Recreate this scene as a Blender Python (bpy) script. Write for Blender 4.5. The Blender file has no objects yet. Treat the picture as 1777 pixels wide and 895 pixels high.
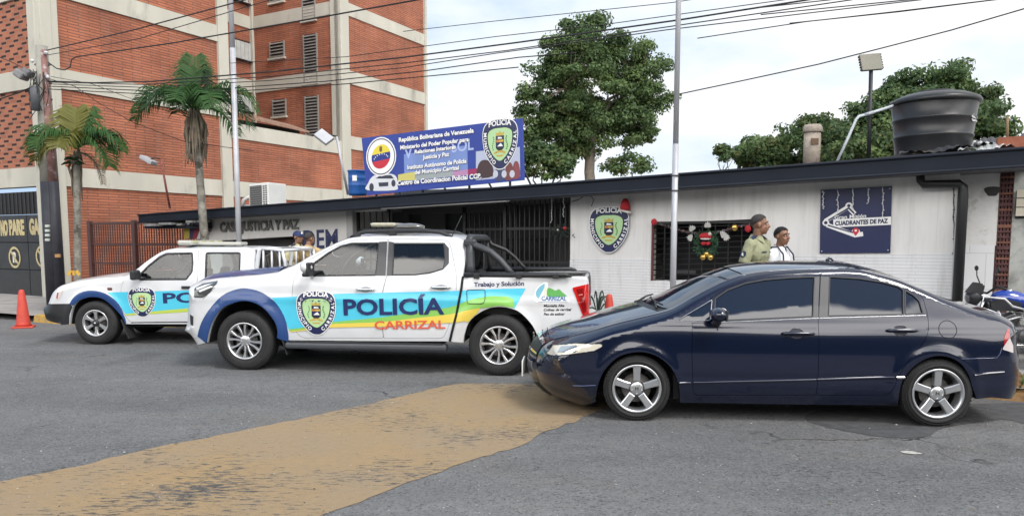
import bpy, bmesh, math, random
import numpy as np
from mathutils import Vector, Matrix, geometry
R = math.radians
random.seed(7)
S = bpy.context.scene
COL = S.collection

# ---------------------------------------------------------------- camera
F, CX, HZ, PITCH, CAMZ = 1280.0, 888.5, 414.0, R(5.15), 1.70
PY = HZ + F*math.tan(PITCH)
cd = bpy.data.cameras.new('camera'); cam = bpy.data.objects.new('camera', cd); COL.objects.link(cam)
cam.location = (0, 0, CAMZ); cam.rotation_euler = (R(90)-PITCH, 0, 0)
cd.sensor_fit = 'HORIZONTAL'; cd.sensor_width = 36; cd.lens = 36*F/1777.0
cd.shift_y = (PY-447.5)/1777.0
cd.clip_start = .05; cd.clip_end = 2000
S.camera = cam
def ray(u, v):
    dx = (u-CX)/F; dy = -(v-PY)/F
    return Vector((dx, math.cos(PITCH)+dy*math.sin(PITCH), -math.sin(PITCH)+dy*math.cos(PITCH)))
CAMP = Vector((0, 0, CAMZ))
def at(u, v, Y):                                  # point of the place on pixel (u,v) at depth Y
    d = ray(u, v); return CAMP + d*(Y/d.y)
def gnd(u, v, z=0.0):                             # point of the ground
    d = ray(u, v); return CAMP + d*((z-CAMZ)/d.z)

# ---------------------------------------------------------------- world + sun
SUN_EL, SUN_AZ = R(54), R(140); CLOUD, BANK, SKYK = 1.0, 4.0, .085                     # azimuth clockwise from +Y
w = bpy.data.worlds.new('World'); S.world = w; w.use_nodes = True
nt = w.node_tree; nt.nodes.clear()
def N(t, **k):
    n = nt.nodes.new(t)
    for a, b in k.items(): setattr(n, a, b)
    return n
out = N('ShaderNodeOutputWorld'); bgs = N('ShaderNodeBackground'); bgc = N('ShaderNodeBackground'); mx = N('ShaderNodeMixShader')
sky = N('ShaderNodeTexSky', sky_type='NISHITA', sun_disc=False, sun_elevation=SUN_EL, sun_rotation=SUN_AZ, air_density=1.3, dust_density=.4)
bgs.inputs['Strength'].default_value = SKYK
tc = N('ShaderNodeTexCoord'); mp = N('ShaderNodeMapping'); mp.inputs['Scale'].default_value = (1.0, 1.0, 2.6); mp.inputs['Location'].default_value = (1.3, .35, .2)
nz = N('ShaderNodeTexNoise'); nz.inputs['Scale'].default_value = 1.7; nz.inputs['Detail'].default_value = 7; nz.inputs['Roughness'].default_value = .55; nz.inputs['Distortion'].default_value = .35
sep = N('ShaderNodeSeparateXYZ')
nt.links.new(tc.outputs['Generated'], mp.inputs['Vector']); nt.links.new(mp.outputs['Vector'], nz.inputs['Vector']); nt.links.new(tc.outputs['Generated'], sep.inputs[0])
def M(op, a, b=None, c=None):
    n = N('ShaderNodeMath', operation=op)
    for i, x in enumerate((a, b, c)):
        if x is None: continue
        if isinstance(x, (int, float)): n.inputs[i].default_value = x
        else: nt.links.new(x, n.inputs[i])
    return n.outputs[0]
# thick overcast ahead of the viewer; behind, a bright bank of cumulus with blue sky over it
def SS(x, a, b, lo=0., hi=1.):
    n = N('ShaderNodeMapRange', interpolation_type='SMOOTHSTEP')
    for i, q in ((1, a), (2, b), (3, lo), (4, hi)): n.inputs[i].default_value = q
    nt.links.new(x, n.inputs[0]); return n.outputs[0]
X_, Y_, Z_ = sep.outputs['X'], sep.outputs['Y'], sep.outputs['Z']
nz2 = N('ShaderNodeTexNoise'); nz2.inputs['Scale'].default_value = 2.6; nz2.inputs['Detail'].default_value = 7; nz2.inputs['Roughness'].default_value = .52
nt.links.new(mp.outputs['Vector'], nz2.inputs['Vector'])
cr = N('ShaderNodeValToRGB'); cr.color_ramp.elements[0].position = .33; cr.color_ramp.elements[0].color = (.50, .66, .88, 1)
cr.color_ramp.elements[1].position = .70; cr.color_ramp.elements[1].color = (1.0, 1.0, 1.0, 1)
e = cr.color_ramp.elements.new(.50); e.color = (.78, .87, .97, 1)
nt.links.new(M('ADD', M('ADD', M('MULTIPLY', M('SUBTRACT', nz2.outputs['Fac'], .5), 1.5), .43), M('MULTIPLY', X_, .42)), cr.inputs['Fac'])
nt.links.new(cr.outputs['Color'], bgc.inputs['Color']); bgc.inputs['Strength'].default_value = CLOUD
nt.links.new(sky.outputs['Color'], bgs.inputs['Color'])
front = SS(M('ADD', M('ADD', Y_, M('MULTIPLY', M('SUBTRACT', nz.outputs['Fac'], .5), .6)), M('MULTIPLY', Z_, .25)), -.25, .25)
nt.links.new(front, mx.inputs['Fac']); nt.links.new(bgs.outputs[0], mx.inputs[1]); nt.links.new(bgc.outputs[0], mx.inputs[2])
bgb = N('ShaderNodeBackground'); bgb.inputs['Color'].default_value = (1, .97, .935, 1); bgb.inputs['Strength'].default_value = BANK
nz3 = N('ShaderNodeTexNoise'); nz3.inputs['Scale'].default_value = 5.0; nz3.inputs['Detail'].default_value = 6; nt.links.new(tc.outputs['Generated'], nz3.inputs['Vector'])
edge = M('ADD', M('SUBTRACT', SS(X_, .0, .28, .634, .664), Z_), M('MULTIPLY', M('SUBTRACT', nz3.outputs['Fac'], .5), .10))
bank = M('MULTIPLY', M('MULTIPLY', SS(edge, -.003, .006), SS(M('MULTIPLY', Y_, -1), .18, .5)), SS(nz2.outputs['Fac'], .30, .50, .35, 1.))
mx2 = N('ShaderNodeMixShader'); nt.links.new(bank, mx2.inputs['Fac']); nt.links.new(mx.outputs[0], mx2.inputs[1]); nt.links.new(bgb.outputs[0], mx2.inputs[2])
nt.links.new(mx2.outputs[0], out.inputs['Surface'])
sl = bpy.data.lights.new('sun', 'SUN'); sl.energy = 2.3; sl.angle = R(18); sl.color = (1, .97, .91)
so = bpy.data.objects.new('sun', sl); COL.objects.link(so)
sd = Vector((math.sin(SUN_AZ)*math.cos(SUN_EL), math.cos(SUN_AZ)*math.cos(SUN_EL), math.sin(SUN_EL)))
so.rotation_euler = sd.to_track_quat('Z', 'Y').to_euler(); so.location = (0, 0, 30)
S.view_settings.view_transform = 'Standard'; S.view_settings.look = 'None'; S.view_settings.exposure = .16; S.view_settings.gamma = 1
S.view_settings.use_curve_mapping = False
S.render.engine = 'CYCLES'; S.render.resolution_x = 1024; S.render.resolution_y = 515
try: S.cycles.max_bounces = 8; S.cycles.transparent_max_bounces = 16
except Exception: pass

# ---------------------------------------------------------------- materials
MATS = {}
def mat(name, col, rough=.6, metal=0., coat=0., var=.0, vscale=4., bump=0., bscale=60., spec=None, fleck=None, coords='Object', stain=None, vdet=5, vstretch=None):
    """plain Principled surface with procedural tone variation, fine bump and optional stains"""
    if name in MATS: return MATS[name]
    m = bpy.data.materials.new(name); m.use_nodes = True; t = m.node_tree; b = t.nodes['Principled BSDF']
    b.inputs['Base Color'].default_value = (*col, 1); b.inputs['Roughness'].default_value = rough; b.inputs['Metallic'].default_value = metal
    if coat: b.inputs['Coat Weight'].default_value = coat; b.inputs['Coat Roughness'].default_value = .03
    if spec is not None: b.inputs['Specular IOR Level'].default_value = spec
    c = t.nodes.new('ShaderNodeTexCoord'); src = c.outputs[coords]
    if vstretch:
        mpn = t.nodes.new('ShaderNodeMapping'); mpn.inputs['Scale'].default_value = vstretch; t.links.new(src, mpn.inputs['Vector']); vsrc = mpn.outputs[0]
    else: vsrc = src
    cur = None
    if var:
        n = t.nodes.new('ShaderNodeTexNoise'); n.inputs['Scale'].default_value = vscale; n.inputs['Detail'].default_value = vdet; t.links.new(vsrc, n.inputs['Vector'])
        mr = t.nodes.new('ShaderNodeMapRange'); mr.inputs['From Min'].default_value = .25; mr.inputs['From Max'].default_value = .75
        mr.inputs['To Min'].default_value = 1-var; mr.inputs['To Max'].default_value = 1+var; t.links.new(n.outputs['Fac'], mr.inputs['Value'])
        h = t.nodes.new('ShaderNodeVectorMath'); h.operation = 'SCALE'; h.inputs[0].default_value = col; t.links.new(mr.outputs[0], h.inputs['Scale']); cur = h.outputs[0]
    if stain:                                            # (colour, scale, threshold, softness)
        n = t.nodes.new('ShaderNodeTexNoise'); n.inputs['Scale'].default_value = stain[1]; n.inputs['Detail'].default_value = 8; n.inputs['Roughness'].default_value = .65; t.links.new(vsrc, n.inputs['Vector'])
        mr = t.nodes.new('ShaderNodeMapRange'); mr.inputs['From Min'].default_value = stain[2]; mr.inputs['From Max'].default_value = stain[2]+stain[3]; t.links.new(n.outputs['Fac'], mr.inputs['Value'])
        k = t.nodes.new('ShaderNodeMix'); k.data_type = 'RGBA'
        if cur: t.links.new(cur, k.inputs[6])
        else: k.inputs[6].default_value = (*col, 1)
        k.inputs[7].default_value = (*stain[0], 1); t.links.new(mr.outputs[0], k.inputs[0]); cur = k.outputs[2]
    if cur: t.links.new(cur, b.inputs['Base Color'])
    if bump:
        n = t.nodes.new('ShaderNodeTexNoise'); n.inputs['Scale'].default_value = bscale; n.inputs['Detail'].default_value = 4; t.links.new(src, n.inputs['Vector'])
        bp = t.nodes.new('ShaderNodeBump'); bp.inputs['Strength'].default_value = bump; bp.inputs['Distance'].default_value = .02; t.links.new(n.outputs['Fac'], bp.inputs['Height']); t.links.new(bp.outputs[0], b.inputs['Normal'])
    MATS[name] = m
    return m
def glass(name, tint, gl=.9, base=.06):
    if name in MATS: return MATS[name]
    m = bpy.data.materials.new(name); m.use_nodes = True; t = m.node_tree; t.nodes.clear()
    o = t.nodes.new('ShaderNodeOutputMaterial'); tr = t.nodes.new('ShaderNodeBsdfTransparent'); tr.inputs[0].default_value = (*tint, 1)
    g = t.nodes.new('ShaderNodeBsdfGlossy'); g.inputs['Roughness'].default_value = .015; g.inputs['Color'].default_value = (gl, gl, gl, 1)
    fr = t.nodes.new('ShaderNodeLayerWeight'); fr.inputs['Blend'].default_value = .25
    mr = t.nodes.new('ShaderNodeMapRange'); mr.inputs['To Min'].default_value = base; mr.inputs['To Max'].default_value = 1
    k = t.nodes.new('ShaderNodeMixShader'); t.links.new(fr.outputs['Fresnel'], mr.inputs['Value']); t.links.new(mr.outputs[0], k.inputs[0]); t.links.new(tr.outputs[0], k.inputs[1]); t.links.new(g.outputs[0], k.inputs[2]); t.links.new(k.outputs[0], o.inputs[0])
    MATS[name] = m
    return m

# ---------------------------------------------------------------- mesh builder
class MB:
    def __init__(s): s.v = []; s.f = []; s.fm = []; s.fs = []; s.mats = []; s.nn = {}; s.uv = {}
    def mi(s, m):
        if m not in s.mats: s.mats.append(m)
        return s.mats.index(m)
    def add(s, verts, faces, m, smooth=False, normals=None, uvs=None):
        b = len(s.v); s.v.extend([tuple(p) for p in verts]); k = s.mi(m)
        for f in faces:
            s.f.append(tuple(i+b for i in f)); s.fm.append(k); s.fs.append(smooth)
        if normals is not None:
            for i, n in enumerate(normals): s.nn[b+i] = tuple(n)
        if uvs is not None:
            for i, q in enumerate(uvs): s.uv[b+i] = tuple(q)
        return s
    def quad(s, a, b, c, d, m, uv=None): return s.add([a, b, c, d], [(0, 1, 2, 3)], m, uvs=uv)
    def box(s, c, size, m, ax=None, bev=0.):
        """box centred at c, size along axes ax (3 vectors)"""
        c = Vector(c); X, Y, Z = ax if ax else (Vector((1, 0, 0)), Vector((0, 1, 0)), Vector((0, 0, 1)))
        hx, hy, hz = [q/2 for q in size]
        if bev <= 0:
            vs = [c+X*(hx*i)+Y*(hy*j)+Z*(hz*k) for i in (-1, 1) for j in (-1, 1) for k in (-1, 1)]
            return s.add(vs, [(0, 1, 3, 2), (4, 6, 7, 5), (0, 4, 5, 1), (2, 3, 7, 6), (0, 2, 6, 4), (1, 5, 7, 3)], m)
        bm = bmesh.new(); bmesh.ops.create_cube(bm, size=1)
        for q in bm.verts: q.co = Vector((q.co.x*2*hx, q.co.y*2*hy, q.co.z*2*hz))
        bmesh.ops.bevel(bm, geom=bm.edges[:], offset=min(bev, hx*.9, hy*.9, hz*.9), segments=2, affect='EDGES', profile=.5)
        bm.verts.index_update()
        s.add([c+X*q.co.x+Y*q.co.y+Z*q.co.z for q in bm.verts], [[q.index for q in f.verts] for f in bm.faces], m); bm.free(); return s
    def tube(s, pts, r, m, n=8, cap=True, smooth=True):
        pts = [Vector(p) for p in pts]; rs = r if isinstance(r, (list, tuple)) else [r]*len(pts)
        vs = []; fs = []; up = None
        for i, p in enumerate(pts):
            d = (pts[min(i+1, len(pts)-1)]-pts[max(i-1, 0)]).normalized()
            if up is None:
                up = Vector((0, 0, 1)) if abs(d.z) < .9 else Vector((1, 0, 0))
            x = d.cross(up)
            if x.length < 1e-5: x = d.cross(Vector((.3, 1, .2)))
            x.normalize(); up = x.cross(d).normalized()
            for k in range(n):
                a = 2*math.pi*k/n; vs.append(p+(x*math.cos(a)+up*math.sin(a))*rs[i])
        for i in range(len(pts)-1):
            for k in range(n):
                a = i*n+k; b = i*n+(k+1) % n; fs.append((a, b, b+n, a+n))
        if cap:
            fs.append(tuple(range(n-1, -1, -1))); e = (len(pts)-1)*n; fs.append(tuple(range(e, e+n)))
        return s.add(vs, fs, m, smooth)
    def lathe(s, prof, m, c=(0, 0, 0), axis='Z', n=32, smooth=True, closed=False, caps=True):
        """prof: list of (radius, height)"""
        c = Vector(c); vs = []; fs = []
        ax = {'Z': (Vector((1, 0, 0)), Vector((0, 1, 0)), Vector((0, 0, 1))), 'Y': (Vector((1, 0, 0)), Vector((0, 0, 1)), Vector((0, -1, 0)))}[axis]
        for r, h in prof:
            for k in range(n):
                a = 2*math.pi*k/n; vs.append(c+ax[0]*(r*math.cos(a))+ax[1]*(r*math.sin(a))+ax[2]*h)
        L = len(prof)
        for i in range(L-1 if not closed else L):
            j = (i+1) % L
            for k in range(n):
                q = (k+1) % n; fs.append((i*n+k, i*n+q, j*n+q, j*n+k))
        if not closed and caps:
            if prof[0][0] > 1e-6: fs.append(tuple(range(n-1, -1, -1)))
            if prof[-1][0] > 1e-6: e = (L-1)*n; fs.append(tuple(range(e, e+n)))
        return s.add(vs, fs, m, smooth)
    def ball(s, c, r, m, n=12, rot=None, taper=0.):
        """ellipsoid; r number or (rx,ry,rz)"""
        if not isinstance(r, (tuple, list)): r = (r, r, r)
        c = Vector(c); vs = []; fs = []; k2 = n//2
        for i in range(k2+1):
            t = math.pi*i/k2
            for k in range(n):
                a = 2*math.pi*k/n; q = Vector((r[0]*math.sin(t)*math.cos(a), r[1]*math.sin(t)*math.sin(a), r[2]*math.cos(t)))
                if taper: q.x *= 1+taper*math.cos(t); q.y *= 1+taper*math.cos(t)
                if rot: q = rot @ q
                vs.append(c+q)
        for i in range(k2):
            for k in range(n): fs.append((i*n+k, (i+1)*n+k, (i+1)*n+(k+1) % n, i*n+(k+1) % n))
        return s.add(vs, fs, m, True)
    def prism(s, poly, fn, d0, d1, m, holes=(), side_m=None):
        """poly in 2D, fn(x,y,d)->3D; front at d1, back at d0"""
        v2, f = tri2d(poly, holes); n = len(v2)
        s.add([fn(x, y, d1) for x, y in v2], f, m)
        s.add([fn(x, y, d0) for x, y in v2], [tuple(reversed(q)) for q in f], side_m or m)
        for loop in [poly]+list(holes):
            k = len(loop); s.add([fn(x, y, d1) for x, y in loop]+[fn(x, y, d0) for x, y in loop], [(i, i+k, (i+1) % k+k, (i+1) % k) for i in range(k)], side_m or m)
        return s
    def build(s, name, parent=None, origin=None, recalc=True):
        me = bpy.data.meshes.new(name)
        o3 = Vector(origin) if origin is not None else Vector((0, 0, 0))
        if origin is None and parent is not None and not is_local(parent): o3 = wloc(parent)
        me.from_pydata([(p[0]-o3.x, p[1]-o3.y, p[2]-o3.z) for p in s.v], [], s.f)
        for m in s.mats: me.materials.append(m)
        me.polygons.foreach_set('material_index', s.fm); me.polygons.foreach_set('use_smooth', s.fs)
        if s.uv:
            ul = me.uv_layers.new(name='UVMap')
            for l in me.loops: ul.data[l.index].uv = s.uv.get(l.vertex_index, (0, 0))
        me.validate(); me.update()
        if recalc and not s.nn:
            bm = bmesh.new(); bm.from_mesh(me); bmesh.ops.recalc_face_normals(bm, faces=bm.faces[:]); bm.to_mesh(me); bm.free()
        if s.nn:
            me.normals_split_custom_set_from_vertices([s.nn.get(i, (0, 0, 0)) for i in range(len(me.vertices))])
        ob = bpy.data.objects.new(name, me); COL.objects.link(ob)
        if parent is not None: ob.parent = parent
        elif origin is not None: ob.location = o3
        return ob
def is_local(o):
    while o is not None:
        if o.get('local'): return True
        o = o.parent
    return False
def wloc(o):
    p = Vector((0, 0, 0))
    while o is not None: p += o.location; o = o.parent
    return p
def thing(name, label, cat, loc=(0, 0, 0), group=None, rz=0., local=False):
    o = bpy.data.objects.new(name, None); COL.objects.link(o); o.location = loc; o.rotation_euler = (0, 0, rz); o.empty_display_size = .1
    o['label'] = label; o['category'] = cat
    if group: o['group'] = group
    if local: o['local'] = 1
    return o
def tag(o, label=None, cat=None, group=None, kind=None):
    if label: o['label'] = label
    if cat: o['category'] = cat
    if group: o['group'] = group
    if kind: o['kind'] = kind
    return o
def copy_tree(o, parent=None):
    c = o.copy(); COL.objects.link(c)
    if parent is not None: c.parent = parent
    for ch in list(o.children): copy_tree(ch, c)
    return c

# ---------------------------------------------------------------- 2D helpers
def inside(poly, x, y):
    P = np.asarray(poly); x = np.asarray(x); y = np.asarray(y); c = np.zeros(x.shape, bool); j = len(P)-1
    for i in range(len(P)):
        xi, yi = P[i]; xj, yj = P[j]
        if yi != yj: c ^= ((yi > y) != (yj > y)) & (x < (xj-xi)*(y-yi)/(yj-yi)+xi)
        j = i
    return c
def segdist(poly, x, y, closed=True):
    P = np.asarray(poly, float); Q = np.roll(P, -1, 0) if closed else P[1:]
    if not closed: P = P[:-1]
    x = np.asarray(x)[..., None]; y = np.asarray(y)[..., None]
    dx = Q[:, 0]-P[:, 0]; dy = Q[:, 1]-P[:, 1]; L = dx*dx+dy*dy+1e-12
    t = np.clip(((x-P[:, 0])*dx+(y-P[:, 1])*dy)/L, 0, 1)
    d = np.hypot(x-P[:, 0]-t*dx, y-P[:, 1]-t*dy); i = d.argmin(-1)
    return np.take_along_axis(d, i[..., None], -1)[..., 0], i, np.take_along_axis(t, i[..., None], -1)[..., 0]
def area2(p): return .5*sum(p[i][0]*p[(i+1) % len(p)][1]-p[(i+1) % len(p)][0]*p[i][1] for i in range(len(p)))
def offset(poly, d):
    """inset (d>0) a closed polygon"""
    if area2(poly) < 0: poly = poly[::-1]
    n = len(poly); o = []
    for i in range(n):
        a = Vector(poly[i-1]); b = Vector(poly[i]); c = Vector(poly[(i+1) % n])
        e1 = (b-a).normalized() if (b-a).length > 1e-9 else Vector((1, 0)); e2 = (c-b).normalized() if (c-b).length > 1e-9 else e1
        n1 = Vector((-e1.y, e1.x)); n2 = Vector((-e2.y, e2.x)); m = n1+n2
        if m.length < 1e-6: m = n1
        m.normalize(); k = max(.4, m.dot(n1)); q = b+m*(d/k); o.append((q.x, q.y))
    return o
def smooth_poly(pts, closed=True, k=4):
    """Catmull-Rom through pts"""
    P = [np.array(p, float) for p in pts]; n = len(P); o = []
    for i in range(n if closed else n-1):
        if closed: a, b, c, d = P[i-1], P[i], P[(i+1) % n], P[(i+2) % n]
        else: a, b, c, d = P[max(i-1, 0)], P[i], P[i+1], P[min(i+2, n-1)]
        for j in range(k):
            t = j/k; o.append(tuple(.5*((2*b)+(-a+c)*t+(2*a-5*b+4*c-d)*t*t+(-a+3*b-3*c+d)*t**3)))
    if not closed: o.append(tuple(P[-1]))
    return o
def round_poly(pts, r, k=4):
    """round the corners of a polygon"""
    n = len(pts); o = []
    for i in range(n):
        a = Vector(pts[i-1][:2]); b = Vector(pts[i][:2]); c = Vector(pts[(i+1) % n][:2]); rr = r[i] if isinstance(r, (list, tuple)) else r
        d1 = min(rr, (a-b).length*.45); d2 = min(rr, (c-b).length*.45)
        if d1 < 1e-6: o.append((b.x, b.y)); continue
        p = b+(a-b).normalized()*d1; q = b+(c-b).normalized()*d2
        for j in range(k+1):
            t = j/k; z = p*(1-t)**2+b*2*t*(1-t)+q*t*t; o.append((z.x, z.y))
    return o
def tri2d(poly, holes=(), pts=()):
    vs = [Vector(p[:2]) for p in poly]; ed = [(i, (i+1) % len(poly)) for i in range(len(poly))]
    for h in holes:
        b = len(vs); vs += [Vector(p[:2]) for p in h]; ed += [(b+i, b+(i+1) % len(h)) for i in range(len(h))]
    vs += [Vector(p) for p in pts]
    r = geometry.delaunay_2d_cdt(vs, ed, [], 0, 1e-6)
    V = [(p.x, p.y) for p in r[0]]; T = r[2]
    if not T: return V, []
    cx = np.array([sum(V[i][0] for i in t)/3 for t in T]); cy = np.array([sum(V[i][1] for i in t)/3 for t in T])
    ok = inside(poly, cx, cy)
    for h in holes: ok &= ~inside(h, cx, cy)
    fs = []
    for t, k in zip(T, ok):
        if k:
            a, b, c = [V[i] for i in t[:3]]
            if (b[0]-a[0])*(c[1]-a[1])-(b[1]-a[1])*(c[0]-a[0]) < 0: t = tuple(reversed(t))
            fs.append(tuple(t))
    return V, fs
_tc = {}
def text2d(s, bold=0., shear=0.):
    """text as a 2D mesh: (verts, faces, width, cap height=1)"""
    key = (s, bold, shear)
    if key not in _tc:
        def raw(q):
            c = bpy.data.curves.new('t', 'FONT'); c.body = q; c.size = 1; c.offset = bold; c.shear = shear; c.resolution_u = 3; c.fill_mode = 'FRONT'
            o = bpy.data.objects.new('t', c); me = bpy.data.meshes.new_from_object(o)
            v = [(p.co.x, p.co.y) for p in me.vertices]; f = [tuple(p.vertices) for p in me.polygons]
            bpy.data.objects.remove(o); bpy.data.curves.remove(c); bpy.data.meshes.remove(me); return v, f
        v, f = raw(s); h, _ = raw('H'); y0 = min(p[1] for p in h); y1 = max(p[1] for p in h); k = 1/(y1-y0)
        x0 = min(p[0] for p in v) if v else 0; v = [((x-x0)*k, (y-y0)*k) for x, y in v]
        _tc[key] = (v, f, max(p[0] for p in v) if v else 0)
    return _tc[key]
def put_text(mb, s, x0, y0, wd, ht, fn, m, bold=.02, shear=0., thick=0., side=None):
    """lay text in the box (x0,y0,wd,ht cap height) of a 2D frame fn(x,y,d)"""
    v, f, tw = text2d(s, bold, shear); kx = wd/tw
    p = [(x0+x*kx, y0+y*ht) for x, y in v]
    mb.add([fn(x, y, thick) for x, y in p], f, m)
    if thick > .004:
        cnt = {}
        for q in f:
            for i in range(len(q)):
                a, b = q[i], q[(i+1) % len(q)]; cnt[(a, b)] = 1
        ed = [(a, b) for a, b in cnt if (b, a) not in cnt]
        vs = [fn(*p[a], thick) for a, b in ed]+[fn(*p[b], thick) for a, b in ed]+[fn(*p[b], 0) for a, b in ed]+[fn(*p[a], 0) for a, b in ed]; n = len(ed)
        mb.add(vs, [(i, i+3*n, i+2*n, i+n) for i in range(n)], side or m)

# ---------------------------------------------------------------- shared palette
white = mat('white_paint', (.61, .625, .65), .28, coat=.7, var=.05, vscale=3, stain=((.50, .475, .44), 1.7, .58, .35))
black_pl = mat('black_plastic', (.018, .019, .022), .5, var=.2, vscale=20)
rubber = mat('tyre_rubber', (.016, .016, .017), .75, var=.3, vscale=12, bump=.3, bscale=80)
dark_in = mat('dark_interior', (.02, .021, .024), .85, var=.2)
steel = mat('silver_rim', (.62, .63, .65), .28, metal=.85, var=.06)
chrome = mat('chrome_trim', (.8, .8, .82), .12, metal=1)
navy = mat('navy_vinyl', (.012, .024, .11), .35, coat=.3)
lblue = mat('turquoise_vinyl', (.07, .50, .68), .35, coat=.4, var=.05)
lgreen = mat('green_vinyl', (.22, .50, .10), .35, coat=.4)
lyel = mat('yellow_vinyl', (.72, .55, .09), .35, coat=.4)
lred = mat('red_vinyl', (.62, .10, .05), .4, coat=.3)
signwhite = mat('sign_white', (.80, .80, .80), .5)
signnavy = mat('sign_navy', (.010, .017, .075), .4, var=.1)
signgreen = mat('badge_green', (.40, .60, .32), .45, var=.05)
signyel = mat('sign_yellow', (.72, .58, .05), .5)
signred = mat('sign_red', (.50, .03, .04), .5)
crestgold = mat('crest_gold', (.48, .34, .07), .5, var=.3, vscale=30)
ink = mat('black_ink', (.012, .012, .018), .5)

SHIELD_O = smooth_poly([(.0, .51), (.22, .5), (.40, .43), (.49, .27), (.485, .02), (.42, -.20), (.28, -.40), (.12, -.535), (0, -.56), (-.12, -.535), (-.28, -.40), (-.42, -.20), (-.485, .02), (-.49, .27), (-.40, .43), (-.22, .5)], True, 4)
SHIELD_I = smooth_poly([(0, .315), (.18, .31), (.325, .235), (.335, .05), (.275, -.13), (.16, -.285), (.0, -.375), (-.16, -.285), (-.275, -.13), (-.335, .05), (-.325, .235), (-.18, .31)], True, 4)
def badge(mb, fn, cx, cy, wd, ht, d=0., dd=.0012):
    """round-shouldered police badge with lettered navy border and a crest on green"""
    T = lambda p: [(cx+x*wd, cy+y*ht) for x, y in p]
    def lay(p, m, k):
        v, f = tri2d(T(p)); vv = densify(v, f, wd*.12); mb.add([fn(x, y, d+dd*k) for x, y in vv[0]], vv[1], m)
    lay([(x*1.0, y*1.0) for x, y in SHIELD_O], signwhite, 0); lay([(x*.965, y*.967) for x, y in SHIELD_O], signnavy, 1); lay([(x*1.05, y*1.05) for x, y in SHIELD_I], ink, 2); lay(SHIELD_I, signgreen, 3)
    g = lambda q: (lambda x, y, k: fn(cx+x*wd, cy+y*ht, d+dd*q+k))
    put_text(mb, 'POLICIA', -.315, .345, .63, .115, lambda x, y, k: g(3)(x, y+.03-.28*x*x, k), signwhite, .03)
    # side words run down the border
    def along(word, pts):
        q = smooth_poly(pts, False, 6); L = [0]
        for a, b in zip(q, q[1:]): L.append(L[-1]+math.dist(a, b))
        n = len(word); ws = [text2d(c, .03)[2] for c in word]; tot = sum(ws)+.28*(n-1); u = 0
        for c, w_ in zip(word, ws):
            s_ = (u+w_/2)/tot*L[-1]; u += w_+.28
            i = max(j for j in range(len(L)) if L[j] <= s_+1e-9); i = min(i, len(q)-2); t = (s_-L[i])/max(1e-9, L[i+1]-L[i]); px, py = [q[i][z]*(1-t)+q[i+1][z]*t for z in (0, 1)]
            dx, dy = q[i+1][0]-q[i][0], q[i+1][1]-q[i][1]; l = math.hypot(dx, dy); dx /= l; dy /= l
            h = .085; wl = w_/tot*L[-1]
            put_text(mb, c, -wl/2, -h/2, wl, h, lambda x, y, k, px=px, py=py, dx=dx, dy=dy: g(3)(px+x*dx-y*dy, py+x*dy+y*dx, k), signwhite, .03)
    along('MUNICIPIO', [(-.415, .24), (-.41, .02), (-.345, -.17), (-.22, -.34), (-.13, -.42)])
    along('CARRIZAL', [(.13, -.42), (.22, -.34), (.345, -.17), (.41, .02), (.415, .24)])
    # crest: crown, quartered shield, ribbon, sprigs
    def blk(p, m, k): mb.add([g(3+k)(x, y, 0) for x, y in p], [tuple(range(len(p)))], m)
    blk([(-.10, .16), (.10, .16), (.12, .235), (.05, .205), (0, .25), (-.05, .205), (-.12, .235)], crestgold, 1)
    blk([(-.115, .155), (.115, .155), (.115, -.10), (.06, -.15), (0, -.16), (-.06, -.15), (-.115, -.10)], ink, 1)
    blk([(-.10, .14), (.10, .14), (.10, .08), (-.10, .08)], signnavy, 2); blk([(-.10, .07), (.10, .07), (.10, .02), (-.10, .02)], crestgold, 2)
    blk([(-.05, .13), (.05, .12), (.07, .09), (-.06, .09)], signwhite, 3); blk([(-.10, .01), (.10, .01), (.10, -.09), (-.10, -.09)], signnavy, 2)
    blk([(-.07, -.07), (.09, -.07), (.03, .0), (-.02, -.03)], signwhite, 3); blk([(-.09, .06), (-.02, .06), (-.02, .03), (-.09, .03)], lred, 3)
    blk([(-.17, -.19), (-.06, -.155), (.06, -.155), (.17, -.19), (.15, -.235), (.05, -.20), (-.05, -.20), (-.15, -.235)], crestgold, 2)
    blk([(-.11, -.25), (.11, -.25), (.08, -.285), (-.08, -.285)], crestgold, 2)
    for s_ in (-1, 1):
        for j in range(7):
            yy = -.14+j*.043; xx = s_*(.185+.02*math.sin(j)); blk([(xx-.02, yy), (xx+.02, yy-.006), (xx+.022*s_, yy+.026), (xx-.004, yy+.03)], mat('sprig_green', (.05, .16, .04), .6), 1)
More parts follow.
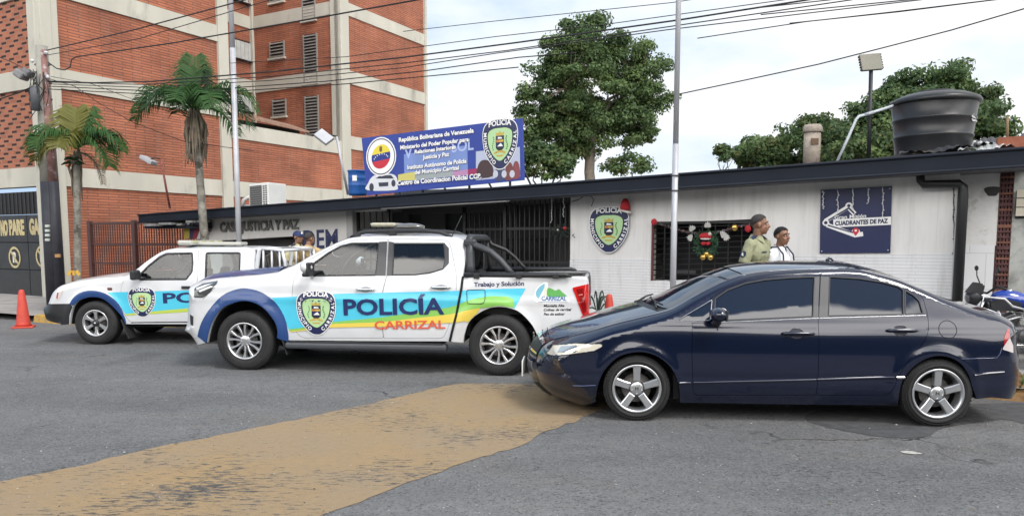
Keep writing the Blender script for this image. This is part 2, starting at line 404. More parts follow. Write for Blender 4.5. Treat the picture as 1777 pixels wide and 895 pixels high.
def densify(v, f, L):
    """split long triangle edges so decals can follow a curved panel"""
    v = list(v); f = [tuple(t) for t in f]
    for _ in range(4):
        nf = []; mid = {}; ch = False
        def md(a, b):
            k = (min(a, b), max(a, b))
            if k not in mid: mid[k] = len(v); v.append(((v[a][0]+v[b][0])/2, (v[a][1]+v[b][1])/2))
            return mid[k]
        long_ = set()
        for t in f:
            for i in range(3):
                a, b = t[i], t[(i+1) % 3]
                if math.dist(v[a], v[b]) > L: long_.add((min(a, b), max(a, b)))
        if not long_: break
        for t in f:
            e = [(min(t[i], t[(i+1) % 3]), max(t[i], t[(i+1) % 3])) in long_ for i in range(3)]; n = sum(e)
            if n == 0: nf.append(t); continue
            if n == 3:
                a, b, c = t; x, y, z = md(a, b), md(b, c), md(c, a); nf += [(a, x, z), (x, b, y), (z, y, c), (x, y, z)]
            elif n == 1:
                i = e.index(True); a, b, c = t[i], t[(i+1) % 3], t[(i+2) % 3]; x = md(a, b); nf += [(a, x, c), (x, b, c)]
            else:
                i = e.index(False); a, b, c = t[i], t[(i+1) % 3], t[(i+2) % 3]; x, y = md(b, c), md(c, a); nf += [(a, b, x), (a, x, y), (y, x, c)]
        f = nf
    return v, f
# ================================================================ vehicle framework
def interp(x, xs, ys): return np.interp(x, xs, ys)
class Veh:
    """side sheet y=-W(x,z) + a top sheet swept along the edge profile P; local x runs nose to tail, near side is -y"""
    def __init__(s, name, label, cat, px1, px2, hw, base):
        a = gnd(*px1); b = gnd(*px2); s.rz = math.atan2(b.y-a.y, b.x-a.x); s.wb = (b-a).length
        c, q = math.cos(s.rz), math.sin(s.rz)
        s.ex = Vector((c, q, 0)); s.ey = Vector((-q, c, 0)); s.o = a+s.ey*hw; s.hw = hw; s.base = base
        s.root = thing(name, label, cat, (s.o.x, s.o.y, 0), rz=s.rz, local=True); s.P = None; s.arch = []
    def loc(s, u, v, y):
        d = ray(u, v); k = ((s.o-CAMP).dot(s.ey)+y)/d.dot(s.ey); p = CAMP+d*k-s.o
        return p.dot(s.ex), p.z
    def on(s, u, v, off=0.):                      # pixel -> (x,z) on the side surface
        y = -s.hw
        for _ in range(6):
            x, z = s.loc(u, v, y); y = -(float(s.W(np.array([x]), np.array([z]))[0])+off)
        return x, z
    def onb(s, u, v, ry):
        y = -s.hw
        for _ in range(6):
            x, z = s.loc(u, v, y); y = -(float(s.base(np.array([x]), np.array([z]))[0])-ry)
        return x, z
    def pts(s, L, off=0.): return [s.on(u, v, off) for u, v in L]
    def set_profile(s, ctrl, sub=6):
        """ctrl: (u,v,rd,ry)"""
        raw = [(*s.onb(u, v, ry), rd, ry) for u, v, rd, ry in ctrl]; s.ctrl = raw
        P = [np.array(p, float) for p in raw]; n = len(P); o = []; s.ci = []
        for i in range(n-1):
            a, b, c, d = P[max(i-1, 0)], P[i], P[i+1], P[min(i+2, n-1)]; s.ci.append(len(o))
            L = np.hypot(*(c-b)[:2]); k = max(2, min(30, int(L/.022)+1))
            # centripetal-ish: limit tangents so that corners stay corners
            t1 = (c-a); t2 = (d-b)
            m1 = t1/max(1e-6, np.hypot(*t1[:2]))*L; m2 = t2/max(1e-6, np.hypot(*t2[:2]))*L
            for j in range(k):
                t = j/k; h = (2*t**3-3*t*t+1)*b+(t**3-2*t*t+t)*m1*.9+(-2*t**3+3*t*t)*c+(t**3-t*t)*m2*.9
                h[2:] = b[2:]*(1-t)+c[2:]*t; o.append(h)
        s.ci.append(len(o)); o.append(P[-1]); s.P = np.array(o)
        d = np.hypot(*np.diff(s.P[:, :2], axis=0).T); s.S = np.concatenate([[0], np.cumsum(d)])
    def W(s, x, z):
        x = np.asarray(x, float); z = np.asarray(z, float); w = s.base(x, z)
        if s.P is None: return w
        d, i, t = segdist(s.P[:, :2], x, z, False)
        rd = s.P[i, 2]*(1-t)+s.P[i+1, 2]*t; ry = s.P[i, 3]*(1-t)+s.P[i+1, 3]*t
        q = np.clip(1-d/rd, 0, 1)
        return w-ry*(1-np.sqrt(np.clip(1-q*q, 0, 1)))
    def nrm(s, x, z, side):
        e = .004; wx = (s.W(x+e, z)-s.W(x-e, z))/(2*e); wz = (s.W(x, z+e)-s.W(x, z-e))/(2*e)
        wx = np.clip(wx, -3, 3); wz = np.clip(wz, -2.2, 2.2); n = np.stack([-wx, np.full_like(wx, side), -wz], -1)
        return n/np.linalg.norm(n, axis=-1, keepdims=True)
    def surf(s, x, z, off=0., side=-1):
        x = np.asarray(x, float); z = np.asarray(z, float); n = s.nrm(x, z, side); w = s.W(x, z)
        return np.stack([x, side*w, z], -1)+n*off, n
    def fn(s, side=-1, off=.0):
        """2D frame for lettering on the side"""
        def f(x, y, d):
            p, n = s.surf([x], [y], off+d, side); return tuple(p[0])
        return f
    def patch(s, mb, poly, m, holes=(), off=0., side=-1, grid=.042, rim=0., rows=True):
        xs = [p[0] for p in poly]; zs = [p[1] for p in poly]
        gx = np.arange(min(xs)+grid*.5, max(xs), grid); gz = np.arange(min(zs)+grid*.5, max(zs), grid)
        X, Z = np.meshgrid(gx, gz); X = X.ravel(); Z = Z.ravel()
        if rows and s.P is not None:
            T = np.gradient(s.P[:, :2], axis=0); T /= np.linalg.norm(T, axis=1, keepdims=True)+1e-9; nn = np.stack([T[:, 1], -T[:, 0]], 1)
            ex, ez = [], []
            for a in (.2, .4, .6, .8, 1.0, 1.2, 1.4):
                k = s.P[:, 2:3]*(1-math.cos(min(a, 1.57))); q = s.P[:, :2]+nn*k; d, _, _ = segdist(s.P[:, :2], q[:, 0], q[:, 1], False)
                g = d > k[:, 0]*.85; ex.append(q[g, 0]); ez.append(q[g, 1])
            ex = np.concatenate(ex); ez = np.concatenate(ez); dd, _, _ = segdist(s.P[:, :2], X, Z, False); near = dd > .05
            X = np.concatenate([X[near], ex]); Z = np.concatenate([Z[near], ez])
        k = inside(poly, X, Z); d, _, _ = segdist(poly, X, Z)
        k &= d > min(.004, grid*.25)
        for h in holes:
            k &= ~inside(h, X, Z); dh, _, _ = segdist(h, X, Z); k &= dh > .008
        # densify the outline
        def dens(l):
            o = []
            for a, b in zip(l, l[1:]+l[:1]):
                q = max(1, int(math.dist(a, b)/grid)); o += [(a[0]+(b[0]-a[0])*j/q, a[1]+(b[1]-a[1])*j/q) for j in range(q)]
            return o
        po = dens(list(poly)); ho = [dens(list(h)) for h in holes]
        V, fs = tri2d(po, ho, list(zip(X[k], Z[k])))
        V = np.array(V); p, n = s.surf(V[:, 0], V[:, 1], off, side)
        fs = [tuple(reversed(f)) for f in fs] if side > 0 else fs
        mb.add(p, fs, m, True, n)
        if rim:
            for l in [po]+ho:
                A = np.array(l); p, n = s.surf(A[:, 0], A[:, 1], off, side); q, _ = s.surf(A[:, 0], A[:, 1], off-rim, side); c = len(l)
                mb.add(list(p)+list(q), [(i, i+c, (i+1) % c+c, (i+1) % c) for i in range(c)], m)
    def ribbon(s, mb, line, wdt, m, off=.002, side=-1, h=0., closed=False):
        """raised strip following a line of the side"""
        L = list(line); o = []
        for a, b in zip(L, L[1:]+(L[:1] if closed else [])):
            q = max(1, int(math.dist(a, b)/.04)); o += [(a[0]+(b[0]-a[0])*j/q, a[1]+(b[1]-a[1])*j/q) for j in range(q)]
        if not closed: o.append(L[-1])
        A = np.array(o); T = np.gradient(A, axis=0)
        if closed: T = np.roll(A, -1, 0)-np.roll(A, 1, 0)
        T /= np.linalg.norm(T, axis=1, keepdims=True)+1e-9; nn = np.stack([-T[:, 1], T[:, 0]], 1); n_ = len(A); V = []; NV = []
        for e, ho in ((-.5, 0), (-.3, h), (.3, h), (.5, 0)):
            q = A+nn*wdt*e; p, n = s.surf(q[:, 0], q[:, 1], off+ho, side); V += list(p); NV += list(n)
        fs = []
        for r in range(3):
            for i in range(n_ if closed else n_-1):
                j = (i+1) % n_; fs.append((r*n_+i, r*n_+j, (r+1)*n_+j, (r+1)*n_+i))
        mb.add(V, fs, m, True, None if h else NV)
    # ------------------------------------------------ top sheet
    def Pat(s, t):
        t = np.clip(t, 0, s.S[-1]); return np.stack([np.interp(t, s.S, s.P[:, k]) for k in range(4)], -1)
    def sweep(s, mb, t0, t1, m, crown, bow=None, q0=-1., q1=1., nq=17, off=0., dt=.04, thick=0.):
        """piece of the top sheet between arc lengths t0..t1 and cross fractions q0..q1"""
        n = max(3, int(abs(t1-t0)/dt)+1); ts = np.linspace(t0, t1, n)
        # keep the profile's own points so that pieces meet the side exactly
        ts = np.unique(np.concatenate([ts, s.S[(s.S > t0) & (s.S < t1)]])); n = len(ts); qs = np.linspace(q0, q1, nq)
        if abs(q0+1) < 1e-6 and abs(q1-1) < 1e-6: qs = np.sin(qs*math.pi/2)
        def pos(t, q):
            b = bow(t) if bow else 0*t; tt = t-b*(1-q*q); p = s.Pat(tt); pe = s.Pat(tt)
            e = .01; tg = s.Pat(tt+e)[..., :2]-s.Pat(tt-e)[..., :2]; tg /= np.linalg.norm(tg, axis=-1, keepdims=True)+1e-9
            nx, nz = -tg[..., 1], tg[..., 0]
            ye = s.base(pe[..., 0], pe[..., 1])-pe[..., 3]; c = crown(tt)*(1-q*q)+off
            return np.stack([p[..., 0]+nx*c, ye*q, p[..., 1]+nz*c], -1)
        TT, QQ = np.meshgrid(ts, qs, indexing='ij'); p = pos(TT, QQ).reshape(-1, 3)
        fs = [(i*nq+j, i*nq+j+1, (i+1)*nq+j+1, (i+1)*nq+j) for i in range(n-1) for j in range(nq-1)]
        mb.add(p, fs, m, True)
        return pos
    def tt(s, i): return s.S[s.ci[i]]                 # arc length at control point i

def wheel(V, x, side, R_, wid, rim_r, spoke, name='wheel', zc=None, yc=None):
    """tyre + alloy rim; thing > wheel > tyre, rim"""
    zc = R_*.985 if zc is None else zc; out = side*(V.hw-.012 if yc is None else yc)
    wroot = bpy.data.objects.new(name, None); COL.objects.link(wroot); wroot.parent = V.root; wroot.location = (x, out, zc); wroot['local'] = 1; wroot.empty_display_size = .1
    ang = random.random()*6
    def place(mb, nm):
        ob = mb.build(nm, wroot, recalc=True)
        if side > 0: ob.rotation_euler = (0, 0, math.pi)
        return ob
    t = MB(); w2 = wid; sh = .018
    prof = [(rim_r, .03), (rim_r+.01, .004), (rim_r+.03, -.004), (rim_r+(R_-rim_r)*.55, -.010), (R_-.045, -.004), (R_-.018, .012), (R_-.004, .035), (R_, .06), (R_, w2-.05), (R_-.02, w2-.005), (rim_r+.03, w2), (rim_r, w2-.02)]
    t.lathe([(r, -h) for r, h in prof], rubber, axis='Y', n=56, closed=True)
    for k in range(60):                                # shoulder blocks
        a = 2*math.pi*k/60; c = Vector((math.cos(a), 0, math.sin(a))); b = Vector((-math.sin(a), 0, math.cos(a)))
        t.box(c*(R_-.010)+Vector((0, .045, 0)), (.012, .05, R_*.055), rubber, (c, Vector((0, 1, 0)), b))
    t.lathe([(rim_r+.055, .0095), (rim_r+.058, .0115), (rim_r+.061, .0095)], rubber, axis='Y', n=56, caps=False)
    place(t, 'tyre')
    r = MB()
    r.lathe([(rim_r+.006, 0.0), (rim_r+.004, .004), (rim_r-.012, .002), (rim_r-.022, -.03), (rim_r-.03, -.12), (rim_r-.03, -.16)], steel, axis='Y', n=56, caps=False)
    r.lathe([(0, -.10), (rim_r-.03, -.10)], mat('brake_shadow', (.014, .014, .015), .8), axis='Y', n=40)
    r.lathe([(0, -.075), (rim_r*.62, -.075), (rim_r*.62, -.09), (0, -.09)], mat('brake_disc', (.10, .095, .09), .5, metal=.6), axis='Y', n=32)
    spoke(r, rim_r)
    place(r, 'rim')
    return wroot
def spoke_prism(mb, poly, a, dep0, dep1, m, dish=0., bev=.007):
    """poly: (radial, tangential) outline; dished towards the hub, bevelled edge"""
    ca, sa = math.cos(a), math.sin(a)
    rm = max(p[0] for p in poly)
    def P3(r, t, d): return (r*ca-t*sa, -(d-dish*(1-r/rm)), r*sa+t*ca)
    ins = offset(poly, bev); base = poly if area2(poly) > 0 else poly[::-1]
    v, f = tri2d(ins); mb.add([P3(x, y, dep1) for x, y in v], f, m)
    n = len(base)
    mb.add([P3(*p, dep1) for p in ins]+[P3(*p, dep1-bev*.7) for p in base]+[P3(*p, dep0) for p in base], [(i, (i+1) % n, n+(i+1) % n, n+i) for i in range(n)]+[(n+i, n+(i+1) % n, 2*n+(i+1) % n, 2*n+i) for i in range(n)], m)
def hub(mb, r, n, lug_r, dep, m, mc):
    mb.lathe([(r, dep-.05), (r, dep-.006), (r-.008, dep), (0, dep+.001)], m, axis='Y', n=28)
    for k in range(n):
        a = 2*math.pi*(k+.5)/n+math.pi/2; c = (lug_r*math.cos(a), 0, lug_r*math.sin(a))
        mb.lathe([(.0125, dep-.03), (.0125, dep-.004), (0, dep-.002)], black_pl, c=c, axis='Y', n=10)
        mb.lathe([(.0075, dep-.004), (.0075, dep+.001), (0, dep+.003)], m, c=c, axis='Y', n=6)

def axle_parts(V, xs, z, width):
    m = MB()
    for x in xs: m.tube([(x, -width, z), (x, width, z)], .045, black_pl, 8)
    return m
def seats(V, x0, x1, zb, hw_, m, rows):
    """thing > interior_trim: dash, wheel, seats"""
    mb = MB()
    for rx in rows:
        for sy in (-1, 1):
            y = sy*hw_*.48
            mb.box((rx, y, zb-.28), (.50, .46, .16), m, bev=.05)
            a = R(18); ax = (Vector((math.cos(a), 0, -math.sin(a))), Vector((0, 1, 0)), Vector((math.sin(a), 0, math.cos(a))))
            mb.box((rx+.28, y, zb+.02), (.15, .46, .58), m, ax, bev=.05)
            mb.box((rx+.40, y, zb+.39), (.10, .25, .18), m, ax, bev=.04)
    return mb
well = mat('wheel_well', (.006, .006, .007), .9)
def wells(V, arches, ye=.84, yi=.45):
    for ar in arches:
        for sd in (-1, 1):
            A = np.array(ar); q = np.stack([A[:, 0], np.full(len(A), sd*ye), A[:, 1]], 1); q2 = q.copy(); q2[:, 1] = sd*yi; k = len(A); c = [A[:, 0].mean(), sd*yi, .4]; m = MB()
            m.add(list(q)+list(q2)+[c], [(i, i+1, k+i+1, k+i) for i in range(k-1)]+[(k+i, k+i+1, 2*k) for i in range(k-1)], well); m.build('wheel_well', V.root)
# ================================================================ frames of the place
FE = Vector((math.cos(R(28.5)), -math.sin(R(28.5)), 0)); FN = Vector((-math.sin(R(28.5)), -math.cos(R(28.5)), 0)); FO = Vector((1.65, 12.5, 0))
UP = Vector((0, 0, 1))
def fpx(u, v, off=0.):
    d = ray(u, v); k = (off-(CAMP-FO).dot(FN))/d.dot(FN); p = CAMP+d*k; return (p-FO).dot(FE), p.z
def FW(s, z, off=0.): return FO+FE*s+FN*off+UP*z
def fs(u, off=0.): return fpx(u, 400, off)[0]
BO = at(92, 330, 20.0); BO.z = 0; BV = Vector((math.sin(R(28.5)), math.cos(R(28.5)), 0)); BU = -FE; BN = Vector((BV.y, -BV.x, 0))
def bpx(u, v, off=0.):                            # long side wall of the brick block: (t, z)
    d = ray(u, v); k = (off-(CAMP-BO).dot(BN))/d.dot(BN); p = CAMP+d*k; return (p-BO).dot(BV), p.z
def BW(t, z, off=0.): return BO+BV*t+BN*off+UP*z

# ---------------------------------------------------------------- ground
def ground_mat(name, paint=False):
    m = bpy.data.materials.new(name); m.use_nodes = True; t = m.node_tree; b = t.nodes['Principled BSDF']; b.inputs['Roughness'].default_value = .88; b.inputs['Specular IOR Level'].default_value = .35
    L = t.links; c = t.nodes.new('ShaderNodeTexCoord'); O = c.outputs['Object']
    def nz(scale, det=5, rough=.55, vec=None, dist=0):
        n = t.nodes.new('ShaderNodeTexNoise'); n.inputs['Scale'].default_value = scale; n.inputs['Detail'].default_value = det; n.inputs['Roughness'].default_value = rough; n.inputs['Distortion'].default_value = dist; L.new(vec or O, n.inputs['Vector']); return n.outputs['Fac']
    def rng(x, a, b_, lo=0., hi=1.):
        n = t.nodes.new('ShaderNodeMapRange'); n.inputs[1].default_value = a; n.inputs[2].default_value = b_; n.inputs[3].default_value = lo; n.inputs[4].default_value = hi; L.new(x, n.inputs[0]); return n.outputs[0]
    def mix(f, a, b_):
        n = t.nodes.new('ShaderNodeMix'); n.data_type = 'RGBA'
        if isinstance(f, float): n.inputs[0].default_value = f
        else: L.new(f, n.inputs[0])
        for i, x in ((6, a), (7, b_)):
            if isinstance(x, tuple): n.inputs[i].default_value = (*x, 1)
            else: L.new(x, n.inputs[i])
        return n.outputs[2]
    mp = t.nodes.new('ShaderNodeMapping'); mp.inputs['Scale'].default_value = (.55, 1.6, 1); mp.inputs['Rotation'].default_value = (0, 0, R(24)); L.new(O, mp.inputs['Vector']); ST = mp.outputs[0]
    base = mix(rng(nz(.55, 6, .6, ST), .32, .68), (.118, .121, .127), (.205, .206, .208))
    base = mix(rng(nz(.33, 5, .6, ST, .5), .54, .72, 0, .55), base, (.165, .140, .110))
    base = mix(rng(nz(7, 6, .7), .35, .7, 0, .45), base, (.085, .085, .087))
    base = mix(rng(nz(.8, 4, .5), .60, .70, 0, .55), base, (.060, .060, .062))
    v = t.nodes.new('ShaderNodeTexVoronoi'); v.inputs['Scale'].default_value = 75; v.feature = 'F1'; L.new(O, v.inputs['Vector'])
    vr = t.nodes.new('ShaderNodeSeparateColor'); L.new(v.outputs['Color'], vr.inputs[0])
    agg = mix(rng(vr.outputs[0], .70, .98, 0, .5), base, (.25, .245, .235)); agg = mix(rng(vr.outputs[1], .72, .95, 0, .5), agg, (.028, .028, .03))
    v3 = t.nodes.new('ShaderNodeTexVoronoi'); v3.inputs['Scale'].default_value = 22; L.new(O, v3.inputs['Vector']); s3 = t.nodes.new('ShaderNodeSeparateColor'); L.new(v3.outputs['Color'], s3.inputs[0])
    k = t.nodes.new('ShaderNodeMath'); k.operation = 'MULTIPLY'; L.new(rng(s3.outputs[0], .955, .97), k.inputs[0]); L.new(rng(v3.outputs['Distance'], .16, .10), k.inputs[1]); agg = mix(k.outputs[0], agg, (.42, .41, .38))
    mp3 = t.nodes.new('ShaderNodeMapping'); mp3.inputs['Scale'].default_value = (9, 20, 1); L.new(O, mp3.inputs['Vector'])
    pk = t.nodes.new('ShaderNodeMath'); pk.operation = 'ADD'; L.new(nz(1.6, 5, .65, mp3.outputs[0]), pk.inputs[0]); L.new(rng(nz(.6, 3), .3, .7, -.10, .07), pk.inputs[1]); agg = mix(rng(pk.outputs[0], .58, .66, 0, .75), agg, (.045, .046, .048))
    # fine cracks
    w = t.nodes.new('ShaderNodeTexVoronoi'); w.feature = 'DISTANCE_TO_EDGE'; w.inputs['Scale'].default_value = .42
    wa = t.nodes.new('ShaderNodeVectorMath'); wa.operation = 'ADD'; wn = t.nodes.new('ShaderNodeTexNoise'); wn.inputs['Scale'].default_value = 2.2; wn.inputs['Detail'].default_value = 6; L.new(O, wn.inputs['Vector']); ws = t.nodes.new('ShaderNodeVectorMath'); ws.operation = 'SCALE'; ws.inputs['Scale'].default_value = .9; L.new(wn.outputs['Color'], ws.inputs[0]); L.new(O, wa.inputs[0]); L.new(ws.outputs[0], wa.inputs[1]); L.new(wa.outputs[0], w.inputs['Vector'])
    ck = t.nodes.new('ShaderNodeMath'); ck.operation = 'MULTIPLY'; L.new(rng(w.outputs['Distance'], .011, .003), ck.inputs[0]); L.new(rng(nz(.5, 3), .5, .62), ck.inputs[1]); col = mix(ck.outputs[0], agg, (.02, .02, .021))
    h = rng(nz(120, 4, .7), .2, .8)
    if paint:
        pc = mix(rng(nz(1.1, 6, .65), .35, .68), (.335, .235, .13), (.30, .23, .15)); pc = mix(rng(nz(.7, 4), .50, .68, 0, .75), pc, (.37, .245, .11)); pc = mix(rng(nz(16, 6, .7), .42, .72, 0, .5), pc, (.24, .185, .125))
        # wear: dark pits strung along the direction of travel, in patches
        mp2 = t.nodes.new('ShaderNodeMapping'); mp2.inputs['Scale'].default_value = (6, 22, 1); mp2.inputs['Rotation'].default_value = (0, 0, R(-8)); L.new(O, mp2.inputs['Vector'])
        wear = t.nodes.new('ShaderNodeMath'); wear.operation = 'ADD'; L.new(nz(1.5, 7, .72, mp2.outputs[0]), wear.inputs[0]); L.new(rng(nz(.75, 3, .5), .3, .7, -.13, .10), wear.inputs[1])
        pit = rng(wear.outputs[0], .545, .60); dk = mix(.55, agg, (.050, .040, .030)); col = mix(pit, pc, dk)
        L.new(col, b.inputs['Base Color'])
    else: L.new(col, b.inputs['Base Color'])
    bp = t.nodes.new('ShaderNodeBump'); bp.inputs['Strength'].default_value = .55; bp.inputs['Distance'].default_value = .012; ad = t.nodes.new('ShaderNodeMath'); ad.operation = 'ADD'; L.new(v.outputs['Distance'], ad.inputs[0]); L.new(h, ad.inputs[1]); L.new(ad.outputs[0], bp.inputs['Height']); L.new(bp.outputs[0], b.inputs['Normal'])
    return m
asph = ground_mat('worn_asphalt'); ypaint = ground_mat('worn_ochre_paint', True)
g = MB(); n = 24
g.quad((-220, -60, 0), (220, -60, 0), (220, 320, 0), (-220, 320, 0), asph); tag(g.build('road', origin=(0, 0, 0)), kind='structure')
# ochre painted band across the road, with a ragged edge
up_ = [(-60, 853), (0, 835.5), (152, 805), (253, 780), (405, 749), (557, 719), (684, 691), (770, 670), (800, 665.5), (900, 665.5), (960, 668), (1020, 678)]; lo_ = [(1070, 700), (1030, 715), (1001, 729), (940, 751), (900, 775), (790, 808), (699, 841), (562, 894), (400, 960), (200, 1040), (-60, 1100)]
rr = random.Random(3); dn = lambda L: [(a[0]+(b[0]-a[0])*j/7, a[1]+(b[1]-a[1])*j/7) for a, b in zip(L, L[1:]) for j in range(7)]+[L[-1]]
poly = [gnd(*p) for p in dn(up_)]+[gnd(*p) for p in dn(lo_)]
poly = [(p.x+rr.gauss(0, .008), p.y+rr.gauss(0, .014)) for p in poly]
g = MB(); v, f = tri2d(poly); g.add([(x, y, .004) for x, y in v], f, ypaint); tag(g.build('painted_road_band', origin=(0, 0, 0)), kind='structure')
# darker patched strip by the right wheel
g = MB(); v, f = tri2d(smooth_poly([(p.x, p.y) for p in (gnd(*q) for q in ((1400, 730), (1490, 752), (1560, 760), (1610, 757), (1640, 742), (1740, 728), (1790, 735), (1800, 700), (1600, 705), (1430, 712)))], True, 5)); g.add([(x, y, .004) for x, y in v], f, mat('patched_asphalt', (.068, .069, .073), .9, var=.35, vscale=9, bump=.5, bscale=90)); tag(g.build('asphalt_patch', origin=(0, 0, 0)), kind='structure')
g = MB(); v, f = tri2d(smooth_poly([(p.x, p.y) for p in (gnd(*q) for q in ((1562, 784), (1573, 782.5), (1586, 784), (1600, 787.5), (1587, 788.5), (1572, 787)))], True, 4)); g.add([(x, y, .006) for x, y in v], f, mat('white_spill', (.40, .39, .36), .85, var=.35, vscale=30)); tag(g.build('white_paint_spill', 'x' and None, (0, 0, 0)), kind='structure')
# pavement and kerb
kl = [(-40, 31.0), (-16.5, 18.6), (-11.5, 15.9), (-9.2, 14.75), (-5.5, 13.9), (-1.0, 12.0), (1.5, 10.95), (3.9, 9.35), (4.6, 8.2), (5.15, 7.75), (9, 6.2), (30, -2)]
walk = mat('pavement_concrete', (.28, .265, .25), .85, var=.2, vscale=2.5, bump=.3, bscale=40, stain=((.12, .115, .11), 1.6, .52, .2))
g = MB(); v, f = tri2d([(x, y) for x, y in kl]+[(60, -2), (60, 90), (-40, 90)]); g.add([(x, y, .13) for x, y in v], f, walk); tag(g.build('pavement', origin=(0, 0, 0)), kind='structure')
def kerb(pts, m, name, lab=None):
    g = MB(); P3 = [Vector((x, y, 0)) for x, y in pts]; n = len(P3); vs = []
    for i, p in enumerate(P3):
        d = (P3[min(i+1, n-1)]-P3[max(i-1, 0)]).normalized(); q = Vector((-d.y, d.x, 0))
        for o_, z in ((-.03, -.02), (0, .12), (.03, .15), (.16, .15), (.17, .0)): vs.append(p+q*o_+Vector((0, 0, z)))
    g.add(vs, [(i*5+j, i*5+j+1, (i+1)*5+j+1, (i+1)*5+j) for i in range(n-1) for j in range(4)], m); o = g.build(name, origin=(0, 0, 0)); tag(o, kind='structure')
def resamp(a, b, n): return [(a[0]+(b[0]-a[0])*i/n, a[1]+(b[1]-a[1])*i/n) for i in range(n+1)]
kerb(resamp((-9.8, 15.05), (-9.2, 14.75), 2)+resamp((-9.2, 14.75), (-5.5, 13.9), 4)[1:], mat('yellow_kerb_paint', (.40, .24, .05), .7, var=.3, vscale=9, bump=.5, bscale=30, stain=((.2, .17, .12), 6, .52, .15)), 'yellow_kerb')
kerb(kl[4:9]+[(4.75, 8.05)], mat('kerb_concrete', (.30, .28, .25), .85, var=.25, vscale=6, bump=.4, bscale=30), 'kerb')
dirt = mat('earth_kerb', (.20, .115, .05), .95, var=.5, vscale=7, bump=1., bscale=14, stain=((.07, .10, .03), 7, .60, .06))
g = MB(); rr = random.Random(5); row = [(4.75, 8.0), (5.15, 7.7), (5.6, 7.5), (6.2, 7.2), (7.5, 6.7), (9, 6.1)]; row = smooth_poly(row, False, 6); k = 8; vs = []
for x, y in row:
    for j in range(k): q = j/(k-1); vs.append((x+q*.35, y+q*.75, .02+.22*math.sin(math.pi*min(1, q*1.2))**.8*(1+rr.uniform(-.3, .3)) if 0 < j < k-1 else (.0 if j == 0 else .12)))
g.add(vs, [(i*k+j, i*k+j+1, (i+1)*k+j+1, (i+1)*k+j) for i in range(len(row)-1) for j in range(k-1)], dirt, True); tag(g.build('earth_verge', origin=(0, 0, 0)), kind='structure')
# unseen stand-in slope behind the viewer, added to darken reflections in the vehicle sides
g = MB(); nx_, ny_ = 80, 12; rr = random.Random(2); vs = []
for i in range(nx_+1):
    for j in range(ny_+1):
        x = -90+180*i/nx_; q = j/ny_; y = -19-15*q; vs.append((x, y, max(0, 13.0*math.sin(q*math.pi*.5)*(1+.3*math.sin(x*.13+1)+.2*math.sin(x*.41))+rr.uniform(-.4, .4)*(q > .05))))
g.add(vs, [(i*(ny_+1)+j, i*(ny_+1)+j+1, (i+1)*(ny_+1)+j+1, (i+1)*(ny_+1)+j) for i in range(nx_) for j in range(ny_)], mat('stand_in_green', (.045, .06, .025), .95, var=.5, vscale=.6), True); tag(g.build('stand_in_slope', origin=(0, 0, 0)), kind='structure')

# ================================================================ police station
plaster = mat('white_plaster', (.66, .65, .64), .75, var=.05, vscale=1.2, bump=.12, bscale=25, stain=((.52, .50, .48), 1.5, .58, .25))
def brick_mat(name, c1, c2, mortar, bw, bh, ms, bump=.5, var=.25, msm=.1, streak=None, coords='UV', grime=0.):
    m = bpy.data.materials.new(name); m.use_nodes = True; t = m.node_tree; b = t.nodes['Principled BSDF']; b.inputs['Roughness'].default_value = .85; L = t.links
    c = t.nodes.new('ShaderNodeTexCoord'); k = t.nodes.new('ShaderNodeTexBrick'); k.inputs['Color1'].default_value = (*c1, 1); k.inputs['Color2'].default_value = (*c2, 1); k.inputs['Mortar'].default_value = (*mortar, 1)
    k.inputs['Scale'].default_value = 1; k.inputs['Brick Width'].default_value = bw; k.inputs['Row Height'].default_value = bh; k.inputs['Mortar Size'].default_value = ms; k.inputs['Mortar Smooth'].default_value = msm; k.inputs['Bias'].default_value = -.1
    L.new(c.outputs[coords], k.inputs['Vector'])
    n = t.nodes.new('ShaderNodeTexNoise'); n.inputs['Scale'].default_value = .8; n.inputs['Detail'].default_value = 8; L.new(c.outputs[coords], n.inputs['Vector']); mr = t.nodes.new('ShaderNodeMapRange'); mr.inputs[1].default_value = .3; mr.inputs[2].default_value = .7; mr.inputs[3].default_value = 1-var; mr.inputs[4].default_value = 1+var; L.new(n.outputs['Fac'], mr.inputs[0])
    s = t.nodes.new('ShaderNodeVectorMath'); s.operation = 'SCALE'; L.new(k.outputs['Color'], s.inputs[0]); L.new(mr.outputs[0], s.inputs['Scale']); 
    outc = s.outputs[0]
    if grime:
        gm_ = t.nodes.new('ShaderNodeMapping'); gm_.inputs['Scale'].default_value = (5.5, .7, 1); L.new(c.outputs[coords], gm_.inputs['Vector']); gn = t.nodes.new('ShaderNodeTexNoise'); gn.inputs['Scale'].default_value = 1; gn.inputs['Detail'].default_value = 7; gn.inputs['Roughness'].default_value = .65; L.new(gm_.outputs[0], gn.inputs['Vector'])
        gr = t.nodes.new('ShaderNodeMapRange'); gr.inputs[1].default_value = .5; gr.inputs[2].default_value = .8; gr.inputs[3].default_value = 0; gr.inputs[4].default_value = grime; L.new(gn.outputs['Fac'], gr.inputs[0]); gx = t.nodes.new('ShaderNodeMix'); gx.data_type = 'RGBA'; L.new(gr.outputs[0], gx.inputs[0]); L.new(outc, gx.inputs[6]); gx.inputs[7].default_value = (.22, .205, .18, 1); outc = gx.outputs[2]
    L.new(outc, b.inputs['Base Color'])
    bp = t.nodes.new('ShaderNodeBump'); bp.inputs['Strength'].default_value = bump; bp.inputs['Distance'].default_value = .01; bp.invert = True; L.new(k.outputs['Fac'], bp.inputs['Height']); L.new(bp.outputs[0], b.inputs['Normal'])
    MATS[name] = m; return m
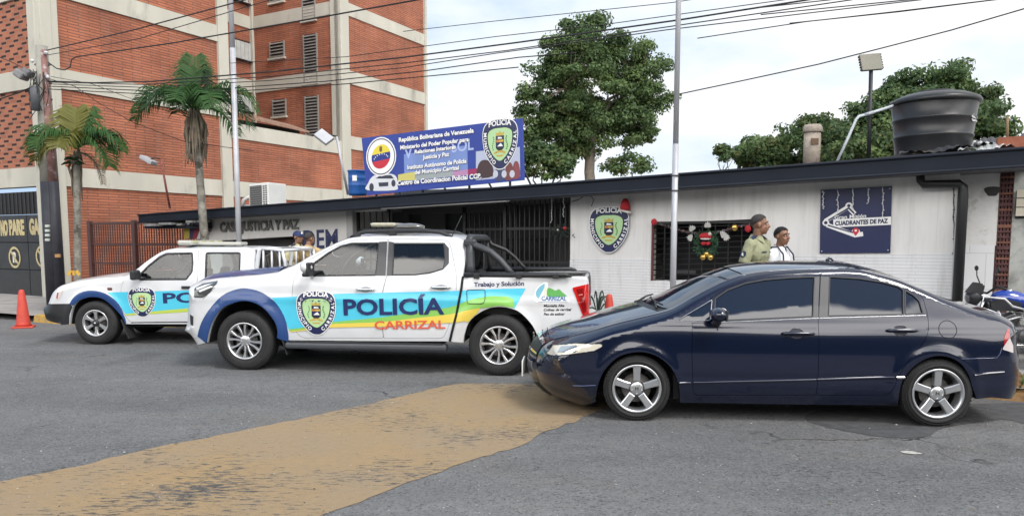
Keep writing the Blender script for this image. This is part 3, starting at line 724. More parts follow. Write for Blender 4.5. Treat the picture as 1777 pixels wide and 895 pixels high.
wbrick = brick_mat('white_painted_brick', (.73, .735, .75), (.70, .71, .725), (.58, .59, .61), 1.3, .046, .006, bump=.5, var=.06, grime=.45)
wpanel = brick_mat('white_plaster_joints', (.70, .695, .69), (.715, .71, .705), (.65, .645, .64), .33, 8., .004, bump=.2, var=.07, grime=.36)
fascia_m = mat('black_fascia_metal', (.014, .018, .028), .7, var=.15, vscale=2, spec=.2)
darkgrey = mat('dark_grey_paint', (.040, .042, .046), .6, var=.15); blackbar = mat('black_bar_paint', (.010, .010, .012), .45)
ST_O = FW(fs(990), 0, 0); st = thing('police_station', 'low white police station with long black roof edge and barred entrance bay', 'building', ST_O)
def wallq(mb, s0, s1, z0, z1, m, off=0., z0b=None, z1b=None):
    """quad on the station front, z may differ at each end; uv in metres"""
    z0b = z0 if z0b is None else z0b; z1b = z1 if z1b is None else z1b
    mb.add([FW(s0, z0, off), FW(s1, z0b, off), FW(s1, z1b, off), FW(s0, z1, off)], [(0, 1, 2, 3)], m, uvs=[(s0, z0), (s1, z0b), (s1, z1b), (s0, z1)])
FA = .5
tl, tr = fpx(240, 372.5, FA), fpx(1800, 254.2, FA); bl, br = fpx(240, 386.5, FA), fpx(1800, 288.5, FA)
def ztop(s): return tl[1]+(tr[1]-tl[1])*(s-tl[0])/(tr[0]-tl[0])
def zbot(s): return bl[1]+(br[1]-bl[1])*(s-bl[0])/(br[0]-bl[0])
sL, sR = tl[0], tr[0]; sW0, sW1 = fs(990), fs(1661); sP = fs(607); sQ = fs(352)
# roof slab + fascia
m = MB()
for (a, b, o0, o1, dz0, dz1) in ((sL, sR, FA, -5.5, 0, 0),):
    c = [FW(a, zbot(a), o0), FW(b, zbot(b), o0), FW(b, ztop(b), o0), FW(a, ztop(a), o0), FW(a, zbot(a)+.05, o1), FW(b, zbot(b)+.05, o1), FW(b, ztop(b)+.02, o1), FW(a, ztop(a)+.02, o1)]
    m.add(c, [(0, 1, 2, 3), (1, 5, 6, 2), (4, 0, 3, 7), (3, 2, 6, 7), (5, 4, 7, 6)], fascia_m); m.add([c[0], c[1], c[5], c[4]], [(0, 3, 2, 1)], mat('soffit_grey', (.10, .10, .11), .8))
m.build('roof', st)
m = MB(); m.tube([FW(sL, ztop(sL)-.01, FA+.012), FW(sR, ztop(sR)-.01, FA+.012)], .022, fascia_m, 6); m.tube([FW(sL, zbot(sL)+.012, FA+.012), FW(sR, zbot(sR)+.012, FA+.012)], .02, fascia_m, 6); m.build('roof_trim', st)
m = MB(); m.tube([FW(fs(660, FA+.03), zbot(fs(660, FA))-.02, FA-.02), FW(fs(882, FA+.03), zbot(fs(882, FA))-.02, FA-.02)], .016, mat('conduit_grey', (.35, .35, .36), .5), 6); m.build('conduit', st)
# white wall with the window opening
wa, wb_ = fpx(1132, 387), fpx(1311, 380); w0 = fpx(1132, 486.5); w1 = fpx(1311, 484)
zs0, zs1 = fpx(1000, 450)[1], fpx(1600, 440)[1]
def zseam(s): a = fpx(1000, 450); b = fpx(1600, 440); return a[1]+(b[1]-a[1])*(s-a[0])/(b[0]-a[0])
m = MB(); sa, sb = wa[0], wb_[0]; zt0, zt1 = wa[1], wb_[1]; zb0, zb1 = w0[1], w1[1]; T = .03
wallq(m, sW0, sa, zseam(sW0), zbot(sW0)+T, wpanel, z0b=zseam(sa), z1b=zbot(sa)+T); wallq(m, sb, sW1, zseam(sb), zbot(sb)+T, wpanel, z0b=zseam(sW1), z1b=zbot(sW1)+T)
wallq(m, sa, sb, zt0, zbot(sa)+T, wpanel, z0b=zt1, z1b=zbot(sb)+T)
LB = .018
wallq(m, sW0, sa, .1, zseam(sW0), wbrick, LB, z1b=zseam(sa)); wallq(m, sb, sW1, .1, zseam(sb), wbrick, LB, z1b=zseam(sW1)); wallq(m, sa, sb, .1, zb0, wbrick, LB, z1b=zb1)
for s0, s1 in ((sW0, sa), (sb, sW1)): m.quad(FW(s0, zseam(s0), 0), FW(s1, zseam(s1), 0), FW(s1, zseam(s1), LB), FW(s0, zseam(s0), LB), plaster)
# reveals, end walls
m.quad(FW(sW0, .1, LB), FW(sW0, .1, -1.6), FW(sW0, zbot(sW0)+.04, -1.6), FW(sW0, zbot(sW0)+.04, 0), plaster); m.quad(FW(sW1, .1, LB), FW(sW1, .1, -5), FW(sW1, zbot(sW1)+.04, -5), FW(sW1, zbot(sW1)+.04, 0), plaster)
for a, b, c, d in (((sa, zb0), (sa, zt0), 0, 0), ((sb, zb1), (sb, zt1), 0, 0), ((sa, zt0), (sb, zt1), 0, 0), ((sa, zb0), (sb, zb1), 0, 0)): m.quad(FW(*a, LB), FW(*b, LB), FW(*b, -.22), FW(*a, -.22), plaster)
m.build('front_wall', st)
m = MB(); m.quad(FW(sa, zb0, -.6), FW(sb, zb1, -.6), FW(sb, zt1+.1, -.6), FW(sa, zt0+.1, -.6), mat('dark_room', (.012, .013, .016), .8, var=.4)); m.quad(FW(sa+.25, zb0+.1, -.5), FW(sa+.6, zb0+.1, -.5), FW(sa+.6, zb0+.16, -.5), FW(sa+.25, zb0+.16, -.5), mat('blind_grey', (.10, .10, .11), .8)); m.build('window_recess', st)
m = MB()                                           # window grille
for i in range(9):
    q = i/8; s = sa+(sb-sa)*q; m.box(FW(s, (zb0+zt0)/2+((zb1-zb0+zt1-zt0)/2)*q, -.03), (.014, .014, zt0-zb0), blackbar, (FE, FN, UP))
for i in range(12):
    q = i/11; a = FW(sa, zb0+(zt0-zb0)*q, -.03); b = FW(sb, zb1+(zt1-zb1)*q, -.03); m.tube([a, b], .009, blackbar, 4)
m.build('window_grille', st)
m = MB(); redbr = mat('red_brown_frame', (.10, .022, .02), .6)
for s in (sa+.015, sb-.015, sa+(sb-sa)*.20): m.box(FW(s, (zb0+zt0)/2, .012), (.035, .03, zt0-zb0), redbr if s < sa+.1 else blackbar, (FE, FN, UP))
m.box(FW((sa+sb)/2, zt0/2+zt1/2-.02, .0), (sb-sa, .03, .04), blackbar, (FE, FN, UP)); m.build('window_frame', st)
# left part: white header over a dark shuttered opening
sO0, sO1 = fs(384), fs(541)
m = MB(); hz = lambda s: (lambda a, b: a[1]+(b[1]-a[1])*(s-a[0])/(b[0]-a[0]))(fpx(440, 413.7), fpx(520, 409))
wallq(m, sQ, sP, 2.0, 2.0, plaster) if False else None
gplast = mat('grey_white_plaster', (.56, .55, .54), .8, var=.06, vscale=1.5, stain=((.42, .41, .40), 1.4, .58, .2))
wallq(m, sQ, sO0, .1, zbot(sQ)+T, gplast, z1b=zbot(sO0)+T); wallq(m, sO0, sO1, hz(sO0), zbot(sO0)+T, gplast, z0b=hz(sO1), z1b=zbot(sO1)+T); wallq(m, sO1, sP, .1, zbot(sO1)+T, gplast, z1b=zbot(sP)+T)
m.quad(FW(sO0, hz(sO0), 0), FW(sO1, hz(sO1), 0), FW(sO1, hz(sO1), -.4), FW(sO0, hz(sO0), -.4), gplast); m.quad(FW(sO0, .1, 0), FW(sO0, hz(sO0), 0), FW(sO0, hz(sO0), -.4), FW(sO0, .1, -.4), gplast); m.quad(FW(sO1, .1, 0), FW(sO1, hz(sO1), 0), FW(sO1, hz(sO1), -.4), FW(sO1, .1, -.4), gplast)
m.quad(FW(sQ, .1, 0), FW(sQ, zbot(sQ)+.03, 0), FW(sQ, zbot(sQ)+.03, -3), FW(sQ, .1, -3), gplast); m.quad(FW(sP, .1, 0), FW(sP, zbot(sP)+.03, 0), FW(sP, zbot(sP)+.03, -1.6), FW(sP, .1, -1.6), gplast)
m.build('side_wall', st)
m = MB(); sh = mat('dark_shutter', (.030, .029, .030), .6, var=.2); n = 30
for i in range(n): z = .1+i*(hz(sO0)+.02-.1)/n; m.box(FW((sO0+sO1)/2, z+.03, -.35), (sO1-sO0, .03, .066), sh, (FE, FN, UP))
m.build('shutter', st)
# entrance bay
s1_, s2_, s3_ = fs(619), fs(672), fs(780); sE = sW0
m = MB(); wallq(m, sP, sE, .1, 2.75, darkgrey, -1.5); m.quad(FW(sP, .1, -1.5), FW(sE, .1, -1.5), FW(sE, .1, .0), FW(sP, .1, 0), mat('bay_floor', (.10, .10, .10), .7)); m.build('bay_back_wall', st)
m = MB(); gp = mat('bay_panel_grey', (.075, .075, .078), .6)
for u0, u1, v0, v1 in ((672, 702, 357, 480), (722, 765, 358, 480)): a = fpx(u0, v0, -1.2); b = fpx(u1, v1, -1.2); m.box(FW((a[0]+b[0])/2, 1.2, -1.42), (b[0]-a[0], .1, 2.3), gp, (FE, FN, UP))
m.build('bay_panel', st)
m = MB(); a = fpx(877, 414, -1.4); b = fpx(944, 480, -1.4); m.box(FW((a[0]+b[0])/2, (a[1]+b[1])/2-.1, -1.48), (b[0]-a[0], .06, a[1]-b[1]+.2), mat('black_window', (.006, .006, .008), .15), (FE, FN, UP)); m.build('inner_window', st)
m = MB(); pgrey = mat('pillar_grey', (.30, .30, .30), .75, var=.1); m.box(FW((fs(607)+fs(617.5))/2, 1.2, .02), (fs(617.5)-fs(607), .16, 2.3), pgrey, (FE, FN, UP)); m.build('pillar', st)
a = fpx(617.5, 361); b = fpx(671, 357); m = MB(); m.box(FW((a[0]+b[0])/2, (a[1]+b[1])/2, .015), (b[0]-a[0], .05, .19), mat('lintel_white', (.55, .55, .54), .7, var=.1), (FE, FN, UP)); m.build('lintel', st)
def bars(s0, s1, step, off, zt_):
    m = MB(); n = int((s1-s0)/step); 
    for i in range(n+1):
        s = s0+(s1-s0)*i/n; m.box(FW(s, (zt_(s)+.1)/2, off), (.022, .022, zt_(s)-.1), blackbar, (FE, FN, UP))
    for z in (.35, 1.28, 1.88): m.box(FW((s0+s1)/2, z, off), (s1-s0, .02, .045), blackbar, (FE, FN, UP))
    m.box(FW(s0, 1.2, off), (.06, .05, 2.2), blackbar, (FE, FN, UP)); m.box(FW(s1, 1.2, off), (.05, .05, 2.2), blackbar, (FE, FN, UP)); return m
bars(s1_, s2_, .155, -.05, lambda s: zbot(s)-.02).build('barred_panel', st); bars(s3_, fs(872), .112, -.55, lambda s: zbot(s)-.1).build('barred_gate', st); bars(fs(874), sE-.02, .098, -.06, lambda s: zbot(s)-.0).build('barred_panel', st)
m = MB(); m.box(FW((s3_+fs(872))/2, zbot(s3_)-.06, -.56), (fs(872)-s3_, .05, .14), blackbar, (FE, FN, UP)); m.box(FW((s2_+s3_)/2, zbot(s2_)-.03, -.5), (s3_-s2_, .06, .12), blackbar, (FE, FN, UP)); m.build('bay_header', st)
# downspout
m = MB(); pb = mat('black_pipe', (.014, .015, .017), .4, var=.2); y = .12
P_ = [fpx(1597, 296, y), fpx(1598, 314, y), fpx(1602, 320.5, y), fpx(1665, 318.5, y), fpx(1671, 324, y), fpx(1671, 340, y)]
m.tube([FW(s, z, y) for s, z in P_]+[FW(P_[-1][0], .1, y)], [.055, .055, .055, .055, .06, .065, .065], pb, 10); m.build('downspout', st)
m = MB(); s = fs(1661)+.0; m.box(FW(s-.01, 1.25, .03), (.05, .06, 2.3), mat('edge_trim', (.55, .55, .55), .7), (FE, FN, UP)); m.build('corner_trim', st)
# underside clutter at the left eave
m = MB(); rr = random.Random(4)
for i in range(9): s = sL+.5+rr.uniform(0, 1.7); m.box(FW(s, zbot(s)-.07+rr.uniform(-.03, .03), .3+rr.uniform(-.2, .3)), (rr.uniform(.15, .5), .2, .05), mat('eave_scrap', (.25, .25, .25), .8, var=.4) if i % 3 else fascia_m, (FE, FN, UP))
s = sL+1.0; m.box(FW(s, zbot(s)-.14, .2), (2.0, .3, .06), fascia_m, (FE, FN, UP)); m.build('eave_lining', st)
# rest of the block behind
m = MB(); m.box(FW((sQ+sW1)/2, 1.25, -3.6), (sW1-sQ, 4.0, 2.1), plaster, (FE, FN, UP)); m.build('rear_block', st)

# ---------------------------------------------------------------- lettering and signs on the front
lt = mat('grey_letter', (.12, .115, .11), .6)
def sign_text(name, word, p0, p1, h, off, mtl, label, cat='sign', thick=.02, bold=.03, side=None):
    a = fpx(*p0, off); b = fpx(*p1, off); ln = math.dist(a, b); o = thing(name, label, cat, FW(*a, off)); ux, uz = (b[0]-a[0])/ln, (b[1]-a[1])/ln; k = MB()
    put_text(k, word, 0, 0, ln, h, lambda x, y, d: FW(a[0]+x*ux, a[1]+x*uz+y, off+d), mtl, bold, 0, thick, side); k.build('letters', o); return o
o = sign_text('wall_lettering', 'CASA JUSTICIA Y PAZ', (382.5, 402.8), (519.5, 397.5), .215, .012, lt, 'raised grey words CASA JUSTICIA Y PAZ on white header left of the entrance', 'lettering', .02, .035)
k = MB(); a = fpx(364, 390); f = lambda x, y, d: FW(a[0]+x, a[1]+y, d)
for q in ([(-.07, -.15), (.04, -.17), (.10, -.05), (.06, .16), (.03, .02), (-.03, -.08)], [(.06, .17), (.13, .20), (.08, .12)]): k.prism(q, f, 0.002, .03, lt)
k.build('emblem', o)
sign_text('wall_lettering', 'DEM', (527, 432.5), (586.5, 430.5), .40, .006, signnavy, 'large navy letters DEM painted on white wall behind the officers', 'lettering', .0, .02)
bd = thing('wall_badge', 'shield-shaped police badge on the white station wall with a red hat on its corner', 'badge', FW(*fpx(1057, 432, .03), .03))
a = fpx(1057, 397, .04); wd = fpx(1092, 398, .04)[0]-fpx(1022, 399, .04)[0]
k = MB(); k.prism([(a[0]+x*wd, a[1]+y*.72) for x, y in SHIELD_O], lambda x, y, d: FW(x, y, d), .022, .05, signnavy); badge(k, lambda x, y, d: FW(x, y, d), a[0], a[1], wd, .72, .0515, .0012); k.build('shield', bd)
sh_ = thing('santa_hat', 'small red felt hat with white trim hung on the wall badge', 'hat', FW(*fpx(1085, 372, .08), .08)); k = MB(); a = fpx(1085, 361, .08); c = FW(*a, .085)
red_f = mat('red_felt', (.42, .02, .03), .85); wf_ = mat('white_fleece', (.7, .68, .66), .95, bump=.6, bscale=40)
k.lathe([(.085, -.03), (.08, .03), (.065, .10), (.035, .15), (0, .16)], red_f, c=c, n=14); k.build('crown', sh_); k = MB(); k.tube([c+FE*(.09*math.cos(t))+FN*(.06*math.sin(t))+UP*(-.05-.03*math.cos(t)) for t in np.linspace(0, 2*math.pi, 14)], .02, wf_, 6); k.build('trim', sh_)
sg = thing('wall_sign', 'square navy sign reading Gran Mision Cuadrantes de Paz with a red map pin', 'sign', FW(*fpx(1485, 440, .03), .03))
A, B_, C_, D_ = fpx(1424, 329.5, .03), fpx(1548, 323, .03), fpx(1545, 438.5, .03), fpx(1422.5, 439.5, .03); k = MB()
k.prism([A, D_, C_, B_], lambda x, y, d: FW(x, y, d), .008, .03, signnavy); k.build('panel', sg)
def fpoly(k, L, m, d, off=.03): q = [fpx(u, v, off) for u, v in L]; v, f = tri2d(q); k.add([FW(x, y, off+d) for x, y in v], f, m)
def fband(k, L, wdt, m, d, off=.03, fn=None):
    q = [fpx(u, v, off) for u, v in L]; 
    for (x0, y0), (x1, y1) in zip(q, q[1:]):
        l = math.hypot(x1-x0, y1-y0); nx, ny = -(y1-y0)/l*wdt/2, (x1-x0)/l*wdt/2; ex, ey = (x1-x0)/l*wdt*.2, (y1-y0)/l*wdt*.2
        k.add([FW(x0-ex+nx, y0-ey+ny, off+d), FW(x1+ex+nx, y1+ey+ny, off+d), FW(x1+ex-nx, y1+ey-ny, off+d), FW(x0-ex-nx, y0-ey-ny, off+d)], [(0, 1, 2, 3)], m)
def fcirc(k, u, v, r, m, d, off=.03, ky=1.): a = fpx(u, v, off); k.add([FW(a[0]+r*math.cos(t), a[1]+r*ky*math.sin(t), off+d) for t in np.linspace(0, 2*math.pi, 24, False)], [tuple(range(24))], m)
k = MB()
fband(k, [(1482, 370), (1472, 359), (1433, 383), (1437, 391), (1484, 408), (1496, 406)], .062, signwhite, .0015); fband(k, [(1448, 387.5), (1543, 383)], .115, signwhite, .0017)
fcirc(k, 1473, 357, .047, signwhite, .002); fcirc(k, 1433, 386.5, .045, signwhite, .0021); fcirc(k, 1485, 402.5, .055, signwhite, .0022)
fband(k, [(1482, 370), (1473, 361), (1438, 382)], .022, signnavy, .003); fband(k, [(1437, 391), (1480, 403.5)], .018, signnavy, .003); fcirc(k, 1473, 357, .022, signnavy, .0035); fcirc(k, 1433, 386.5, .024, signnavy, .0036); fpoly(k, [(1440, 385), (1446, 380), (1446, 391)], signnavy, .0032)
fcirc(k, 1485, 400.5, .044, mat('pin_red', (.55, .02, .04), .4), .004); fpoly(k, [(1479.8, 403), (1490.2, 402.5), (1485, 409.5)], mat('pin_red', (.55, .02, .04), .4), .0042); fcirc(k, 1485, 400, .016, signwhite, .005)
k.build('emblem', sg); k = MB()
def line(k, s, p0, p1, h, m, off, d, bold=.03): a = fpx(*p0, off); b = fpx(*p1, off); ln = math.dist(a, b); ux, uz = (b[0]-a[0])/ln, (b[1]-a[1])/ln; put_text(k, s, 0, 0, ln, h, lambda x, y, e: FW(a[0]+x*ux, a[1]+x*uz+y, off+d+e), m, bold)
line(k, 'CUADRANTES DE PAZ', (1449, 391.6), (1541, 387.2), .066, signnavy, .03, .004, .05); k.build('letters', sg); k = MB(); line(k, 'Gran Misión', (1448, 380.5), (1503, 377.3), .052, signwhite, .03, .004, .015); k.build('letters', sg)
for i, (u, v) in enumerate(((1427, 333), (1544, 327), (1541, 434), (1426, 436))): k = MB(); c = FW(*fpx(u, v, .03), .031); k.ball(c, .012, steel, 8); k.build('screw', sg)

# ---------------------------------------------------------------- big banner on the roof edge
BF = .45
bq = [fpx(627.5, 240, BF), fpx(906, 205.5, BF), fpx(909, 312.5, BF), fpx(637, 339, BF)]
bn = thing('roof_banner', 'large blue police banner with emblem, badge and white text standing on roof edge', 'banner', FW(*bq[3], BF))
bblue = mat('banner_blue', (.018, .045, .28), .5, var=.12, vscale=2); bpale = mat('banner_pale_blue', (.16, .24, .52), .5, var=.15, vscale=2)
k = MB(); k.prism([bq[0], bq[3], bq[2], bq[1]], lambda x, y, d: FW(x, y, d), BF-.04, BF, bblue); k.build('panel', bn)
k = MB()
for u in (660, 740, 820, 890): s = fs(u, BF-.2); k.tube([FW(s, ztop(s), BF-.1), FW(s, ztop(s)+.9, BF-.07)], .025, steel, 6); k.tube([FW(s, ztop(s), BF-1.0), FW(s, ztop(s)+.8, BF-.08)], .02, steel, 6)
k.build('support_frame', bn)
def bpoly(k, L, m, d): fpoly(k, L, m, d, BF)
k = MB(); bpoly(k, [(701, 268), (811, 252), (812, 302), (702, 316)], bpale, .002); bpoly(k, [(826, 263), (902, 255), (903, 306), (826, 313)], mat('photo_pale', (.42, .46, .60), .5), .002)
bpoly(k, [(691, 303), (720, 298), (720, 313), (691, 314)], mat('faded_yellow', (.55, .50, .14), .5), .003); bpoly(k, [(720, 298), (790, 294), (790, 306), (720, 313)], mat('faded_yellow2', (.30, .34, .36), .5), .0025); bpoly(k, [(786, 297), (812, 294), (812, 304), (786, 307)], mat('faded_pink', (.42, .22, .40), .5), .003); bpoly(k, [(812, 294), (828, 292), (828, 303), (812, 304)], mat('banner_red', (.28, .02, .10), .5), .003)
k.build('artwork', bn)
k = MB()                                            # printed pickup and a group of people
bpoly(k, smooth_poly([(637, 330), (639, 318), (645, 308), (655, 303), (680, 302), (689, 309), (690, 322), (686, 330)], True, 3), mat('photo_white', (.62, .64, .68), .5), .004); bpoly(k, [(652, 310), (660, 304.5), (679, 304), (684, 310)], mat('photo_dark', (.03, .035, .06), .5), .005); bpoly(k, [(657, 317), (674, 316), (674, 323), (658, 324)], mat('photo_dark', (.03, .035, .06), .5), .005)
fcirc(k, 645, 325, .055, mat('photo_dark', (.03, .035, .06), .5), .005, BF, 1.4); fcirc(k, 683, 318, .05, mat('photo_dark', (.03, .035, .06), .5), .005, BF, 1.3)
k.build('photo_print', bn); k = MB()
for u, v, w_, m_ in ((842, 293, 13, (.055, .03, .035)), (868, 298, 8, (.05, .06, .13)), (884, 297, 7, (.16, .05, .05)), (896, 295, 6, (.22, .06, .07))):
    bpoly(k, smooth_poly([(u-w_, v+15), (u-w_, v-3), (u-w_*.5, v-14), (u+w_*.4, v-14.5), (u+w_, v-4), (u+w_, v+13)], True, 3), mat('photo_person_%d' % u, m_, .6), .004)
for u in (860, 875, 889): fcirc(k, u, 302, .05, mat('photo_light', (.5, .52, .6), .5), .0045, BF, 1.3)
k.build('photo_print', bn)
k = MB(); sd_ = mat('text_shadow', (.02, .03, .10), .5)
for s_, p0, p1, h in (('República Bolivariana de Venezuela', (692.5, 247), (822.5, 230.5), .082), ('Ministerio del Poder Popular para', (695, 260), (814, 245.5), .078), ('Relaciones Interiores', (720, 267.5), (791.5, 258.5), .075), ('Justicia y Paz', (734, 277), (780, 271), .075), ('Instituto Autónomo de Policía', (707.5, 294.5), (810, 283), .080), ('del Municipio Carrizal', (720, 303), (797, 294.5), .076), ('Centro de Coordinacion Policial CCP.', (690, 322), (836, 309.5), .088)):
    line(k, s_, (p0[0]+.8, p0[1]+.9), (p1[0]+.8, p1[1]+.9), h, sd_, BF, .0062, .07); line(k, s_, p0, p1, h, signwhite, BF, .0075, .035)
k.build('letters', bn); k = MB(); line(k, 'V', (702, 276), (716, 274), .20, mat('ghost_letter', (.36, .44, .72), .5), BF, .004, .02); k.build('ghost_letter', bn); k = MB(); line(k, 'SOL', (784, 265), (822, 260), .20, mat('ghost_letter', (.36, .44, .72), .5), BF, .004, .02); k.build('ghost_letter', bn)
k = MB(); c0 = (661.5, 272)
fcirc(k, *c0, .36, signwhite, .006, BF, 1.02); fcirc(k, *c0, .335, signnavy, .007, BF, 1.02); fcirc(k, *c0, .315, signwhite, .008, BF, 1.02); cc = fpx(*c0, BF)
def seg(y0, y1, m, d, r=.225):
    L = []; n = 14
    for i in range(n+1): y_ = y0+(y1-y0)*i/n; L.append((math.sqrt(max(0, r*r-y_*y_)), y_))
    q = L+[(-x, y) for x, y in reversed(L)]; k.add([FW(cc[0]+x, cc[1]+y+x*.12, BF+d) for x, y in q], [tuple(range(len(q)))], m)
seg(.06, .225, signyel, .009); seg(-.07, .06, mat('flag_blue', (.012, .03, .22), .5), .0092); seg(-.225, -.07, mat('flag_red', (.50, .02, .04), .5), .0094)
for j in range(8):
    t_ = R(20+140*j/7); x_, y_ = .17*math.cos(t_), -.055+.10*math.sin(t_); k.add([FW(cc[0]+x_+.017*math.cos(a)*(1 if i % 2 == 0 else .45), cc[1]+y_+x_*.12+.017*math.sin(a)*(1 if i % 2 == 0 else .45), BF+.0105) for i, a in enumerate(np.linspace(math.pi/2, 2.5*math.pi, 10, False))], [tuple(range(10))], signwhite)
k.add([FW(cc[0]+x, cc[1]+y, BF+.0106) for x, y in ((-.03, .19), (.03, .19), (.035, .11), (.0, .08), (-.035, .11))], [(0, 1, 2, 3, 4)], mat('arms_brown', (.16, .10, .02), .6)); k.build('emblem', bn)
k = MB(); a = fpx(868, 248.5, BF); badge(k, lambda x, y, d: FW(x, y+(x-a[0])*.02, d), a[0], a[1], fpx(899, 248, BF)[0]-fpx(837, 248, BF)[0], .81, BF+.006, .0014); k.build('badge', bn)

# loose grit and pebbles on the asphalt, weeds on the verge
rr = random.Random(31); pm = [mat('pebble_pale', (.40, .39, .36), .9), mat('pebble_dark', (.06, .06, .062), .9), mat('pebble_brown', (.22, .16, .10), .9)]; m = MB()
for _ in range(1500):
    y = 3.6+7.5*rr.random()**1.6; x = rr.uniform(-.72, .72)*y; r = rr.choice((.003, .004, .005, .008)) if rr.random() < .985 else .013; c = Vector((x, y, .006+r*.4)); a = rr.uniform(0, 6.28); u_ = Vector((math.cos(a), math.sin(a), 0))*r; w_ = Vector((-math.sin(a), math.cos(a), 0))*r*rr.uniform(.5, .9); h_ = UP*r*.7
    m.add([c-u_, c-w_, c+u_, c+w_, c+h_], [(0, 1, 4), (1, 2, 4), (2, 3, 4), (3, 0, 4)], pm[0 if rr.random() < .4 else rr.choice((1, 1, 2))])
tag(m.build('road_grit', origin=(0, 0, 0)), 'loose pale and dark grit scattered over the asphalt road', 'grit', kind='stuff')
m = MB(); wg = [mat('weed_green', (.07, .12, .03), .7, var=.3), mat('dry_leaf', (.22, .13, .05), .9, var=.3)]
for _ in range(520):
    t_ = rr.random(); i = t_*(len(row)-1); a_ = Vector(row[int(i)]).lerp(Vector(row[min(len(row)-1, int(i)+1)]), i-int(i)); q = rr.random(); p = Vector((a_.x+q*.35, a_.y+q*.75, .05+.18*math.sin(math.pi*min(1, q*1.2)))); b = rr.uniform(0, 6.28); h_ = rr.uniform(.02, .10) if rr.random() < .6 else .02; d = Vector((math.cos(b)*.05, math.sin(b)*.05, h_)); e_ = d.cross(UP).normalized()*.012; m.add([p-e_, p+e_, p+d], [(0, 1, 2)], wg[0 if h_ > .03 else 1])
tag(m.build('verge_weeds', origin=(0, 0, 0)), 'sparse weeds and dry leaves on the earth verge', 'weeds', kind='stuff')
# ================================================================ brick apartment block
C1, C2, MO = (.37, .126, .066), (.275, .089, .049), (.17, .068, .045)
rbrick = brick_mat('red_clay_brick', C1, C2, MO, .62, .078, .016, bump=.9, var=.26, msm=.5, grime=.28)
conc = mat('weathered_concrete', (.44, .425, .37), .85, var=.12, vscale=1.1, bump=.25, bscale=18, stain=((.20, .195, .175), 1.0, .56, .22), vstretch=(1, 1, .35))
def hole_brick():
    m = bpy.data.materials.new('pierced_brick'); m.use_nodes = True; t = m.node_tree; L = t.links; b = t.nodes['Principled BSDF']; b.inputs['Roughness'].default_value = .85
    c = t.nodes.new('ShaderNodeTexCoord'); k = t.nodes.new('ShaderNodeTexBrick'); k.inputs['Color1'].default_value = (*C1, 1); k.inputs['Color2'].default_value = (*C2, 1); k.inputs['Mortar'].default_value = (.24, .15, .11, 1); k.inputs['Scale'].default_value = 1; k.inputs['Brick Width'].default_value = .30; k.inputs['Row Height'].default_value = .115; k.inputs['Mortar Size'].default_value = .010; L.new(c.outputs['UV'], k.inputs['Vector'])
    def M_(op, a, b_):
        n = t.nodes.new('ShaderNodeMath'); n.operation = op
        for i, x in enumerate((a, b_)):
            if isinstance(x, (int, float)): n.inputs[i].default_value = x
            else: L.new(x, n.inputs[i])
        return n.outputs[0]
    s = t.nodes.new('ShaderNodeSeparateXYZ'); L.new(c.outputs['UV'], s.inputs[0]); row = M_('FLOOR', M_('DIVIDE', s.outputs[1], .115), 0); fr = M_('FRACT', M_('DIVIDE', s.outputs[1], .115), 0)
    u = M_('FRACT', M_('ADD', M_('DIVIDE', s.outputs[0], .60), M_('MULTIPLY', row, .36)), 0)
    h = M_('MULTIPLY', M_('LESS_THAN', u, .40), M_('MULTIPLY', M_('GREATER_THAN', fr, .10), M_('LESS_THAN', fr, .62)))
    x = t.nodes.new('ShaderNodeMix'); x.data_type = 'RGBA'; L.new(h, x.inputs[0]); L.new(k.outputs['Color'], x.inputs[6]); x.inputs[7].default_value = (.022, .010, .008, 1); L.new(x.outputs[2], b.inputs['Base Color'])
    bp = t.nodes.new('ShaderNodeBump'); bp.invert = True; bp.inputs['Strength'].default_value = .9; bp.inputs['Distance'].default_value = .03; L.new(h, bp.inputs['Height']); L.new(bp.outputs[0], b.inputs['Normal']); return m
pierced = hole_brick()
blk = thing('apartment_building', 'tall red brick apartment block with pale concrete bands and columns behind the station', 'building', BO)
t400 = bpx(400, 300)[0]; t598 = bpx(596, 300)[0]; t740 = bpx(739, 200)[0]
ZB = [(3.12, 3.64), (5.72, 6.24), (8.12, 8.64), (10.6, 11.1), (13.1, 13.6)]; TOP = 13.6
def bq_(mb, t0, t1, z0, z1, m, off=0.): mb.add([BW(t0, z0, off), BW(t1, z0, off), BW(t1, z1, off), BW(t0, z1, off)], [(0, 1, 2, 3)], m, uvs=[(t0, z0), (t1, z0), (t1, z1), (t0, z1)])
def FB(s, z, off=0.): return BO+BU*s+FN*off+UP*z        # front face of the block, s leftwards
def fq_(mb, s0, s1, z0, z1, m, off=0.): mb.add([FB(s0, z0, off), FB(s1, z0, off), FB(s1, z1, off), FB(s0, z1, off)], [(0, 1, 2, 3)], m, uvs=[(s0, z0), (s1, z0), (s1, z1), (s0, z1)])
m = MB(); bq_(m, 0, t400, 0, TOP, rbrick); bq_(m, t400, t598, 0, 5.15, rbrick); m.build('side_wall', blk)
m = MB()
for z0, z1 in ZB: m.box(BW(t400/2, (z0+z1)/2, -.10), (t400, .30, z1-z0), conc, (BV, BN, UP))
m.box(BW((t400+t598)/2, (ZB[0][0]+ZB[0][1])/2, -.10), (t598-t400-.02, .30, .52), conc, (BV, BN, UP)); m.box(BW((t400+t598)/2, 5.33, -.10), (t598-t400-.02, .30, .50), conc, (BV, BN, UP)); m.build('concrete_band', blk)
m = MB(); m.box(BW(.0, TOP/2, -.06), (.62, .34, TOP), conc, (BV, BN, UP), bev=.02); m.box(FB(.12, TOP/2, .02), (.5, .3, TOP), conc, (BU, FN, UP), bev=.02); m.build('corner_column', blk)
m = MB(); m.box(BW(t400-.19, TOP/2, -.06), (.40, .34, TOP), conc, (BV, BN, UP), bev=.02); m.build('column', blk)
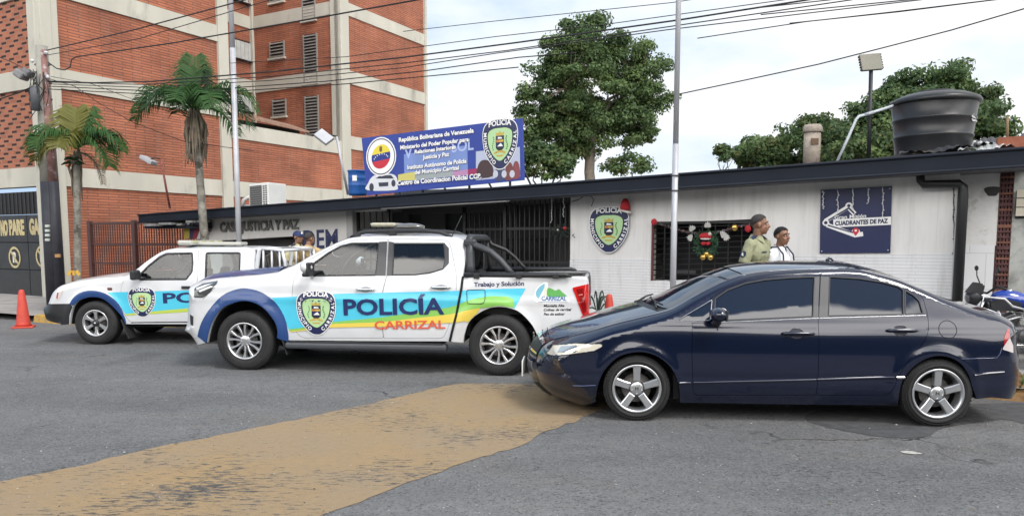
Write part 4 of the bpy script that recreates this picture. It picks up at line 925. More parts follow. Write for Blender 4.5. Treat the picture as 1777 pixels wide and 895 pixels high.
m = MB(); fq_(m, .3, 16, 3.5, TOP, pierced); fq_(m, 4.4, 16, 0, 3.2, rbrick); m.build('front_wall', blk)
m = MB()
for z0, z1 in ZB: m.box(FB(8, (z0+z1)/2, -.08), (16, .3, z1-z0), conc, (BU, FN, UP))
m.build('front_band', blk)
m = MB(); a = BW(t400, 0); m.add([BW(t400, 0), BW(t400, 0, -9), BW(t400, TOP, -9), BW(t400, TOP)], [(0, 1, 2, 3)], rbrick, uvs=[(0, 0), (9, 0), (9, TOP), (0, TOP)]); m.quad(BW(0, TOP), BW(t400, TOP), BW(t400, TOP, -12), FB(16, TOP), conc); m.quad(BW(t400, 5.1, -.1), BW(t598, 5.1, -.1), BW(t598, 5.1, -8), BW(t400, 5.1, -8), conc); m.build('rear_wall', blk)
# tower
sT = 4.95
def TB(s, z, off=0.): return BW(t598, 0)+BU*s+FN*off+UP*z
m = MB(); bq_(m, t598, t740, 0, TOP, rbrick)
m.add([TB(0, 0), TB(sT, 0), TB(sT, TOP), TB(0, TOP)], [(0, 1, 2, 3)], rbrick, uvs=[(0, 0), (sT, 0), (sT, TOP), (0, TOP)])
e0 = TB(sT, 0); e1 = e0-BV*7; m.add([e1, e0, e0+UP*TOP, e1+UP*TOP], [(0, 1, 2, 3)], rbrick, uvs=[(0, 0), (7, 0), (7, TOP), (0, TOP)])
m.add([BW(t740, 0), BW(t740, 0, -9), BW(t740, TOP, -9), BW(t740, TOP)], [(0, 1, 2, 3)], rbrick, uvs=[(0, 0), (9, 0), (9, TOP), (0, TOP)]); m.build('tower_wall', blk)
m = MB()
for z0, z1 in ((5.33, 5.85), (7.93, 8.45), (10.6, 11.1), (13.1, 13.6)):
    m.box(BW((t598+t740)/2, (z0+z1)/2, -.10), (t740-t598, .30, z1-z0), conc, (BV, BN, UP)); m.box(TB(sT/2, (z0+z1)/2, -.10), (sT, .30, z1-z0), conc, (BU, FN, UP)); m.box(e0-BV*3.5+BN*-.1+UP*((z0+z1)/2), (7, .3, z1-z0), conc, (BV, BN, UP))
m.build('tower_band', blk)
m = MB(); m.box(BW(t598+.13, TOP/2, -.06), (.50, .34, TOP), conc, (BV, BN, UP), bev=.02); m.box(TB(.22, TOP/2, -.05), (.44, .34, TOP), conc, (BU, FN, UP), bev=.02); m.build('tower_column', blk)
m = MB(); m.box(BW(t740-.06, TOP/2, -.05), (.14, .32, TOP), conc, (BV, BN, UP)); m.build('edge_column', blk)
m = MB(); m.box(TB(sT-.07, TOP/2, -.05), (.16, .32, TOP), conc, (BU, FN, UP)); m.build('inner_column', blk)
def tpx(u, v):
    o = TB(0, 0); d = ray(u, v); k = -(CAMP-o).dot(FN)/d.dot(FN); p = CAMP+d*k-o; return p.dot(BU), p.z
wdark = mat('window_dark', (.018, .018, .02), .3); slat_m = mat('louvre_slat', (.20, .19, .18), .5, var=.25)
def twin(u0, u1, v0, v1, nsl):
    a = tpx(u0, v0); b = tpx(u1, v1); s0, s1 = sorted((a[0], b[0])); z0, z1 = sorted((a[1], b[1])); f = MB()
    f.box(TB((s0+s1)/2, (z0+z1)/2, -.12), (s1-s0, .26, z1-z0), wdark, (BU, FN, UP)); w_ = f.build('window', blk)
    f = MB()
    for s in (s0, s1): f.box(TB(s, (z0+z1)/2, .03), (.05, .06, z1-z0), mat('frame_grey', (.23, .22, .20), .6), (BU, FN, UP))
    f.box(TB((s0+s1)/2, z0-.04, .05), (s1-s0+.16, .14, .07), conc, (BU, FN, UP)); f.build('frame', w_)
    f = MB()
    for i in range(nsl):
        z = z0+(i+.5)*(z1-z0)/nsl; f.box(TB((s0+s1)/2, z, .04), (s1-s0, .008, (z1-z0)/nsl*.62), slat_m, (BU, (FN+UP*.7).normalized(), (UP-FN*.7).normalized()))
    f.build('louvre', w_)
for a in ((469, 494, 75, 99, 5), (474, 497, 174, 201, 5), (469, 493, -22, 2, 5), (527.5, 552, 62, 143, 16), (530, 554, 168, 240, 14), (524.5, 548, -50, 34, 16)): twin(*a)
def ipx(u, v):
    d = ray(u, v); k = -(CAMP-e0).dot(BN)/d.dot(BN); p = CAMP+d*k-e0; return p.dot(BV), p.z
for u0, u1, v0, v1 in ((406, 438, 66, 110), (404, 430, -28, 9), (404, 438, 160, 197)):
    a = ipx(u0, v0); b = ipx(u1, v1); f = MB(); c = e0+BV*((a[0]+b[0])/2)+UP*((a[1]+b[1])/2); w_ = abs(b[0]-a[0]); h_ = abs(a[1]-b[1])
    f.box(c-BN*.1, (w_, .22, h_), wdark, (BV, BN, UP)); w2 = f.build('window', blk); f = MB(); n = 9
    for i in range(n): f.box(c+BV*(w_*((i+.5)/n-.5))+BN*(.018+.01*(i % 2)), (w_/n*.95, .012, h_*.86), mat('curtain_white', (.42, .43, .42), .8, var=.15), (BV, BN, UP))
    f.build('curtain', w2); f = MB(); f.box(c-UP*(h_/2)+BN*.06, (w_+.2, .16, .05), wdark, (BV, BN, UP)); f.build('sill', w2)
# lean-to with tiled awning on the low roof
a, b = bpx(424, 204, -.5), bpx(530, 229, -.5); m = MB(); zt = 6.15
m.add([BW(a[0], a[1]+.02, -.3), BW(b[0], b[1]+.02, -.3), BW(b[0], b[1]+.35, -1.3), BW(a[0], a[1]+.35, -1.3)], [(0, 1, 2, 3)], mat('old_roof_tile', (.25, .15, .11), .9, var=.3, vscale=5, bump=.6, bscale=20)); m.add([BW(a[0], a[1]-.06, -.3), BW(b[0], b[1]-.06, -.3), BW(b[0], b[1]+.02, -.3), BW(a[0], a[1]+.02, -.3)], [(0, 1, 2, 3)], mat('old_roof_tile', (.25, .15, .11), .9)); m.build('awning', blk)
m = MB(); bq_(m, a[0], b[0], 5.2, a[1]-.05, mat('lean_to_dark', (.035, .03, .028), .8), -.8); m.build('lean_to', blk)
# garage gate on the front
gate = thing('garage_gate', 'black metal garage gate lettered NO PARE GARAJE with two no-parking circles', 'gate', FB(2.2, 0, .05))
gm = mat('gate_black', (.022, .023, .025), .45, var=.3, vscale=5); gmesh = mat('gate_mesh_black', (.010, .010, .012), .6)
def gpx(u, v, off=.1):
    o = BO; d = ray(u, v); k = (off-(CAMP-o).dot(FN))/d.dot(FN); p = CAMP+d*k-o; return p.dot(BU), p.z
m = MB(); zt = gpx(40, 372)[1]; zc = gpx(40, 333)[1]; sG0 = gpx(84, 450)[0]; sG1 = 4.3; 
sm_ = gpx(51, 450)[0]
for s0, s1 in ((sG0, sm_-.015), (sm_+.015, 2*sm_-sG0+.9)):
    m = MB()
    zz = [.06, gpx(40, 468)[1], gpx(40, 421)[1], zt]
    for z0, z1 in zip(zz, zz[1:]): m.box(FB((s0+s1)/2, (z0+z1)/2, .09), (s1-s0, .05, z1-z0-.03), gm, (BU, FN, UP), bev=.012)
    m.box(FB((s0+s1)/2, zt/2, .07), (s1-s0, .03, zt-.05), gmesh, (BU, FN, UP)); m.build('gate_leaf', gate)
m = MB(); m.box(FB((sG0+sG1)/2, (zt+zc)/2, .06), (sG1-sG0, .03, zc-zt), gmesh, (BU, FN, UP))
for i in range(22): m.box(FB(sG0+(sG1-sG0)*i/21, (zt+zc)/2, .09), (.025, .02, zc-zt), gm, (BU, FN, UP))
m.build('mesh_panel', gate)
cy_ = mat('cream_letter', (.44, .37, .20), .6, var=.15)
m = MB(); f = lambda x, y, d: FB(-x, y, d)
for w_, p0, p1, h in (('NO', (3, 409.5), (15.5, 409), .42), ('PARE', (18, 408.5), (44, 407.5), .42), ('GARAJE', (53, 407.5), (94, 406), .42)):
    a = gpx(*p0); b = gpx(*p1); put_text(m, w_, -a[0], a[1], a[0]-b[0], .44, f, cy_, .055, 0, .125)
m.build('letters', gate)
for u, v in ((27, 446.5), (74.5, 445)):
    a = gpx(u, v); m = MB(); 
    ring = [(math.cos(t), math.sin(t)) for t in np.linspace(0, 2*math.pi, 28)]
    for r0, r1 in ((.30, .235),):
        for (x0, y0), (x1, y1) in zip(ring, ring[1:]): m.add([f(-a[0]+x0*r0, a[1]+y0*r0, .126), f(-a[0]+x1*r0, a[1]+y1*r0, .126), f(-a[0]+x1*r1, a[1]+y1*r1, .126), f(-a[0]+x0*r1, a[1]+y0*r1, .126)], [(0, 1, 2, 3)], cy_)
    put_text(m, 'R', -a[0]-.10, a[1]-.15, .21, .30, f, mat('pale_letter', (.6, .58, .5), .6), .05, 0, .124)
    q = [(-.215, .17), (-.17, .215), (.215, -.17), (.17, -.215)]; m.add([f(-a[0]+x, a[1]+y, .130) for x, y in q], [(0, 1, 2, 3)], cy_); m.build('prohibition_mark', gate)
m = MB(); m.box(FB(gpx(86, 450)[0], 1.6, .14), (.07, .08, 3.2), mat('jamb_white', (.55, .55, .53), .7, var=.15), (BU, FN, UP)); m.build('jamb', gate)

# ---------------------------------------------------------------- slatted brown fence between the buildings
brown = mat('red_brown_paint', (.060, .022, .020), .5, var=.2)
s0, s1 = fs(157), fs(352); zt = fpx(250, 386)[1]+.02; fn_ = thing('steel_fence', 'dark red-brown barred steel fence between brick block and station', 'fence', FW(s0, 0, 0))
m = MB()
for z in (zt-.03, fpx(250, 424)[1], fpx(250, 458)[1], .2): m.box(FW((s0+s1)/2, z, 0), (s1-s0, .035, .05), brown, (FE, FN, UP))
n = int((s1-s0)/.095)
for i in range(n): m.box(FW(s0+(s1-s0)*(i+.5)/n, zt/2+.05, -.012), (.019, .02, zt-.1), brown, (FE, FN, UP))
m.build('bars', fn_)
for u in (157, 234, 350): m = MB(); m.box(FW(fs(u), zt/2+.02, .01), (.13, .10, zt+.04), brown, (FE, FN, UP), bev=.01); m.build('post', fn_)
# tricolour cloth at the station's left end
tcb = thing('hanging_banner', 'yellow, navy and dark red cloth banner hung under the left end of the eave', 'banner', FW(fs(333), 1.7, .2)); m = MB()
for (a, b, c, d), mt in (((318, 329, 328.5, 319), mat('olive_yellow', (.30, .23, .04), .8, var=.2)), ((329, 340, 334, 328.5), mat('cloth_navy', (.02, .022, .06), .8, var=.2)), ((340, 352, 341, 334), mat('cloth_red', (.16, .015, .03), .8, var=.2)), ((352, 362, 350, 341), mat('cloth_white', (.42, .41, .40), .8))):
    m.prism([fpx(a, 383, .15), fpx(b, 382.5, .15), fpx(c, 414, .15), fpx(d, 415, .15)], lambda x, y, dd: FW(x, y, dd), .14, .15, mt)
k = fpx(333, 391, .15); m.add([FW(k[0]+.06*math.cos(t)*(1 if i % 2 == 0 else .42), k[1]+.06*math.sin(t)*(1 if i % 2 == 0 else .42), .153) for i, t in enumerate(np.linspace(math.pi/2, 2.5*math.pi, 10, False))], [tuple(range(10))], signwhite); m.build('cloth', tcb)

# ---------------------------------------------------------------- walls at the right end
nb = thing('neighbour_wall', 'stained white plaster wall with pierced red brick strip right of the station', 'wall', FW(fs(1700), 0, -.4))
OW = -.35; rp = lambda u, v: fpx(u, v, OW)
old = mat('stained_old_plaster', (.62, .62, .62), .85, var=.08, bump=.3, bscale=20, stain=((.17, .175, .165), 2.6, .53, .16)); old2 = mat('mouldy_grey_plaster', (.42, .43, .41), .9, var=.15, bump=.3, bscale=20, stain=((.16, .165, .16), 2.8, .46, .2)); tilew = brick_mat('white_wall_tile', (.66, .67, .69), (.64, .65, .68), (.5, .5, .52), .4, .5, .005, bump=.2, var=.05)
def rq(mb, u0, u1, z0, z1, m, off=OW): s0, s1 = fs(u0, off), fs(u1, off); z1 = min(z1, zbot(s0)+.02); mb.add([FW(s0, z0, off), FW(s1, z0, off), FW(s1, z1, off), FW(s0, z1, off)], [(0, 1, 2, 3)], m, uvs=[(s0, z0), (s1, z0), (s1, z1), (s0, z1)])
zq = rp(1700, 426)[1]
m = MB(); rq(m, 1640, 1730, zq, 3.4, old); m.build('plaster_wall', nb); m = MB(); rq(m, 1640, 1728, .1, zq, tilew, OW+.03); s0, s1 = fs(1640, OW), fs(1728, OW); m.quad(FW(s0, zq, OW), FW(s1, zq, OW), FW(s1, zq, OW+.03), FW(s0, zq, OW+.03), tilew); m.build('tiled_dado', nb)
s0, s1 = fs(1731, OW), fs(1755, OW); red = mat('block_red', (.085, .035, .035), .8, var=.35, vscale=9); m = MB()
HS = zbot(s0)-.08
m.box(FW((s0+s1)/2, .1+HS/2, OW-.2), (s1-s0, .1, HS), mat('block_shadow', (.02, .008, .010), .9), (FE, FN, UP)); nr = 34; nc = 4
for i in range(nr+1): z = .1+HS*i/nr; m.box(FW((s0+s1)/2, z, OW-.06), (s1-s0, .14, .026 if i % 4 else .045), red if i % 3 else mat('block_orange', (.18, .075, .05), .8, var=.3), (FE, FN, UP))
for j in range(nc+1): m.box(FW(s0+(s1-s0)*j/nc, .1+HS/2, OW-.07), (.028, .13, HS), red, (FE, FN, UP))
m.build('pierced_strip', nb)
m = MB(); rq(m, 1755, 1850, .1, 3.4, old2); m.build('plaster_wall', nb)
a = rp(1764, 331); b = rp(1800, 378); m = MB(); m.box(FW((a[0]+b[0])/2, (a[1]+b[1])/2, OW-.02), (b[0]-a[0], .1, a[1]-b[1]), wdark, (FE, FN, UP))
wn = m.build('window', nb); m = MB()
for i in range(3): z = b[1]+(a[1]-b[1])*(i+.5)/3; m.box(FW((a[0]+b[0])/2, z+.02, OW+.06), (b[0]-a[0], .02, .11), mat('louvre_cream', (.50, .46, .38), .6, var=.1), (FE, FN, UP))
m.build('louvre', wn)
a = rp(1722, 332); m = MB(); m.add([FW(a[0]+.09*math.cos(t)*(1+.25*math.sin(3*t)), a[1]+.08*math.sin(t)*(1+.2*math.cos(2*t)), OW+.004) for t in np.linspace(0, 2*math.pi, 14, False)], [tuple(range(14))], mat('hole_dark', (.05, .05, .05), .9)); m.build('wall_hole', nb)
# ================================================================ trees and palms
def leaf_mat(name, col, var=.35):
    m = bpy.data.materials.new(name); m.use_nodes = True; t = m.node_tree; L = t.links; b = t.nodes['Principled BSDF']; b.inputs['Roughness'].default_value = .55; b.inputs['Specular IOR Level'].default_value = .35
    c = t.nodes.new('ShaderNodeTexCoord'); n = t.nodes.new('ShaderNodeTexNoise'); n.inputs['Scale'].default_value = .55; n.inputs['Detail'].default_value = 6; L.new(c.outputs['Object'], n.inputs['Vector']); r = t.nodes.new('ShaderNodeMapRange'); r.inputs[1].default_value = .3; r.inputs[2].default_value = .7; r.inputs[3].default_value = 1-var; r.inputs[4].default_value = 1+var; L.new(n.outputs['Fac'], r.inputs[0])
    s = t.nodes.new('ShaderNodeVectorMath'); s.operation = 'SCALE'; s.inputs[0].default_value = col; L.new(r.outputs[0], s.inputs['Scale']); L.new(s.outputs[0], b.inputs['Base Color'])
    tr = t.nodes.new('ShaderNodeBsdfTranslucent'); L.new(s.outputs[0], tr.inputs[0]); k = t.nodes.new('ShaderNodeMixShader'); k.inputs[0].default_value = .38; o = t.nodes['Material Output']; L.new(b.outputs[0], k.inputs[1]); L.new(tr.outputs[0], k.inputs[2]); L.new(k.outputs[0], o.inputs[0]); return m
LG = [leaf_mat('leaf_green', (.085, .140, .052)), leaf_mat('leaf_dark_green', (.055, .100, .040)), leaf_mat('leaf_light_green', (.130, .19, .068)), leaf_mat('leaf_olive', (.10, .12, .042))]
bark = mat('tree_bark', (.17, .145, .115), .9, var=.3, vscale=6, bump=.6, bscale=18); darkbark = mat('dark_bark', (.06, .052, .042), .9, var=.3, bump=.5, bscale=20)
def leaves(mb, C_, R_, n, size, mats, seed, flat=.6, up=.5):
    """n leaf quads scattered through clumps at C_ with radius R_"""
    g = np.random.default_rng(seed); C_ = np.asarray(C_, float); k = len(C_); idx = g.integers(0, k, n); d = g.normal(size=(n, 3)); d /= np.linalg.norm(d, axis=1, keepdims=True); r = g.random(n)**.45
    p = C_[idx]+d*r[:, None]*np.asarray(R_)[idx][:, None]*np.array([1, 1, flat])
    nn = d*np.array([1, 1, .7])+g.normal(size=(n, 3))*.55+np.array([0, 0, up]); nn /= np.linalg.norm(nn, axis=1, keepdims=True); a = np.cross(nn, g.normal(size=(n, 3))); a /= np.linalg.norm(a, axis=1, keepdims=True)+1e-9; b = np.cross(nn, a); s = size*(.6+.8*g.random(n))[:, None]; mi = g.choice(len(mats), n, p=[q[1] for q in mats])
    cm = g.choice(len(mats), k, p=[q[1] for q in mats]); mi = np.where(g.random(n) < .6, cm[idx], mi)
    for j, (mt, _) in enumerate(mats):
        q = np.where(mi == j)[0]; A = p[q]-a[q]*s[q]*.5; B = p[q]+b[q]*s[q]*.32+nn[q]*s[q]*.06; D = p[q]+a[q]*s[q]*.5; E = p[q]-b[q]*s[q]*.32+nn[q]*s[q]*.06; V = np.stack([A, B, D, E], 1).reshape(-1, 3); mb.add(V.tolist(), [(4*i, 4*i+1, 4*i+2, 4*i+3) for i in range(len(q))], mt)
def limb(mb, a, b, r0, r1, m, rng, wob=.12, n=5):
    P_ = []; 
    for i in range(n+1): t = i/n; P_.append(a.lerp(b, t)+Vector((rng.uniform(-1, 1), rng.uniform(-1, 1), rng.uniform(-.5, .5)))*(wob*(b-a).length*math.sin(math.pi*t)))
    mb.tube(P_, [r0+(r1-r0)*i/n for i in range(n+1)], m, 8); return P_
def tree(label, D, base_px, shapes, trunk_r, nleaf, size, seed, mats, nclump=120, tm=bark, split=.45, group=None, clr=.55, name='tree'):
    """shapes: list of (u,v,ru,rv) ellipses of the crown in the photograph at depth D; the crown is as deep as it is wide"""
    rng = random.Random(seed); b = at(*base_px, D); g0 = Vector((b.x, b.y, 0)); o = thing(name, label, 'tree', g0, group); k = D/F
    cl = []; rr = []; w = [s[2]*s[3] for s in shapes]; tot = sum(w)
    for s, ww in zip(shapes, w):
        c = at(s[0], s[1], D); n = max(4, int(nclump*ww/tot))
        for _ in range(n):
            while True:
                q = Vector((rng.uniform(-1, 1), rng.uniform(-1, 1), rng.uniform(-1, 1)))
                if .25 < q.length < 1: break
            q *= (.55+.45*rng.random()**.5) if q.length > .6 else 1
            cl.append(c+Vector((q.x*s[2]*k, q.y*s[2]*k*.8, q.z*s[3]*k))); rr.append(clr*rng.uniform(.6, 1.25))
    tr = MB(); top = at(*shapes[0][:2], D); fork = g0.lerp(top, .0); fork = Vector((b.x, b.y, 0))+(top-Vector((b.x, b.y, 0)))*split
    limb(tr, g0, fork, trunk_r*1.15, trunk_r*.8, tm, rng, .02, 6); mains = []
    for i in range(7):
        e = cl[rng.randrange(len(cl))]; e = fork.lerp(e, .75)
        if e.z < fork.z+.3: e.z = fork.z+.5
        P_ = limb(tr, fork-UP*rng.uniform(0, .6), e, trunk_r*.5, trunk_r*.14, tm, rng, .10, 6); mains += P_[2:]
    for c in cl[::2]:
        near = min(mains, key=lambda p: (p-c).length); limb(tr, near, c, trunk_r*.10, trunk_r*.03, tm, rng, .08, 3)
    tr.build('trunk', o); lv = MB(); leaves(lv, [tuple(c) for c in cl], rr, nleaf, size, mats, seed); lv.build('crown', o, recalc=False); return o
G = lambda a, b, c, d: [(LG[0], a), (LG[1], b), (LG[2], c), (LG[3], d)]
tree('tall broad-crowned tree rising behind the station roof beside the banner', 40, (1020, 330), [(1030, 150, 125, 115), (1045, 70, 75, 52), (955, 165, 62, 70), (1120, 150, 48, 90), (975, 240, 75, 55), (1100, 220, 62, 48), (925, 205, 32, 60), (1000, 110, 90, 60), (1000, 215, 95, 45), (1040, 190, 100, 50), (960, 270, 50, 28)], .30, 80000, .165, 3, G(.46, .18, .32, .04), 420, bark, .80, 'trees behind the station', .62)
tree('small leafy sapling low behind the roof under the tall tree', 30, (1090, 330), [(1092, 285, 38, 22), (1062, 292, 22, 14)], .07, 1800, .14, 5, G(.3, .2, .4, .1), 26, darkbark, .6, 'trees behind the station', .35)
tree('dark shrubby tree low between banner and tall tree trunk', 31, (930, 330), [(935, 285, 42, 40), (915, 262, 22, 30), (975, 285, 26, 24)], .10, 4200, .16, 6, G(.35, .5, .1, .05), 40, darkbark, .6, 'trees behind the station', .42)
tree('large dense dark tree behind the black water tank', 34, (1620, 330), [(1625, 210, 120, 85), (1600, 160, 80, 48), (1690, 205, 58, 70), (1530, 225, 66, 58), (1640, 135, 48, 26), (1560, 180, 50, 40), (1660, 265, 90, 30), (1500, 215, 46, 50), (1475, 245, 50, 40), (1725, 240, 30, 42)], .30, 42000, .19, 7, G(.38, .38, .14, .10), 300, darkbark, .4, 'trees behind the station', .62)
tree('low spreading tree behind the roof left of concrete chimney', 37, (1370, 330), [(1370, 262, 110, 36), (1440, 238, 70, 44), (1315, 266, 55, 26), (1495, 245, 60, 55), (1400, 225, 36, 22)], .22, 24000, .20, 8, G(.34, .34, .14, .18), 240, darkbark, .5, 'trees behind the station', .55)
tree('small olive tree in front of the trees right of the chimney', 29, (1470, 330), [(1480, 262, 48, 28), (1540, 258, 30, 30)], .10, 5200, .16, 9, G(.2, .2, .2, .4), 40, darkbark, .6, 'trees behind the station', .42)
tree('small dark treetop standing alone above the roof right of flag pole', 36, (1252, 330), [(1252, 258, 14, 13), (1262, 268, 24, 10)], .07, 1300, .16, 10, G(.2, .6, .0, .2), 14, darkbark, .7, 'trees behind the station', .34)

# palms
frond_m = [leaf_mat('palm_green', (.045, .115, .030), .25), leaf_mat('palm_dark', (.025, .065, .022), .25), leaf_mat('palm_yellow', (.16, .16, .035), .25)]; dead = mat('dead_frond', (.20, .165, .125), .9, var=.35, vscale=8)
def frond(mb, base, az, el, L_, droop, m, rng, nl=30, lw=.035, ll=.42, twist=0.):
    pts = []; d = Vector((math.cos(az)*math.cos(el), math.sin(az)*math.cos(el), math.sin(el))); p = base.copy(); n = 16
    for i in range(n+1):
        pts.append(p.copy()); p = p+d*(L_/n); d = (d+Vector((0, 0, -droop*(.4+1.6*i/n)/n))).normalized()
    mb.tube(pts, [.022*(1-.85*i/n)+.003 for i in range(n+1)], m, 5)
    for i in range(nl):
        t = .10+.88*i/(nl-1); j = min(n-1, int(t*n)); q = pts[j].lerp(pts[j+1], t*n-j); tg = (pts[j+1]-pts[j]).normalized(); sd = tg.cross(UP); sd = sd.normalized() if sd.length > .05 else Vector((math.sin(az), -math.cos(az), 0)); nn = sd.cross(tg)
        l = ll*(.45+.55*math.sin(math.pi*min(.97, t*.85+.12)))
        for s_ in (-1, 1):
            e = (sd*s_*.85+tg*.50+nn*rng.uniform(.05, .40)).normalized(); e2 = (e+Vector((0, 0, -.75-.7*rng.random()))).normalized(); a = q; b = a+e*l*.5; c = b+e2*l*.5; wv = tg*(lw*.5); mb.add([a-wv*.5, a+wv*.5, b+wv, b-wv, c], [(0, 1, 2, 3), (3, 2, 4)], m)
def palm(label, D, base, top, r, fr, skirt, seed, group, rings=True, scale=1.):
    rng = random.Random(seed); b = at(*base, D); b.z = .13; t = at(*top, D); o = thing('palm_tree', label, 'palm tree', b, group); m = MB(); n = 22; P_ = [b.lerp(t, i/n) for i in range(n+1)]; pb = mat('palm_bark', (.20, .19, .165), .9, var=.55, vscale=7, bump=1., bscale=14, stain=((.06, .055, .045), 5, .5, .12))
    m.tube(P_, [r*(1.2-.3*i/n)+(.006 if i % 2 else 0) for i in range(n+1)], pb, 12); m.build('trunk', o); m = MB()
    for az, el, L_, dr, k in fr: frond(m, t+UP*.05, R(az), R(el), L_*scale, dr, frond_m[k], rng, 44, .034*scale, .66*scale)
    m.build('fronds', o, recalc=False); m = MB()
    for i in range(skirt):
        a = rng.uniform(0, 6.28); q = t+Vector((math.cos(a)*r, math.sin(a)*r, rng.uniform(-.15, .1))); l = rng.uniform(.5, 1.15)*scale; ou = Vector((math.cos(a), math.sin(a), 0)); m.tube([q, q+ou*rng.uniform(.05, .16)-UP*l*.35, q+ou*rng.uniform(.03, .18)-UP*l*.75, q+ou*rng.uniform(0, .2)-UP*l], [.022, .03, .022, .006], dead, 4)
    if skirt: m.build('dead_skirt', o)
    return o, b, t
o, b, t = palm('tall palm with full green crown and shaggy dead skirt before the brick block', 16.2, (362, 470), (338, 196), .078, [(178, 48, 1.65, 2.6, 0), (186, 30, 1.5, 2.0, 0), (100, 84, 1.2, .3, 0), (75, 80, .95, .4, 1), (3, 50, 1.75, 2.7, 0), (-6, 32, 1.6, 2.5, 1), (-14, 10, 1.25, 2.0, 0), (-90, 50, 1.2, 2.4, 0), (-130, 42, 1.3, 2.3, 1), (-50, 45, 1.5, 2.6, 0), (55, 50, 1.4, 2.2, 1), (130, 48, 1.4, 2.2, 1)], 46, 21, 'palms in front of the brick block', scale=.98)
o2, b2, t2 = palm('short palm with yellowish crown beside the utility pole', 15.2, (133, 500), (133, 262), .062, [(176, 52, 1.15, 2.8, 0), (188, 30, 1.0, 2.5, 2), (110, 80, .85, .5, 2), (75, 74, .9, .8, 0), (6, 50, 1.15, 2.8, 0), (-10, 28, 1.0, 3.0, 0), (-85, 45, .9, 2.6, 2), (-125, 45, .95, 2.5, 0), (50, 50, .95, 2.4, 1)], 6, 22, 'palms in front of the brick block')
m = MB(); rng = random.Random(4); c = at(127, 279, 15.1)
for i in range(26): a = rng.uniform(0, 6.28); q = c+Vector((rng.uniform(-.06, .06), rng.uniform(-.06, .06), rng.uniform(-.05, .05))); e = Vector((math.cos(a)*.18, math.sin(a)*.18, rng.uniform(-.06, .12))); m.tube([q, q+e*.6, q+e-UP*.03], [.02, .026, .008], frond_m[1] if i % 3 else dead, 4)
m.build('fruit_stalks', o2)
m = MB(); frond(m, t2-UP*.02, R(-12), R(-10), .95, 2.6, dead, rng, 22, .03, .22); m.build('dead_frond', o2)
m = MB(); q = b2.lerp(t2, .20)
cb = at(133, 473, 15.0)
for s_ in (-1, 0, 1): m.box(cb+Vector((s_*.085, -.10, 0)), (.055, .02, .11), mat('yellow_band', (.50, .30, .04), .7, var=.2), (Vector((.8, 0, .6*s_)), Vector((0, 1, 0)), Vector((-.6*s_, 0, .8))))
m.build('painted_mark', o2)
# tip of a palm hanging in at the top right corner
bp_ = at(1800, 60, 9.0); o = thing('palm_tree', 'palm mostly outside the frame whose dark frond tips show at the top right corner', 'palm tree', Vector((7.6, 9.4, .1))); m = MB(); tpv = Vector((7.5, 9.3, 5.1)); m.tube([Vector((7.6, 9.4, .0)), tpv], [.13, .10], mat('palm_bark', (.19, .18, .15), .9), 10); m.build('trunk', o); m = MB(); rng = random.Random(2)
for az, el, L_, dr in ((176, 10, 1.15, 1.5), (200, 35, 1.3, 2.2), (150, 30, 1.0, 1.9), (90, 40, 1.3, 1.8), (20, 40, 1.4, 1.8), (-60, 40, 1.3, 1.8)): frond(m, tpv, R(az), R(el), L_, dr, frond_m[1], rng, 26, .05, .45)
m.build('fronds', o, recalc=False)
# ================================================================ dark blue sedan
def base_car(x, z):
    x = np.asarray(x, float); z = np.asarray(z, float)
    w = .872-.05*np.clip((np.abs(x-1.30)-1.0)/1.2, 0, 2)**2
    w = w-.10*np.clip((.46-z)/.34, 0, 1.5)**2
    w = w-.030*np.clip((z-.52)/.36, 0, 1)**2
    q = (z-.885)/.035; w = w-.47*.035*np.logaddexp(0, q)          # tumblehome above the belt
    for xc in (0., 2.66):
        r = np.hypot(x-xc, z-.31); w = w+.014*np.exp(-((r-.37)/.055)**2)*(z > .2)
    w = w-.006*np.exp(-((z-.43)/.03)**2)
    return w
carpaint = mat('midnight_blue_paint', (.0017, .0050, .0225), .17, metal=.1, coat=1., var=.10, vscale=60)
carglass = mat('tinted_glass', (.004, .009, .022), .02, spec=1.0)
C = Veh('parked_sedan', 'dark blue four-door sedan with tinted windows and five-spoke silver wheels parked in the foreground', 'car', (1104.5, 731), (1626.4, 741.5), .865, base_car)
C.set_profile([(1002, 698, .30, .40), (960, 682, .38, .44), (938, 662, .45, .46), (930, 640, .48, .46), (932, 618, .48, .46), (941, 600, .42, .43), (957, 589, .22, .38), (985, 582, .14, .27),
    (1018, 575, .11, .19), (1060, 563, .10, .12), (1110, 551, .09, .10), (1165, 537, .055, .055),
    (1204, 515.5, .05, .05), (1240, 496.5, .05, .05), (1265, 486, .05, .05), (1294, 476.5, .05, .05), (1341, 469.5, .05, .05), (1408, 466, .05, .05), (1460, 465.3, .05, .05), (1491, 467, .05, .05), (1527, 475.5, .05, .05), (1563, 486.5, .05, .05), (1599, 502, .05, .05), (1635, 517, .055, .06),
    (1663, 527, .06, .07), (1692, 536, .07, .09), (1724, 543, .08, .12), (1744, 552, .12, .2), (1751, 568, .2, .3), (1754, 592, .25, .3), (1759, 622, .28, .3), (1757, 657, .28, .3), (1746, 684, .25, .3)])
CI = {'lip': 6, 'cowl': 11, 'head': 15, 'rear': 19, 'deck': 24, 'tail': 27}
arch_f = C.pts([(1180, 698), (1178.5, 668), (1165, 638), (1141, 618), (1114.5, 610.5), (1087.7, 613.5), (1067.6, 622.7), (1047.5, 644.5), (1037, 671), (1033, 697)])
arch_r = C.pts([(1695, 692), (1688, 672.5), (1683, 654.6), (1670, 633), (1649, 620), (1624, 617.5), (1599, 626), (1577, 644), (1563, 669), (1557, 703)])
arch_f = smooth_poly(arch_f, False, 3); arch_r = smooth_poly(arch_r, False, 3)
